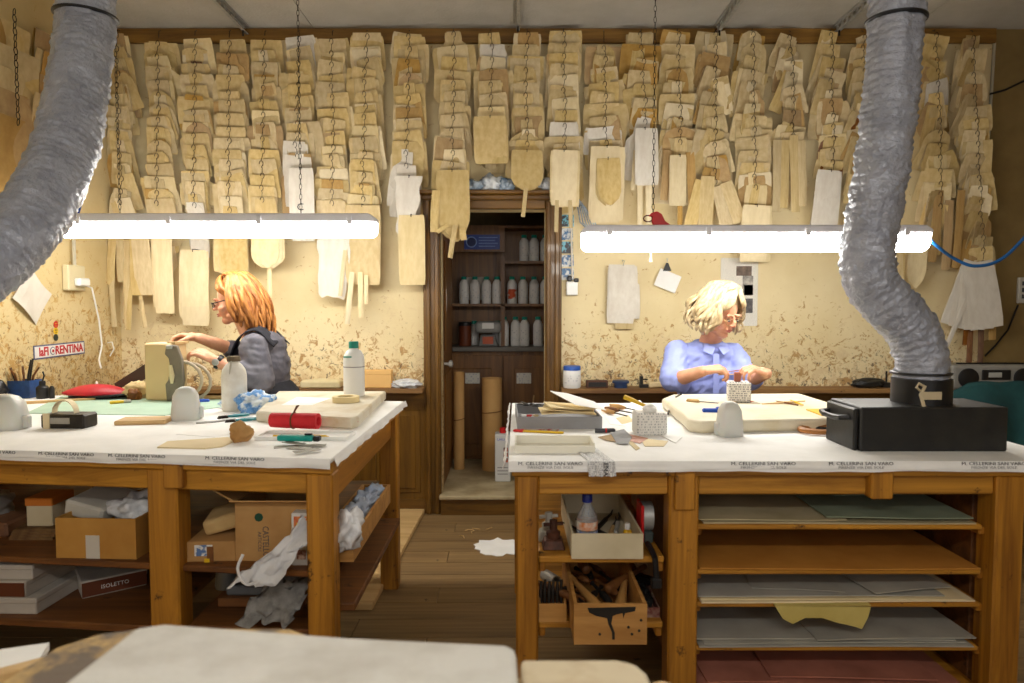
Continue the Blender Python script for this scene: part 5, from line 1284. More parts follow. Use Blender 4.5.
mb = MB(); seg_ = [(-0.028+0.042*math.cos(PI-k*PI/10)+0.014,0,0.052+0.046*math.sin(k*PI/10)) for k in range(11)]
mb.sheet(lambda u,v: (Vector(seg_[min(10,int(round(v*10)))])+Vector((0,(u-0.5)*0.03,0))),2,10,(0,0,0.004)).build('band_handle', M_card_cream, t)
MB().box(-0.068,-0.044,-0.0462,-0.0425,0,0.056).build('band_strap', M_card_cream, t)
# tool pot
p = onz(21,398,TZ); t = thing('tool_pot', 'square blue pot of brushes and tools by the left wall', 'pot', (p.x,3.40,TZ))
open_box(t,-0.055,0.055,-0.045,0.045,0.085,mat('blue_tin', sr(40,80,140), sr(30,60,110), scale=20, rough=0.5),0.004)
for k in range(9):
    a = k*0.7; o = MB().tube([(0,0,0),(0.02*math.cos(a),0.015*math.sin(a),0.10),(0.05*math.cos(a),0.03*math.sin(a),0.14+0.02*(k%3))],[0.004,0.005,0.008 if k%2 else 0.004],7).build('paint_brush', (M_darkwood,M_palewood,M_blackplastic)[k%3], smooth=True)
    o.location=(p.x+0.025*math.cos(a),3.40+0.02*math.sin(a),TZ+0.006); tag(o,'thin handled brush or tool standing in the blue pot','brush','tools in the blue pot')
p = at(41,385,3.35); t = thing('ink_bottle', 'small black ink bottle with tools beside the blue pot', 'bottle', (p.x,3.36,TZ))
bottle_parts(t,0.028,0.085,M_blackplastic,M_black,0.014,0.02); MB().tube([(0,0,0.08),(0.01,0,0.11),(0.004,0,0.13)],0.004,6).build('dropper', M_black, t)
MB().lathe([(0.012,0),(0.012,0.05),(0.006,0.06)],8,0.045,0.0).build('side_vial', M_black, t, smooth=True)
p = at(-2,390,3.3); o = crumple('black_pouch', M_blackplastic, (p.x,3.28,TZ), (0.05,0.05,0.055), 51, amp=0.2); tag(o,'black soft pouch at the far left bench end','pouch')
o = MB().box(-0.2,0.2,-0.012,0.012,0,0.012).build('wooden_batten', M_palewood, bevel=0.002); q=onz(45,403,TZ); o.location=(q.x,q.y,TZ); o.rotation_euler=(0,0,R(28)); tag(o,'pale wooden slat lying along the back of the left bench','slat')
# red cushion
q = onz(103,397,TZ); t = thing('red_pouch', 'flat red leather pouch with black underside lying on the left bench', 'pouch', (q.x,3.36,TZ))
def lens(u,v):
    x=(u-0.5)*0.34; w_=0.085*(1-abs(2*u-1)**2.2); return (x,(v-0.5)*2*w_,0.028+0.042*max(0,(1-(2*v-1)**2))*(1-abs(2*u-1)**2)+0.0*u)
MB().sheet(lens,16,8,(0,0,-0.006)).build('top_panel', mat('red_leather', sr(196,36,48), sr(170,26,40), scale=8, rough=0.45), t, smooth='all')
MB().sheet(lambda u,v:(lambda p_:(p_[0]+0.03,p_[1],0.004+0.018*u))(lens(u,v)),16,8,(0,0,0.008)).build('bottom_panel', M_blackplastic, t, smooth='all')
MB().lathe([(0.006,0.068),(0.006,0.078),(0.003,0.082)],10).build('stud', M_white, t)
q = at(120,372,3.40); t = thing('leather_roll', 'dark brown leather sheet propped slanting behind the red pouch', 'leather', (q.x,3.44,TZ))
MB(TRS((0,0,0),(R(-12),R(-32),0))).box(-0.02,0.22,-0.004,0.0,0.02,0.085).build('sheet', mat('dark_leather', sr(64,44,36), sr(50,34,28), scale=8, rough=0.5), t)
MB().box(-0.02,0.16,-0.03,0.02,0,0.012).build('rest', M_leather_brown, t)
o = crumple('leather_scrap', M_card, (at(137,380,3.36).x,3.37,TZ), (0.06,0.05,0.045), 53, amp=0.5); tag(o,'crumpled tan leather scrap beside the beige bag','leather')
o = crumple('leather_scrap', M_leather_brown, (at(143,385,3.36).x-0.01,3.30,TZ), (0.03,0.03,0.03), 54, amp=0.4); tag(o,'small orange brown leather scrap at the foot of the bag','leather')
q = onz(107,398,TZ); o = MB().box(-0.055,0.055,-0.025,0.025,0,0.022).build('whetstone', M_black, bevel=0.003); o.location=(q.x,q.y-0.03,TZ+0.003); o.rotation_euler=(0,0,R(8)); tag(o,'small black whetstone on the green mat','whetstone')
q = onz(120,404,TZ); t = thing('marker', 'yellow and grey marker lying on the green mat', 'marker', (q.x,q.y,TZ+0.010), R(35))
MB(TRS((0,0,0),(0,R(90),0))).lathe([(0.006,-0.04),(0.007,-0.035),(0.007,0.015)],10).build('barrel', M_yellow, t, smooth=True)
MB(TRS((0,0,0),(0,R(90),0))).lathe([(0.0075,0.015),(0.0075,0.04),(0.005,0.045)],10).build('cap', M_grey, t, smooth=True)
q = onz(137,425,TZ); o = MB().box(-0.09,0.09,-0.06,0.05,0,0.016).build('wood_block', M_palewood, bevel=0.003); o.location=(q.x,q.y+0.06,TZ); o.rotation_euler=(0,0,R(9)); tag(o,'flat pale wooden block on the left bench','block')
# beige handbag being made
q = onz(163,401,TZ)
t = thing('handbag', 'beige handbag in the making with grey end frame and round handles', 'bag', (q.x,3.29,TZ+0.002), R(-8))
MB().box(-0.085,0.06,-0.03,0.09,0,0.27).build('body', mat('beige_leather', sr(226,200,150), sr(216,188,138), scale=3, rough=0.55), t, bevel=0.012, seg=3)
M_greylea = mat('grey_leather', sr(136,126,110), sr(118,108,94), scale=8, rough=0.5)
gus = [(0.035,0.0),(0.11,0.02),(0.125,0.10),(0.118,0.20),(0.095,0.26),(0.04,0.265),(0.03,0.22),(0.05,0.20),(0.055,0.16),(0.045,0.10),(0.03,0.08)]
MB().prismy(gus,-0.045,-0.028).build('end_frame', M_greylea, t, bevel=0.006, seg=2)
MB().tube([(0.065,-0.052,0.17),(0.072,-0.052,0.12),(0.07,-0.052,0.085)],[0.008,0.013,0.006],8).build('tongue', M_card_cream, t, smooth=True)
MB().box(0.045,0.075,-0.055,-0.045,0.245,0.262).build('buckle', M_steel, t, bevel=0.003)
MB().box(0.03,0.07,-0.02,0.09,0.265,0.275).build('top_flap', mat('beige_edge', sr(196,166,116), rough=0.6), t)
for dz_, dx_ in ((0,0),(-0.012,0.02)):
    MB().tube([(0.10+dx_+0.10*math.sin(a*PI/9), -0.02+dx_*2, 0.10+dz_+0.085*math.cos(a*PI/9)) for a in range(10)],0.008,8).build('handle', mat('taupe_leather', sr(176,160,136), rough=0.5), t, smooth=True)
q=onz(197,404,TZ); t = thing('blue_knife', 'bright blue plastic knife handle lying behind the scoop', 'knife', (q.x,q.y+0.05,TZ+0.002), R(15))
MB().tbox(0.07,0.022,0.062,0.016,0,0.014).build('handle', M_bluepl, t, bevel=0.004); MB().box(-0.10,-0.035,-0.006,0.006,0.004,0.006).build('blade', M_steel, t)
# bottles
q = onz(230,412,TZ); t = thing('glue_bottle', 'white bottle with a brown cork on the left bench before the worker', 'bottle', (q.x,q.y+0.05,TZ))
MB().lathe([(0.048,0),(0.052,0.008),(0.052,0.15),(0.047,0.175),(0.032,0.198),(0.024,0.203),(0.024,0.212)],24).build('body', mat('chalky_white', sr(228,226,220), sr(206,200,186), scale=14, rough=0.6), t, smooth=True)
MB().lathe([(0.027,0.210),(0.029,0.222),(0.024,0.232)],16).build('cork', mat('crusty_cork', sr(120,106,84), sr(90,78,60), scale=40, rough=0.9, bump=0.5), t, smooth=True)
MB().tube([(0.0,-0.028,0.212),(0.003,-0.042,0.19),(0.002,-0.053,0.16)],[0.003,0.004,0.002],6).build('drip', M_grey, t)
slz = TZ+0.042
P_ = poly_thing('marble_slab', [(256,411),(278,391),(386,391),(359,416),(352,418),(300,415)], TZ, 0.042, mat('veined_marble', sr(216,208,188), sr(196,178,140), scale=9, rough=0.5, lo=0.5, hi=0.75), 'cream marble slab with faint red lettering on the left bench', 'slab', bevel=0.006)
ob = P_
a_ = onz(305,422,TZ+0.02)
q = onz(320,421,TZ+0.022); 
text_mesh('MARMO  CUOIO  PIETRA', 0.017, Matrix.Translation(q+Vector((0.05,-0.012,0.004))-Vector(ob.location)) @ TRS((0,0,0),(R(90),0,R(-3))), M_inkred, 'red_lettering', ob)
q = onz(352,397,slz); t = thing('glue_bottle', 'white bottle with a green screw cap on the cream marble slab', 'bottle', (q.x,q.y+0.045,slz))
bottle_parts(t,0.047,0.245,M_greenpl,M_white,0.022,0.03,None,22)
MB().lathe([(0.0475,0.13),(0.0475,0.134)],22).build('rubber_band', M_inkgrey, t); MB().box(-0.035,0.0,-0.0475,-0.04,0.175,0.181).build('green_mark', M_greenpl, t)
q = onz(346,402,slz); o = MB().lathe([(0.034,0),(0.056,0),(0.056,0.024),(0.034,0.024),(0.034,0)],28).build('tape_roll', mat('masking_tape', sr(226,206,154), rough=0.6), smooth=True); o.location=(q.x,q.y,slz+0.001); tag(o,'roll of cream masking tape lying on the marble slab','tape')
poly_thing('paper_sheet', [(281,405),(297,397),(331,398),(312,405)], slz, 0.001, M_paper, 'small white paper lying on the cream marble slab', 'paper')
q = onz(252,398,TZ); t = thing('wooden_roller', 'long wooden dowel with a roller end at the bench back edge', 'dowel', (q.x,3.26,TZ+0.012))
MB(TRS((0,0,0),(0,R(90),0))).lathe([(0.010,-0.22),(0.010,0.17)],10).build('dowel', M_palewood, t, smooth=True)
MB(TRS((0,0,0),(0,R(90),0))).lathe([(0.012,0.17),(0.016,0.175),(0.016,0.2),(0.01,0.205)],14).build('roller_end', mat('dark_cork', sr(150,126,90), rough=0.7), t, smooth=True)
t.location = (at(250,393,3.30).x,3.31,TZ+0.0)
t.location.z = TZ+0.012
M_bluecloth = mat('blue_print_cloth', sr(104,156,214), sr(226,236,242), scale=30, rough=0.8, lo=0.44, hi=0.56, bump=0.3, bscale=50)
q = onz(250,414,TZ); o = crumple('printed_cloth', M_bluecloth, (q.x-0.0,q.y+0.06,TZ), (0.05,0.075,0.045), 61, amp=0.6); o.rotation_euler=(0,0,R(-30)); tag(o,'crumpled blue patterned cloth beside the cream marble slab','cloth')
q = onz(268,398,TZ); o = crumple('printed_cloth', M_bluecloth, (q.x-0.02,3.05,TZ+0.0), (0.07,0.04,0.042), 62, amp=0.5); tag(o,'loose end of blue patterned cloth by the slab corner','cloth')
for k,(x,y_,rz,lb) in enumerate(((228,418,40,'teal handled pliers beside the corked bottle'),(236,422,30,'second teal handled pliers beside the blue cloth'))):
    q = onz(x,y_,TZ); t = thing('pliers', lb, 'pliers', (q.x,q.y,TZ+0.001), R(rz))
    for s_ in (-1,1): MB().tube([(0.0,s_*0.002,0.006),(0.03,s_*0.012,0.006),(0.08,s_*0.01,0.006)],[0.004,0.006,0.005],7).build('grip', mat('teal_grip', sr(10,120,130), rough=0.4), t, smooth=True)
    MB().tbox(0.04,0.016,0.03,0.01,0,0.01,-0.0).build('jaws', M_darkmetal, t).location=(-0.02,0,0)
# red roll, tray, cutter, scraps
q = onz(290,434,TZ); t = thing('tool_roll', 'rolled red cloth tool roll tied with cord', 'roll', (q.x,q.y+0.045,TZ+0.012), R(-9))
MB(TRS((0,0,0.028),(0,R(90),0))).lathe([(0.018,-0.085),(0.026,-0.084),(0.028,-0.02),(0.026,0.0),(0.028,0.03),(0.028,0.092),(0.017,0.093),(0.016,0.08)],20).build('roll', mat('red_cloth', sr(216,44,52), sr(196,34,44), scale=14, rough=0.7, bump=0.2), t, smooth=True)
MB().tube([(0.0,0.028*math.cos(k*PI/7),0.028+0.028*math.sin(k*PI/7)) for k in range(14)],0.003,5,closed=True).build('cord', M_darkwood, t)
MB().tube([(0,0,0.056),(0.012,-0.005,0.072),(0.022,-0.006,0.084),(0.012,0.0,0.08),(0.002,0,0.06)],0.003,5).build('knot', M_darkwood, t)
q = onz(300,441,TZ); t = thing('pencil_tray', 'shallow white tray with pencils under the red tool roll', 'tray', (q.x,q.y+0.07,TZ), R(-2))
open_box(t,-0.155,0.155,-0.06,0.06,0.012,M_white,0.004)
for k,(dx,l_) in enumerate(((-0.02,0.14),(0.05,0.1))):
    o = MB(TRS((0,0,0),(0,R(90),0))).lathe([(0.005,-l_/2),(0.005,l_/2-0.012),(0.001,l_/2)],6).build('pencil', M_yellow); o.location=(q.x+dx-0.01,q.y+0.025+0.006*k,TZ+0.010); o.rotation_euler=(0,0,R(-6)); tag(o,'yellow pencil lying in the white tray','pencil','yellow pencils in the tray')
q = onz(297,446,TZ); t = thing('box_cutter', 'teal box cutter with black end lying on grey card scraps', 'cutter', (q.x,q.y+0.02,TZ+0.012), R(-6))
MB().box(-0.07,0.05,-0.014,0.014,0,0.020).build('handle', mat('teal_plastic', sr(10,150,140), rough=0.35), t, bevel=0.007, seg=2)
MB().box(0.05,0.072,-0.013,0.013,0.001,0.018).build('end_cap', M_blackplastic, t, bevel=0.004); MB().box(0.02,0.045,-0.006,0.006,0.020,0.026).build('slider', M_blackplastic, t, bevel=0.002)
for k,(x,y_,rz) in enumerate(((287,447,20),(300,449,-12),(313,447,8),(307,453,35),(294,446,-30))):
    q=onz(x,y_,TZ); o = MB().box(-0.04,0.04,-0.014,0.014,0,0.002).build('card_scrap', M_grey); o.location=(q.x,q.y,TZ+0.0022*k); o.rotation_euler=(0,0,R(rz)); tag(o,'small grey card scrap under the teal box cutter','card','grey scraps under the cutter')
q = onz(237,443,TZ); o = crumple('brown_paper', M_carton, (q.x,q.y+0.03,TZ), (0.034,0.03,0.036), 66, amp=0.5, fr=2.2); tag(o,'crumpled brown paper ball on the cream leather piece','paper')
poly_thing('leather_piece', [(157,447),(168,441),(228,437),(236,440),(222,446),(205,448)], TZ, 0.004, M_card_cream, 'long cream leather piece lying at the bench front edge', 'leather')
poly_thing('paper_sheet', [(176,434),(200,424),(236,422),(240,432),(215,437)], TZ, 0.0015, M_paper, 'white paper sheet behind the cream leather piece', 'paper')
poly_thing('paper_sheet', [(236,428),(262,423),(268,430),(252,438),(240,436)], TZ, 0.0025, M_paper, 'white paper sheet between paper ball and white tray', 'paper')
q=onz(196,424,TZ); o=MB().tube([(0,0,0.004),(0.05,0.03,0.004),(0.11,0.10,0.004)],0.004,6).build('steel_rod', M_steel); o.location=(q.x,q.y,TZ); tag(o,'thin steel rod lying beside the milky scoop','rod')
# ledge behind the left bench
LZ = 0.795
o = MB().sheet(lambda u,v:((u-0.5)*0.24,(v-0.5)*0.11,0.012*math.sin(PI*u)*math.sin(PI*v)),8,4,(0,0,0.045)).build('foam_block', mat('cream_foam', sr(224,210,168), sr(212,196,150), scale=8, rough=0.7), bevel=0.008); o.location=(at(322,385,4.27).x,4.27,LZ); tag(o,'cream padded block lying on the ledge beside the worker','foam')
t = thing('orange_box', 'small plain orange box standing on the ledge behind the bottle', 'box', (at(377,385,4.28).x,4.28,LZ)); MB().box(-0.092,0.092,-0.03,0.03,0,0.105).build('body', mat('orange_carton', sr(232,186,116), rough=0.7), t, bevel=0.003); MB().box(-0.094,0.094,-0.032,0.032,0.08,0.108).build('lid', bpy.data.materials['orange_carton'], t, bevel=0.003)
o = crumple('plastic_bag', M_clearbag, (at(407,385,4.27).x,4.26,LZ), (0.085,0.05,0.028), 71, amp=0.5); tag(o,'flat clear plastic bag lying at the ledge end by the door','plastic bag')

# ================================================================ THINGS ON THE RIGHT BENCH
q = onz(556,456,TZ); t = thing('paper_tray', 'long white tray at the front corner of the right bench', 'tray', (q.x,2.17,TZ), R(-1))
open_box(t,-0.122,0.122,-0.06,0.07,0.03,mat('cream_plastic', sr(230,226,210), rough=0.4),0.005,front=0.022)
MB().lathe([(0.012,0),(0.012,0.004)],12,0.03,0.0).build('stain', M_ylw, t).location=(0,0,0.004)
q = onz(560,431,TZ); gy = 2.52
M_greybox = mat('grey_board_box', sr(150,150,152), sr(136,136,138), scale=6, rough=0.7)
t = thing('open_box', 'shallow grey cardboard box of leather sheets on the right bench', 'box', (0.175,gy+0.15,TZ), R(1))
open_box(t,-0.158,0.15,-0.15,0.2,0.045,M_greybox,0.005)
for k,(dx,dy,rz,w_,d_,lb) in enumerate(((0.03,0.0,3,0.2,0.16,'lowest'),(0.035,-0.02,-6,0.19,0.14,'second'),(0.045,-0.01,8,0.18,0.15,'third'))):
    o = MB().sheet(lambda u,v:((u-0.5)*w_,(v-0.5)*d_,0.004*math.sin(u*4+k)),6,4,(0,0,0.004)).build('leather_sheet', M_card_cream); o.location=(0.175+dx,gy+0.10+dy,TZ+0.050+0.011*k); o.rotation_euler=(0,0,R(rz)); tag(o,'%s cream leather sheet stacked on the grey box'%lb,'leather')
o = MB().prism([(-0.085,0.1),(-0.02,0.09),(0.075,0.01),(0.11,-0.085),(0.0,-0.05)],0,0.002).build('paper_sheet', M_paper); o.location=(0.23,gy+0.06,TZ+0.112); o.rotation_euler=(R(9),R(5),0); tag(o,'white paper sheet tilted up on the leather sheets','paper')
o.location.z = TZ+0.095
q=onz(540,427,TZ); t = thing('ruler', 'yellow and red folding ruler before the grey box', 'ruler', (q.x-0.01,2.45,TZ+0.001), R(-14))
MB().box(-0.055,0.09,-0.008,0.008,0,0.006).build('yellow_arm', M_yellow, t, bevel=0.001); MB().box(-0.09,-0.055,-0.009,0.009,0,0.007).build('red_end', M_redpl, t, bevel=0.001)
poly_thing('price_list', [(519,432),(522,424),(560,428),(556,433)], TZ, 0.001, mat('redwhite_print', sr(226,216,208), sr(200,70,60), scale=40, rough=0.6, lo=0.5, hi=0.6), 'white leaflet with red print under the folding ruler', 'leaflet')
for k,(x,y_,lb,c1) in enumerate(((529,406,'black handled scissors in the grey box corner',M_blackplastic),(537,404,'second black scissors in the grey box corner',M_blackplastic))):
    t = thing('scissors', lb, 'scissors', (at(x,y_,2.8).x,2.80-0.02*k,TZ+0.046), R(20+40*k))
    for s_ in (-1,1): MB().tube([(0.012*s_+0.012*math.cos(a*PI/5),0.014*math.sin(a*PI/5),0.004) for a in range(10)],0.003,5,closed=True).build('finger_ring', c1, t)
    MB().tbox(0.012,0.08,0.008,0.07,0,0.004).build('blades', M_darkmetal, t).location=(0,0.05,0.002)
for k,(x,y_,mt,lb) in enumerate(((529,415,M_redpl,'small red spool in the grey box'),(524,414,M_white,'small white spool in the grey box'),(536,413,M_card,'small tan spool in the grey box'))):
    o = MB().lathe([(0.012,0),(0.012,0.003),(0.008,0.005),(0.008,0.02),(0.012,0.022),(0.012,0.025)],12).build('thread_spool', mt, smooth=True); o.location=(at(x,y_,2.66).x,2.66,TZ+0.005); tag(o,lb,'spool')
q=onz(605,433,TZ); t=thing('marker','dark marker pen with a red ring beside the white tray','marker',(q.x,q.y,TZ+0.009),R(2))
MB(TRS((0,0,0),(0,R(90),0))).lathe([(0.008,-0.035),(0.008,0.0)],10).build('cap', M_ink, t, smooth=True); MB(TRS((0,0,0),(0,R(90),0))).lathe([(0.0085,0.0),(0.0085,0.006)],10).build('ring', M_redpl, t); MB(TRS((0,0,0),(0,R(90),0))).lathe([(0.008,0.006),(0.008,0.03),(0.005,0.036)],10).build('barrel', M_ink, t, smooth=True)
for k,(pts,mt,lb,z) in enumerate((([(610,432),(624,429),(632,437),(628,444),(617,443)],M_greybox,'grey suede scrap with rounded end on the right bench',0.004),([(598,437),(612,434),(618,442),(606,440)],M_card_tan,'tan leather scrap beside the dark marker',0.002),
    ([(624,433),(648,438),(640,443),(630,441)],mat('pink_leather', sr(206,150,130), rough=0.6),'pinkish leather scrap between grey scrap and jar',0.002),([(628,442),(636,450),(640,448),(632,441)],M_card_cream,'narrow cream leather scrap at the bench front',0.001),
    ([(640,438),(668,441),(664,446),(645,446)],M_card_cream,'cream leather offcut before the newsprint jar',0.001),([(664,428),(682,437),(676,443),(662,436)],M_paper,'folded white paper between jar and slab',0.002),([(616,418),(628,415),(634,421),(622,424)],M_card_cream,'small cream card behind the newsprint jar',0.001),
    ([(601,411),(640,400),(650,412),(625,426),(610,424)],M_paper,'white paper sheet under the awls',0.0))):
    poly_thing('leather_scrap' if 'paper' not in lb.split()[1:2] else 'paper_sheet', pts, TZ+z, 0.0015, mt, lb, 'scrap')
# newsprint strip hanging over the edge
M_news = printed('newsprint', sr(224,224,222), sr(160,160,164), 160, 200, 0.5, 'XY')
t = thing('newspaper_strip', 'folded newspaper strip hanging over the front bench edge', 'newspaper', (0.255,2.0,TZ))
MB().sheet(lambda u,v:((u-0.5)*0.075+0.0-0.03*v,v*0.19,0.0015+0.002*math.sin(u*18)),12,4,(0,0,0.0015)).build('top_fold', M_news, t)
MB().sheet(lambda u,v:((u-0.5)*0.078+0.004*v,-0.020-0.004*math.sin(u*18)*v-0.003*v,0.003-v*0.042),12,3,(0,-0.0015,0)).build('hanging_fold', printed('newsprint_front', sr(220,220,218), sr(150,150,156), 160, 180, 0.5, 'XZ'), t)
text_mesh('ENA', 0.020, TRS((0.012,-0.027,-0.018),(R(88),R(90),0)), M_ink, 'headline', t)
MB().sheet(lambda u,v:((u-0.5)*0.075,-0.022*v,0.003),12,2,(0,0,0.001)).build('edge_fold', M_news, t)
# jar wrapped in newsprint
q=onz(652,436,TZ); t=thing('wrapped_jar','square glass jar wrapped in newsprint holding a brush','jar',(q.x,q.y+0.045,TZ),R(4))
MB().box(-0.053,0.053,-0.04,0.045,0,0.078).build('jar', printed('newsprint_jar', sr(226,224,218), sr(170,170,170), 170, 110, 0.52, 'XZ'), t, bevel=0.008, seg=2)
o = crumple('paper_stopper', M_paper, (0,0,0.075), (0.024,0.02,0.016), 73, t, amp=0.3)
MB().tube([(0.0,0.02,0.09),(-0.05,0.05,0.112),(-0.075,0.065,0.122)],[0.005,0.008,0.009],8).build('brush_handle', M_yellow, t, smooth=True)
o = MB().tube([onz(668,417,TZ)+Vector((0,0,0.012)), onz(674,405,TZ)+Vector((0,0,0.03)), at(681,394,2.85)],0.0045,6).build('black_rod', M_blackplastic); tag(o,'thin black rod leaning on the slab corner','rod')
for k,(x0,y0,x1,y1,lb) in enumerate(((603,410,627,416,'awl with a long thin blade on the white paper'),(606,408,632,413,'second awl lying behind the first'),(611,405,640,411,'third awl lying at the back of the group'))):
    a=onz(x0,y0,TZ+0.012); b=onz(x1,y1,TZ+0.012); t=thing('awl',lb,'awl',(a+b)/2); d=(b-a)
    M_=(Matrix.Identity(4))
    dh=d.normalized(); L2=d.length/2
    MB().tube([-dh*(-L2), dh*0.0],[0.0025,0.003],6).build('blade', M_darkmetal, t)
    MB().tube([dh*0.0,-dh*0.02,-dh*0.05,-dh*L2*1.05],[0.006,0.009,0.011,0.006],9).build('handle', M_handle if k!=1 else M_darkwood, t, smooth=True)
# large white slab
SZ2=TZ+0.045
sl=poly_thing('stone_slab', [(662,398),(672,394),(800,393),(836,404),(838,418),(700,421),(687,419),(681,413)], TZ, 0.045, mat('cream_slab', sr(226,216,190), sr(214,198,160), scale=6, rough=0.45, lo=0.5, hi=0.75), 'long cream stone slab in front of the fair haired worker', 'slab', bevel=0.014)
sl.modifiers['bevel'].segments=3
q=onz(732,437,TZ); trowel_cup((q.x,q.y+0.03,TZ),R(188),0.085,0.07,0.118,'milky plastic scoop standing before the long cream slab')
q=onz(712,412,SZ2); t=thing('blue_scraper','blue plastic scraper lying on the long cream slab','scraper',(q.x,q.y,SZ2),R(-8))
MB().tbox(0.075,0.03,0.07,0.02,0,0.014).build('handle', M_bluepl, t, bevel=0.004); MB().tbox(0.03,0.034,0.03,0.03,0,0.02).build('grip', M_bluepl, t, bevel=0.004).location=(0.03,0,0)
q=onz(742,403,SZ2); t=thing('wrapped_box','small newsprint covered box standing on the long cream slab','box',(q.x,q.y+0.045,SZ2),R(-12))
MB().box(-0.046,0.046,-0.04,0.04,0,0.085).build('box', printed('newsprint_box2', sr(226,222,216), sr(140,138,140), 170, 110, 0.5, 'XZ'), t, bevel=0.006)
MB().box(-0.02,0.006,-0.02,0.01,0.085,0.125).build('leather_tab', mat('terracotta_leather', sr(170,100,80), rough=0.6), t, bevel=0.003)
for k,(x,y_,rz,hm,lb) in enumerate(((693,402,-38,M_palewood,'paring knife with a pale handle on the slab'),(731,404,10,M_card_tan,'tan leather tab lying on the slab by the wrapped box'))):
    q=onz(x,y_,SZ2); t=thing('knife' if k==0 else 'leather_tab',lb,'knife' if k==0 else 'leather',(q.x,q.y,SZ2+0.001),R(rz))
    MB().tbox(0.06 if k==0 else 0.04,0.016,0.05 if k==0 else 0.035,0.012,0,0.012).build('handle' if k==0 else 'tab', hm, t, bevel=0.003)
    if k==0: MB().box(0.03,0.11,-0.006,0.006,0.003,0.005).build('blade', M_darkmetal, t)
for k,(x0,y0,x1,y1,mt,lb) in enumerate(((762,404,805,401,M_palewood,'long thin wooden stick lying on the slab'),(776,401,798,405,M_leather_brown,'brown handled brush on the slab'),(790,400,803,405,M_yellow,'yellow handled brush on the slab'),(748,401,760,403,M_orangelab,'orange tipped marker on the slab'))):
    a=onz(x0,y0,SZ2+0.006); b=onz(x1,y1,SZ2+0.006); c_=(a+b)/2
    o=MB().tube([a-c_,(a-c_)*0.2,b-c_],[0.002,0.0045,0.003],6).build('brush' if 'brush' in lb else 'stick', mt); o.location=c_; tag(o,lb,'brush' if 'brush' in lb else 'stick')
poly_thing('abrasive_pad', [(806,409),(836,408),(838,414),(822,415)], SZ2, 0.004, M_yellow, 'orange yellow abrasive pad on the slab end', 'pad')
q=onz(822,433,TZ); t=thing('leather_belt','coiled brown leather belt loop lying before the black hood','belt',(q.x,q.y,TZ))
MB().tube([(0.075*math.cos(a*PI/12),0.05*math.sin(a*PI/12),0.012) for a in range(24)],0.010,6,closed=True,flat=1.0).build('loop', mat('tan_belt', sr(176,116,56), rough=0.5), t, smooth=True)
t=thing('rubber_ring','black rubber ring lying against the hood box','ring',(q.x+0.04,q.y+0.06,TZ+0.0))
MB().tube([(0.045*math.cos(a*PI/10),0.03*math.sin(a*PI/10),0.008) for a in range(20)],0.008,8,closed=True).build('ring', M_blackplastic, t, smooth=True)
# black extraction hood
t=thing('hood_box','black metal extraction hood box with a side handle on the right bench','hood',(1.29,2.245,TZ))
MB().box(-0.22,0.232,-0.115,0.10,0,0.137).build('box', M_black, t, bevel=0.006, seg=2)
MB().box(-0.235,-0.22,-0.10,0.09,0.0,0.13).build('end_plate', M_black, t, bevel=0.004)
MB().tube([(-0.235,-0.07,0.10),(-0.262,-0.066,0.098),(-0.266,-0.03,0.095),(-0.266,0.04,0.095),(-0.262,0.066,0.098),(-0.235,0.07,0.10)],0.009,8).build('handle', M_blackplastic, t, smooth=True)
cx_=at(921,395,Yb).x-1.29
MB().lathe([(0.088,0.137),(0.088,0.215),(0.080,0.217)],32,cx_,Yb-2.245).build('collar', M_blackplastic, t, smooth=True)
# radio on the ledge
t=thing('radio','grey portable radio with two dark oval speakers on the ledge','radio',(at(990,380,4.2).x,4.24,LZ))
MB().box(-0.26,0.26,-0.09,0.09,0.0,0.15).build('body', mat('radio_grey', sr(150,148,142), sr(136,134,128), scale=10, rough=0.4), t, bevel=0.02, seg=3)
for s_ in (-1,1):
    o=MB(TRS((s_*0.165,-0.09,0.07),(R(90),0,0))).lathe([(0.06,-0.005),(0.06,0.008),(0.05,0.012)],24).build('speaker', M_blackplastic, t, smooth=True); o.scale=(1,1,1)
MB().box(-0.085,0.085,-0.098,-0.088,0.06,0.12).build('display_panel', M_blackplastic, t, bevel=0.02, seg=3); MB().box(-0.05,0.03,-0.102,-0.097,0.075,0.105).build('display', mat('radio_display', sr(176,176,170), rough=0.2), t, bevel=0.005)
for k in range(5): MB().box(-0.08+k*0.036,-0.055+k*0.036,-0.096,-0.088,0.02,0.035).build('button', M_blackplastic, t)
MB().box(-0.2,0.2,-0.05,-0.02,0.15,0.158).build('top_handle', M_blackplastic, t, bevel=0.004)
# coat over a chair behind the bench
M_teal=mat('dark_teal_cloth', sr(24,72,72), sr(16,54,56), scale=6, rough=0.85, bump=0.2, bscale=14)
t=thing('chair','plain wooden chair under the dark teal coat','chair',(2.36,3.42,0))
MB().box(-0.22,0.22,-0.2,0.22,0.43,0.46).build('seat', M_darkwood, t, bevel=0.006)
for x in (-0.2,0.2):
    MB().box(x-0.018,x+0.018,-0.19,-0.15,0,0.43).build('leg', M_darkwood, t); MB().box(x-0.018,x+0.018,0.17,0.21,0,0.80).build('leg', M_darkwood, t)
MB().box(-0.18,0.18,0.18,0.20,0.66,0.78).build('backrest', M_darkwood, t)
def coat(u,v):
    x=(u-0.5)*0.62; fold=0.02*math.sin(u*17)+0.015*noise.noise(Vector((u*5,v*5,2)))
    a=v*2-1
    z=0.895-0.30*max(0,0.5-u)*1.2 - 0.36*abs(a)**1.3
    return (x, 0.19+0.13*a*(1.0)+fold*abs(a), z+0.012*noise.noise(Vector((u*6,v*3,9))))
o=MB().sheet(coat,26,18,(0,0,0.008)).build('coat', M_teal, smooth='all'); o.location=(2.36,3.42,0); tag(o,'dark teal coat draped over the chair behind the hood box','coat')
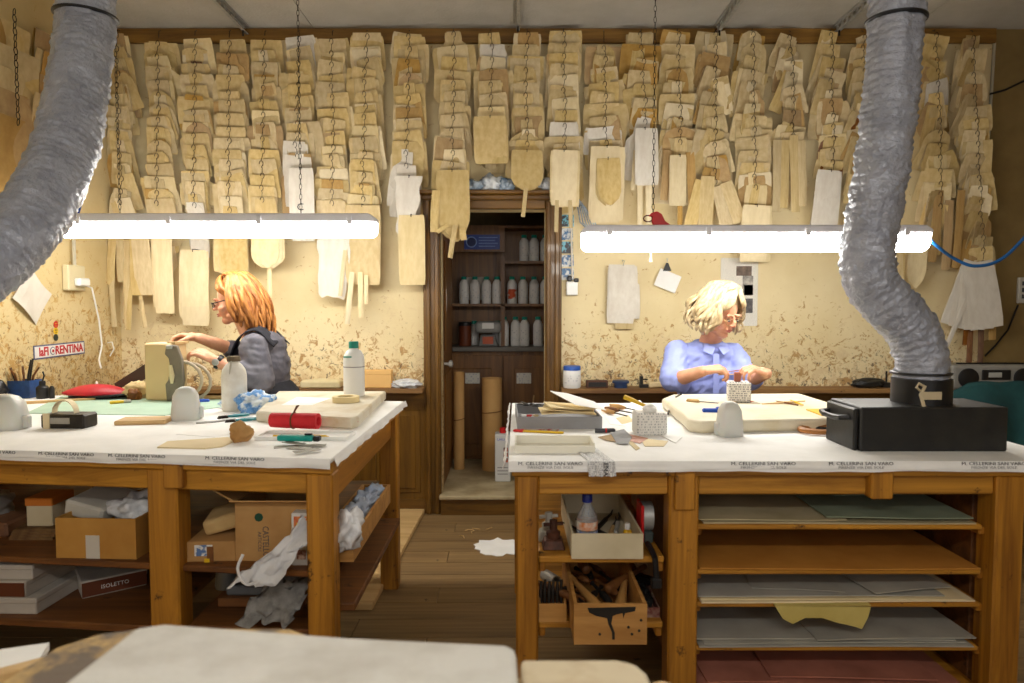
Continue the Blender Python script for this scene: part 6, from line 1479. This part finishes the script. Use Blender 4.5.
# ledge items on the right
q=at(572,385,4.26)
t=thing('paint_jar','white plastic jar with a blue lid on the right ledge','jar',(q.x,4.265,LZ))
MB().lathe([(0.05,0),(0.054,0.006),(0.054,0.105),(0.05,0.112)],22).build('body', M_white, t, smooth=True); MB().lathe([(0.053,0.108),(0.053,0.13),(0.05,0.134)],22).build('lid', mat('blue_lid', sr(40,90,180), rough=0.4), t, smooth=True); MB().lathe([(0.0545,0.03),(0.0545,0.08)],22).build('label', M_botlab, t, smooth=True)
t=thing('tool_case','small dark wooden case on the right ledge','case',(at(597,385,4.26).x,4.27,LZ)); MB().box(-0.065,0.065,-0.03,0.03,0,0.045).build('case', mat('mahogany', sr(84,50,36), rough=0.5), t, bevel=0.003); MB().box(-0.055,0.055,-0.0315,-0.03,0.008,0.035).build('front_panel', M_black, t)
t=thing('blue_tin','low dark blue tin with lid on the right ledge','tin',(at(621,385,4.26).x,4.27,LZ)); MB().lathe([(0.04,0),(0.04,0.028)],20).build('body', mat('navy_tin', sr(40,60,96), rough=0.4), t, smooth=True); MB().lathe([(0.052,0.028),(0.052,0.04),(0.045,0.045)],20).build('lid', bpy.data.materials['navy_tin'], t, smooth=True)
t=thing('small_vise','small black clamp standing on the right ledge','clamp',(at(643,385,4.26).x,4.27,LZ)); MB().box(-0.02,0.03,-0.02,0.02,0,0.02).build('base', M_black, t); MB().box(-0.018,0.0,-0.014,0.014,0.02,0.07).build('jaw', M_black, t); MB().tube([(0.0,0,0.05),(0.03,0,0.05)],0.004,6).build('screw', M_darkmetal, t)
o=MB(TRS((0,0,0),(0,R(-4),R(6)))).box(-0.06,0.06,-0.03,0.03,0,0.03).build('cork_block', M_card, bevel=0.006); o.location=(at(658,385,4.26).x,4.27,LZ+0.005); tag(o,'tan cork block on the ledge behind the worker shoulder','block')
o=crumple('black_pouch', M_black, (at(868,385,4.26).x,4.26,LZ), (0.10,0.045,0.032), 81, amp=0.3); tag(o,'flat black pouch on the ledge behind the duct','pouch')
t=thing('small_clamp','small black stand with a post on the ledge beside the duct','stand',(at(888,385,4.26).x,4.28,LZ)); MB().box(-0.03,0.03,-0.02,0.02,0,0.03).build('base', M_black, t); MB().tube([(0,0,0.03),(0,0,0.10)],0.006,6).build('post', M_black, t)
# ================================================================ PEOPLE
def organic(name, mb, voxel, mt, parent=None, it=6, fac=0.5):
    """fuse overlapping solid forms into one continuous surface"""
    me = mb.mesh(name)
    o = link(name, me, mt)
    r = o.modifiers.new('fuse', 'REMESH'); r.mode = 'VOXEL'; r.voxel_size = voxel; r.use_smooth_shade = True
    s_ = o.modifiers.new('smooth', 'SMOOTH'); s_.factor = fac; s_.iterations = it
    bake(o)
    if len(o.data.materials) == 0: o.data.materials.append(mt)
    o.data.polygons.foreach_set('use_smooth', [True]*len(o.data.polygons))
    if parent is not None: o.parent = parent
    return o
def hand_prims(m, wrist, d, n, curl=(0.5,0.6,0.4), spread=0.14, scale=1.0, thumb_curl=0.5, flip=1):
    d = Vector(d).normalized(); n = Vector(n); n = (n-d*n.dot(d)).normalized(); s_ = d.cross(n).normalized()*flip
    w = Vector(wrist); k = scale
    tips = []
    m.cone(w, w+d*0.03*k, 0.023*k, 0.024*k, 10)
    ends = []
    for i in range(4):
        off = (i-1.5)
        a = w+d*0.02*k+s_*off*0.012*k; b = w+d*(0.085-0.004*abs(off-0.5))*k+s_*off*0.0195*k
        m.cone(a, b, 0.0145*k, 0.0115*k, 10); ends.append((b, off))
    L = [(0.036,0.024,0.018),(0.041,0.027,0.02),(0.038,0.025,0.019),(0.030,0.019,0.016)]
    for i, (b, off) in enumerate(ends):
        fd = (d+s_*off*spread).normalized(); ang = 0; p = b
        r0 = 0.0098*k
        for j in range(3):
            ang += curl[j]*(1+0.12*(i-1))
            dd = fd*math.cos(ang)+n*math.sin(ang)
            q = p+dd*L[i][j]*k
            m.cone(p, q, r0, r0*0.9, 8); r0 *= 0.9; p = q
        tips.append(p)
    # thumb leaves the side of the palm near its base
    p = w+d*0.022*k-s_*0.02*k
    q = p+(d*0.55-s_*0.65+n*0.45).normalized()*0.042*k; m.cone(p, q, 0.0145*k, 0.0115*k, 8)
    r_ = q+(d*0.85-s_*0.15+n*(0.35+thumb_curl*0.4)).normalized()*0.030*k; m.cone(q, r_, 0.011*k, 0.010*k, 8)
    e = r_+(d*0.85+s_*0.35+n*(0.15+thumb_curl*0.4)).normalized()*0.024*k; m.cone(r_, e, 0.0098*k, 0.008*k, 8)
    tips.append(e)
    return tips
def head_prims(m, H):
    m.M = H
    m.ell((0,0.018,0.032),(0.074,0.093,0.088),20,14)
    m.ell((0,-0.022,-0.025),(0.059,0.066,0.082),20,14)
    m.ell((0,-0.060,-0.088),(0.030,0.026,0.022),14,10)                 # chin
    for s_ in (-1,1):
        m.ell((s_*0.034,-0.060,-0.030),(0.026,0.024,0.026),12,8)      # cheek
        m.ell((s_*0.045,-0.015,-0.070),(0.02,0.04,0.022),12,8)        # jaw
        m.ell((s_*0.031,-0.083,0.026),(0.022,0.010,0.007),12,8)       # brow
        m.ell((s_*0.029,-0.079,0.006),(0.0155,0.0125,0.0105),12,8)    # lid
        m.ell((s_*0.075,0.012,-0.008),(0.009,0.019,0.030),12,8)       # ear
        m.ell((s_*0.012,-0.100,-0.022),(0.008,0.009,0.007),10,8)      # nostril wing
    m.cone((0,-0.086,0.016),(0,-0.106,-0.018),0.008,0.010,10)          # nose
    m.ell((0,-0.086,-0.047),(0.022,0.011,0.006),12,8)                 # lips
    m.ell((0,-0.084,-0.058),(0.019,0.012,0.006),12,8)
    m.M = Matrix()
def face_parts(H, par, iris, lipc):
    def put(mb, nm, mt, sm=True):
        o = mb.build(nm, mt, par, smooth=sm); o.matrix_local = H; return o
    for s_ in (-1,1):
        put(MB().ell((s_*0.029,-0.0835,0.003),(0.011,0.0095,0.0055),12,8), 'eye', mat('eye_white', sr(226,218,210), rough=0.2))
        put(MB().ell((s_*0.029,-0.0915,0.0015),(0.0048,0.003,0.0045),10,8), 'iris', mat('iris', iris, rough=0.2))
        put(MB().tube([(s_*(0.029+0.013*math.cos(a*PI/6)),-0.0935+0.006*abs(math.cos(a*PI/6)),0.006+0.006*math.sin(a*PI/6)) for a in range(7)],0.0016,5), 'eyelash', mat('lash', sr(60,44,36), rough=0.8))
        put(MB().tube([(s_*0.014,-0.094,0.026),(s_*0.030,-0.0935,0.031),(s_*0.048,-0.082,0.026)],[0.002,0.003,0.0015],6), 'eyebrow', mat('brow_hair', sr(150,110,70), rough=0.8))
    put(MB().tube([(-0.022,-0.088,-0.051),(-0.010,-0.0965,-0.0475),(0,-0.0975,-0.0495),(0.010,-0.0965,-0.0475),(0.022,-0.088,-0.051)],[0.001,0.0032,0.003,0.0032,0.001],7), 'upper_lip', mat('lip', lipc, rough=0.4))
    put(MB().tube([(-0.019,-0.088,-0.054),(0,-0.0965,-0.0585),(0.019,-0.088,-0.054)],[0.001,0.004,0.001],7), 'lower_lip', bpy.data.materials['lip'])
def hair_mesh(H, seed, n, length, flare, wave, mt, par, part=0.0, fringe=True, span=128, fr_t=0.0, rr=(0.086,0.108,0.098)):
    r = random.Random(seed); m = MB()
    ctr = Vector((0,0.02,0.034))
    m.ell(ctr+Vector((0,0.014,0.010)), (rr[0]*0.96, rr[1]*0.92, rr[2]*0.95), 20, 14)
    def sk(phi, el, k=1.0):
        return ctr+Vector((math.sin(phi)*math.cos(el)*rr[0]*k, math.cos(phi)*math.cos(el)*rr[1]*k, math.sin(el)*rr[2]*k))
    for i in range(n):
        phi = R(-span+2*span*(i+r.uniform(-0.4,0.4))/n)
        lay = r.random(); k0 = 1.0+0.10*lay
        side = 1 if phi > 0 else -1
        L = length(phi)*r.uniform(0.85,1.08)
        P = [Vector((part+0.006*side, -0.02+0.05*r.random(), ctr.z+rr[2]*1.03*k0)), sk(phi*0.93, R(52), k0*1.03), sk(phi, R(8), k0*1.06)]
        base = P[-1]; w0 = r.uniform(0,6)
        for q in (0.4,0.75,1.0):
            out = Vector((math.sin(phi), math.cos(phi), 0))
            fl = flare*(math.sin(q*2.4)) - 0.012*q
            P.append(base+out*fl+Vector((wave*math.sin(w0+q*7),wave*math.cos(w0*1.7+q*6),-L*q)))
        pts = catmull(P, 5); nn = len(pts)
        rad = [0.012*(0.55+0.6*math.sin(min(1,(j+3)/nn*1.15)*PI*0.9)) for j in range(nn)]
        rad[-1] = 0.002
        m.tube(pts, rad, 7, flat=0.6)
    if fringe:
        for i in range(22):
            s_ = 1 if i%2 else -1; t = fr_t+(1-fr_t)*(i//2)/10
            phi0 = s_*R(178-28*t)
            P = [Vector((part+0.01*s_, -0.03, ctr.z+rr[2]*1.05)), sk(s_*R(165-30*t), R(48), 1.10), sk(s_*R(150-32*t), R(22), 1.10), sk(s_*R(122-20*t), R(0), 1.10), sk(s_*R(108-14*t), R(-28), 1.16)+Vector((s_*0.01,0,-0.02))]
            pts = catmull(P, 5); nn = len(pts)
            m.tube(pts, [0.010*(0.6+0.6*math.sin((j+1)/nn*PI*0.9)) for j in range(nn-1)]+[0.002], 7, flat=0.6)
    o = m.build('hair', mt, par, smooth='all'); o.matrix_local = H
    return o
def strand_mat(nm, c1, c2):
    return mat(nm, c1, c2, scale=60, rough=0.42, bump=0.5, bscale=120, stretch=(1,1,0.12), lo=0.38, hi=0.62)
def limb(m, pts, rads, seg=14):
    for a, b, ra, rb in zip(pts, pts[1:], rads, rads[1:]): m.cone(a, b, ra, rb, seg)
M_denim = mat('dark_trousers', sr(40,42,52), sr(30,32,40), scale=20, rough=0.85)
M_shoe = mat('black_shoes', sr(26,24,24), rough=0.5)
def stool(loc, h, label):
    t = thing('stool', label, 'stool', loc)
    MB().lathe([(0.15,h-0.035),(0.16,h-0.03),(0.16,h-0.005),(0.15,h)],24).build('seat', M_darkwood, t, smooth=True)
    for k in range(4):
        a = PI/4+k*PI/2; MB().tube([(0.10*math.cos(a),0.10*math.sin(a),h-0.03),(0.15*math.cos(a),0.15*math.sin(a),0)],[0.016,0.013],8).build('leg', M_darkwood, t, smooth=True)
    MB().tube([(0.13*math.cos(a*PI/10),0.13*math.sin(a*PI/10),h*0.42) for a in range(20)],0.008,6,closed=True).build('foot_ring', M_darkmetal, t)
    return t

# ---------------------------------------------------------------- fair haired worker in a pale blue shirt
O = Vector((1.0,3.56,0))
pw = thing('person', 'fair haired woman in a pale blue shirt bent over small leather work', 'person', O)
def W(x,y,z): return Vector((x,y,z))-O
H = Matrix.Translation(W(1.035,3.475,1.262)) @ Matrix.Rotation(R(30),4,'Z') @ Matrix.Rotation(R(27),4,'X')
m = MB()
head_prims(m, H)
m.cone(W(1.01,3.575,1.10), W(1.025,3.51,1.215), 0.056, 0.050, 16)
m.ell(W(1.0,3.585,1.03),(0.165,0.10,0.085),20,12); m.ell(W(1.0,3.575,0.93),(0.145,0.105,0.17),20,12); m.ell(W(1.0,3.60,0.74),(0.14,0.11,0.16),20,12); m.ell(W(1.0,3.62,0.595),(0.165,0.125,0.11),20,12)
limb(m, [W(0.845,3.575,1.045), W(0.80,3.46,0.925), W(0.898,3.275,0.990)], [0.052,0.043,0.026])
limb(m, [W(1.135,3.575,1.040), W(1.165,3.46,0.925), W(1.195,3.275,0.978)], [0.052,0.043,0.026])
tipsR = hand_prims(m, W(0.900,3.272,0.992), (0.95,-0.15,0.16), (0.25,0.25,-0.9), (0.75,0.75,0.5), 0.10, 0.95, 0.8, flip=-1)
tipsL = hand_prims(m, W(1.194,3.270,0.980), (-0.80,-0.15,0.28), (-0.35,0.2,-0.85), (0.7,0.75,0.5), 0.10, 0.95, 0.8, flip=1)
for s_ in (-1,1):
    limb(m, [W(1.0+s_*0.09,3.60,0.575), W(1.0+s_*0.105,3.26,0.585), W(1.0+s_*0.105,3.30,0.10)], [0.082,0.056,0.038])
    m.ell(W(1.0+s_*0.105,3.25,0.055),(0.04,0.11,0.04),14,10)
organic('body', m, 0.004, M_skin, pw, it=3)
# shirt
m = MB()
m.ell(W(0.99,3.585,1.025),(0.175,0.118,0.098),20,12); m.ell(W(1.0,3.575,0.93),(0.17,0.125,0.18),20,12); m.ell(W(1.0,3.60,0.75),(0.165,0.13,0.18),20,12); m.ell(W(1.0,3.615,0.64),(0.18,0.14,0.09),20,12)
limb(m, [W(0.85,3.575,1.055), W(0.80,3.47,0.93), W(0.825,3.43,0.925)], [0.068,0.064,0.057])
limb(m, [W(1.13,3.575,1.045), W(1.165,3.46,0.93), W(1.170,3.42,0.935)], [0.066,0.062,0.054])
for c_, ax, rr_ in (((0.828,3.425,0.927),(0.6,-0.75,0.12),0.054), ((1.171,3.415,0.937),(0.1,-0.97,0.2),0.052)):      # rolled cuffs
    ax = Vector(ax).normalized(); q = Vector((0,0,1)).rotation_difference(ax).to_matrix().to_4x4()
    m.M = Matrix.Translation(W(*c_)) @ q; m.lathe([(rr_,-0.02),(rr_+0.006,-0.012),(rr_+0.006,0.012),(rr_,0.02)],20); m.M = Matrix()
m.tube([W(1.0+0.066*math.cos(a*PI/10), 3.57+0.062*math.sin(a*PI/10), 1.105+0.012*math.sin(a*PI/10)) for a in range(20)],0.015,8,closed=True)   # collar stand
M_shirt = mat('pale_blue_shirt', sr(152,164,224), sr(140,152,214), scale=5, rough=0.8, bump=0.55, bscale=11)
sh_ = organic('shirt', m, 0.006, M_shirt, pw, it=4)
def folds(o, f):                                                              # cloth folds
    cs = [v.co.copy() for v in o.data.vertices]; ns = [v.normal.copy() for v in o.data.vertices]
    out = []
    for c_, n_ in zip(cs, ns): out += list(c_ + n_*f(c_))
    o.data.vertices.foreach_set('co', out); o.data.update()
folds(sh_, lambda c_: 0.007*noise.noise(Vector((c_.x*12+c_.z*5, c_.y*7, c_.z*20))) + 0.005*noise.noise(Vector((c_.x*26, c_.y*20, c_.z*44-c_.x*20))))
for s_, pts in ((-1,[(0.0,0.0),(-0.055,0.028),(-0.062,-0.012),(-0.022,-0.042)]),(1,[(0.0,0.0),(0.055,0.028),(0.062,-0.012),(0.022,-0.042)])):
    o = MB().prismy(pts,-0.003,0.003).build('collar_flap', M_shirt, sh_, bevel=0.002); o.matrix_local = Matrix.Translation(W(1.015+s_*0.006,3.462,1.090)) @ Matrix.Rotation(R(-34),4,'X') @ Matrix.Rotation(R(s_*16),4,'Z')
MB().sheet(lambda u,v:(W(1.008,3.442,1.06)+Vector(((u-0.5)*0.03,0.012-0.012*math.sin(v*2.2),-v*0.2))),2,8,(0,-0.003,0)).build('button_placket', M_shirt, sh_)
tr = MB()
tr.ell(W(1.0,3.62,0.60),(0.172,0.132,0.11),20,12)
for s_ in (-1,1): limb(tr, [W(1.0+s_*0.09,3.60,0.578), W(1.0+s_*0.105,3.26,0.588), W(1.0+s_*0.105,3.30,0.11)], [0.090,0.066,0.052])
organic('trousers', tr, 0.008, M_denim, pw, it=3)
for s_ in (-1,1): MB().ell(W(1.0+s_*0.105,3.245,0.046),(0.048,0.125,0.046),16,10).build('shoe', M_shoe, pw, smooth=True)
face_parts(H, pw, sr(90,110,120), sr(190,110,100))
Lr = lambda phi: 0.150 + 0.015*math.cos(phi)
hair_mesh(H, 5, 84, Lr, 0.026, 0.017, strand_mat('blond_hair', sr(202,184,148), sr(160,138,100)), pw, part=0.03, rr=(0.092,0.112,0.104))
g = MB()
for s_ in (-1,1): g.tube([(s_*0.032+0.023*math.cos(a*PI/8),-0.104+0.006*abs(math.cos(a*PI/8)),0.0+0.017*math.sin(a*PI/8)) for a in range(16)],0.0014,5,closed=True); g.tube([(s_*0.055,-0.10,0.004),(s_*0.076,-0.04,0.008),(s_*0.078,0.01,0.004)],0.0014,5)
g.tube([(-0.009,-0.106,0.004),(0,-0.108,0.007),(0.009,-0.106,0.004)],0.0014,5)
g = g.build('glasses', mat('gold_wire', sr(190,160,110), rough=0.3, metal=0.8), pw, smooth=True); g.matrix_local = H
stool((1.0,3.63,0), 0.478, 'round wooden stool under the fair haired woman')
ta = (tipsR[0]+tipsR[4])/2+O; tb_ = (tipsL[0]+tipsL[4])/2+O
o = MB().tube([ta-(tb_-ta)*0.35+Vector((0,0,0.003)), tb_+(tb_-ta)*0.2],[0.0022,0.0022],6).build('wooden_skewer', M_palewood); tag(o,'thin wooden skewer held between both hands of the fair haired woman','stick')
o = MB().tube([ta+Vector((0,0.004,0.012)), ta+(tb_-ta)*1.25+Vector((0.01,0.01,0.024))],[0.002,0.0025],6).build('fine_brush', mat('rust_brush', sr(170,110,70), rough=0.5)); tag(o,'fine reddish brush held over the newsprint box','brush')

# ---------------------------------------------------------------- worker in a grey blouse and dark apron
O = Vector((-1.25,3.6,0))
pw = thing('person', 'woman with long reddish blond hair, grey blouse and black apron stitching a bag', 'person', O)
H = Matrix.Translation(W(-1.425,3.60,1.322)) @ Matrix.Rotation(R(-76),4,'Z') @ Matrix.Rotation(R(14),4,'X')
m = MB()
head_prims(m, H)
m.cone(W(-1.335,3.605,1.135), W(-1.395,3.60,1.265), 0.055, 0.050, 16)
m.ell(W(-1.285,3.605,1.085),(0.095,0.165,0.085),20,12); m.ell(W(-1.275,3.60,0.97),(0.105,0.145,0.17),20,12); m.ell(W(-1.245,3.60,0.77),(0.11,0.135,0.16),20,12); m.ell(W(-1.225,3.60,0.605),(0.125,0.165,0.11),20,12)
limb(m, [W(-1.275,3.43,1.09), W(-1.215,3.375,0.925), W(-1.415,3.325,1.035)], [0.050,0.043,0.026])
limb(m, [W(-1.30,3.76,1.095), W(-1.395,3.72,1.03), W(-1.565,3.50,1.135)], [0.050,0.043,0.026])
tN = hand_prims(m, W(-1.42,3.324,1.04), (-0.82,0.05,0.42), (-0.30,0.35,-0.85), (0.45,0.6,0.5), 0.13, 0.95, 0.5, flip=1)
tF = hand_prims(m, W(-1.57,3.493,1.138), (-0.9,-0.25,0.12), (-0.15,-0.25,-0.95), (0.6,0.7,0.5), 0.10, 0.95, 0.7, flip=-1)
for s_ in (-1,1):
    limb(m, [W(-1.27,3.60+s_*0.085,0.585), W(-1.64,3.62+s_*0.085,0.595), W(-1.62,3.63+s_*0.085,0.10)], [0.082,0.056,0.038])
    m.ell(W(-1.67,3.63+s_*0.085,0.055),(0.11,0.04,0.04),14,10)
organic('body', m, 0.004, M_skin, pw, it=3)
m = MB()
m.ell(W(-1.282,3.605,1.08),(0.110,0.182,0.093),20,12); m.ell(W(-1.27,3.60,0.97),(0.120,0.168,0.18),20,12); m.ell(W(-1.245,3.60,0.78),(0.125,0.155,0.18),20,12)
limb(m, [W(-1.272,3.435,1.09), W(-1.215,3.375,0.93), W(-1.31,3.35,0.98)], [0.070,0.064,0.050])
limb(m, [W(-1.30,3.75,1.095), W(-1.395,3.72,1.035), W(-1.46,3.635,1.07)], [0.070,0.062,0.050])
M_blouse = mat('sheer_grey_blouse', sr(110,108,116), sr(86,84,94), scale=16, rough=0.65, bump=0.5, bscale=14)
bl = organic('blouse', m, 0.006, M_blouse, pw, it=4)
folds(bl, lambda c_: 0.005*noise.noise(Vector((c_.x*10+c_.z*8, c_.y*8, c_.z*22))) + 0.005*noise.noise(Vector((c_.x*24+c_.z*26, c_.y*20, c_.z*40))))
# apron with straps
M_apron = mat('black_apron', sr(38,38,46), sr(28,28,34), scale=20, rough=0.85, bump=0.3, bscale=20)
m = MB()
m.ell(W(-1.345,3.595,0.95),(0.095,0.140,0.19),20,12); m.ell(W(-1.255,3.60,0.79),(0.165,0.200,0.155),20,12); m.ell(W(-1.235,3.60,0.60),(0.150,0.195,0.12),20,12)
ap = organic('apron', m, 0.006, M_apron, pw, it=4)
for s_ in (-1,1):
    MB().sheet(lambda u,v: (Vector(catmull([W(-1.415,3.60+s_*0.075,0.99), W(-1.400,3.60+s_*0.088,1.07), W(-1.355,3.60+s_*0.085,1.150), W(-1.27,3.60+s_*0.085,1.180), W(-1.185,3.60+s_*0.09,1.10)],6)[int(round(v*24))])+Vector((0.0,(u-0.5)*0.075,-(u-0.5)*s_*0.02))),3,24,(0.0,0,0.006)).build('strap', M_apron, ap, smooth='all')
tr = MB()
for s_ in (-1,1): limb(tr, [W(-1.27,3.60+s_*0.085,0.588), W(-1.64,3.62+s_*0.085,0.598), W(-1.62,3.63+s_*0.085,0.11)], [0.090,0.066,0.052])
organic('trousers', tr, 0.008, M_denim, pw, it=3)
for s_ in (-1,1): MB().ell(W(-1.675,3.63+s_*0.085,0.046),(0.125,0.048,0.046),16,10).build('shoe', M_shoe, pw, smooth=True)
ax = Vector((-0.86,-0.24,0.46)).normalized()
wt = MB(Matrix.Translation(W(-1.402,3.338,1.028)) @ Vector((0,0,1)).rotation_difference(ax).to_matrix().to_4x4()).lathe([(0.033,-0.011),(0.036,-0.009),(0.036,0.009),(0.033,0.011)],20).build('wristwatch', M_blackplastic, pw, smooth=True)
MB(Matrix.Translation(W(-1.402,3.300,1.030)) @ Matrix.Rotation(R(90),4,'X')).lathe([(0.016,-0.002),(0.016,0.006),(0.013,0.008)],18).build('watch_face', M_steel, wt, smooth=True)
face_parts(H, pw, sr(70,50,40), sr(180,100,90))
Ll = lambda phi: 0.185 + 0.075*math.cos(phi)
hair_mesh(H, 9, 84, Ll, 0.030, 0.010, strand_mat('reddish_blond_hair', sr(196,132,66), sr(138,80,38)), pw, part=0.0, rr=(0.087,0.106,0.100), span=106, fr_t=0.55)
g = MB()
for s_ in (-1,1):
    g.tube([(s_*0.032+0.024*q,-0.106+0.006*abs(q),z_) for q, z_ in ((-1,0.012),(0,0.014),(1,0.012),(1,-0.008),(0,-0.013),(-1,-0.008))],0.0026,6,closed=True); g.tube([(s_*0.056,-0.10,0.010),(s_*0.078,-0.04,0.010),(s_*0.080,0.01,0.004)],0.0026,6)
g.tube([(-0.008,-0.107,0.008),(0.008,-0.107,0.008)],0.0026,6)
g = g.build('glasses', M_blackplastic, pw, smooth=True); g.matrix_local = H
stool((-1.225,3.6,0), 0.478, 'round wooden stool under the woman with reddish blond hair')
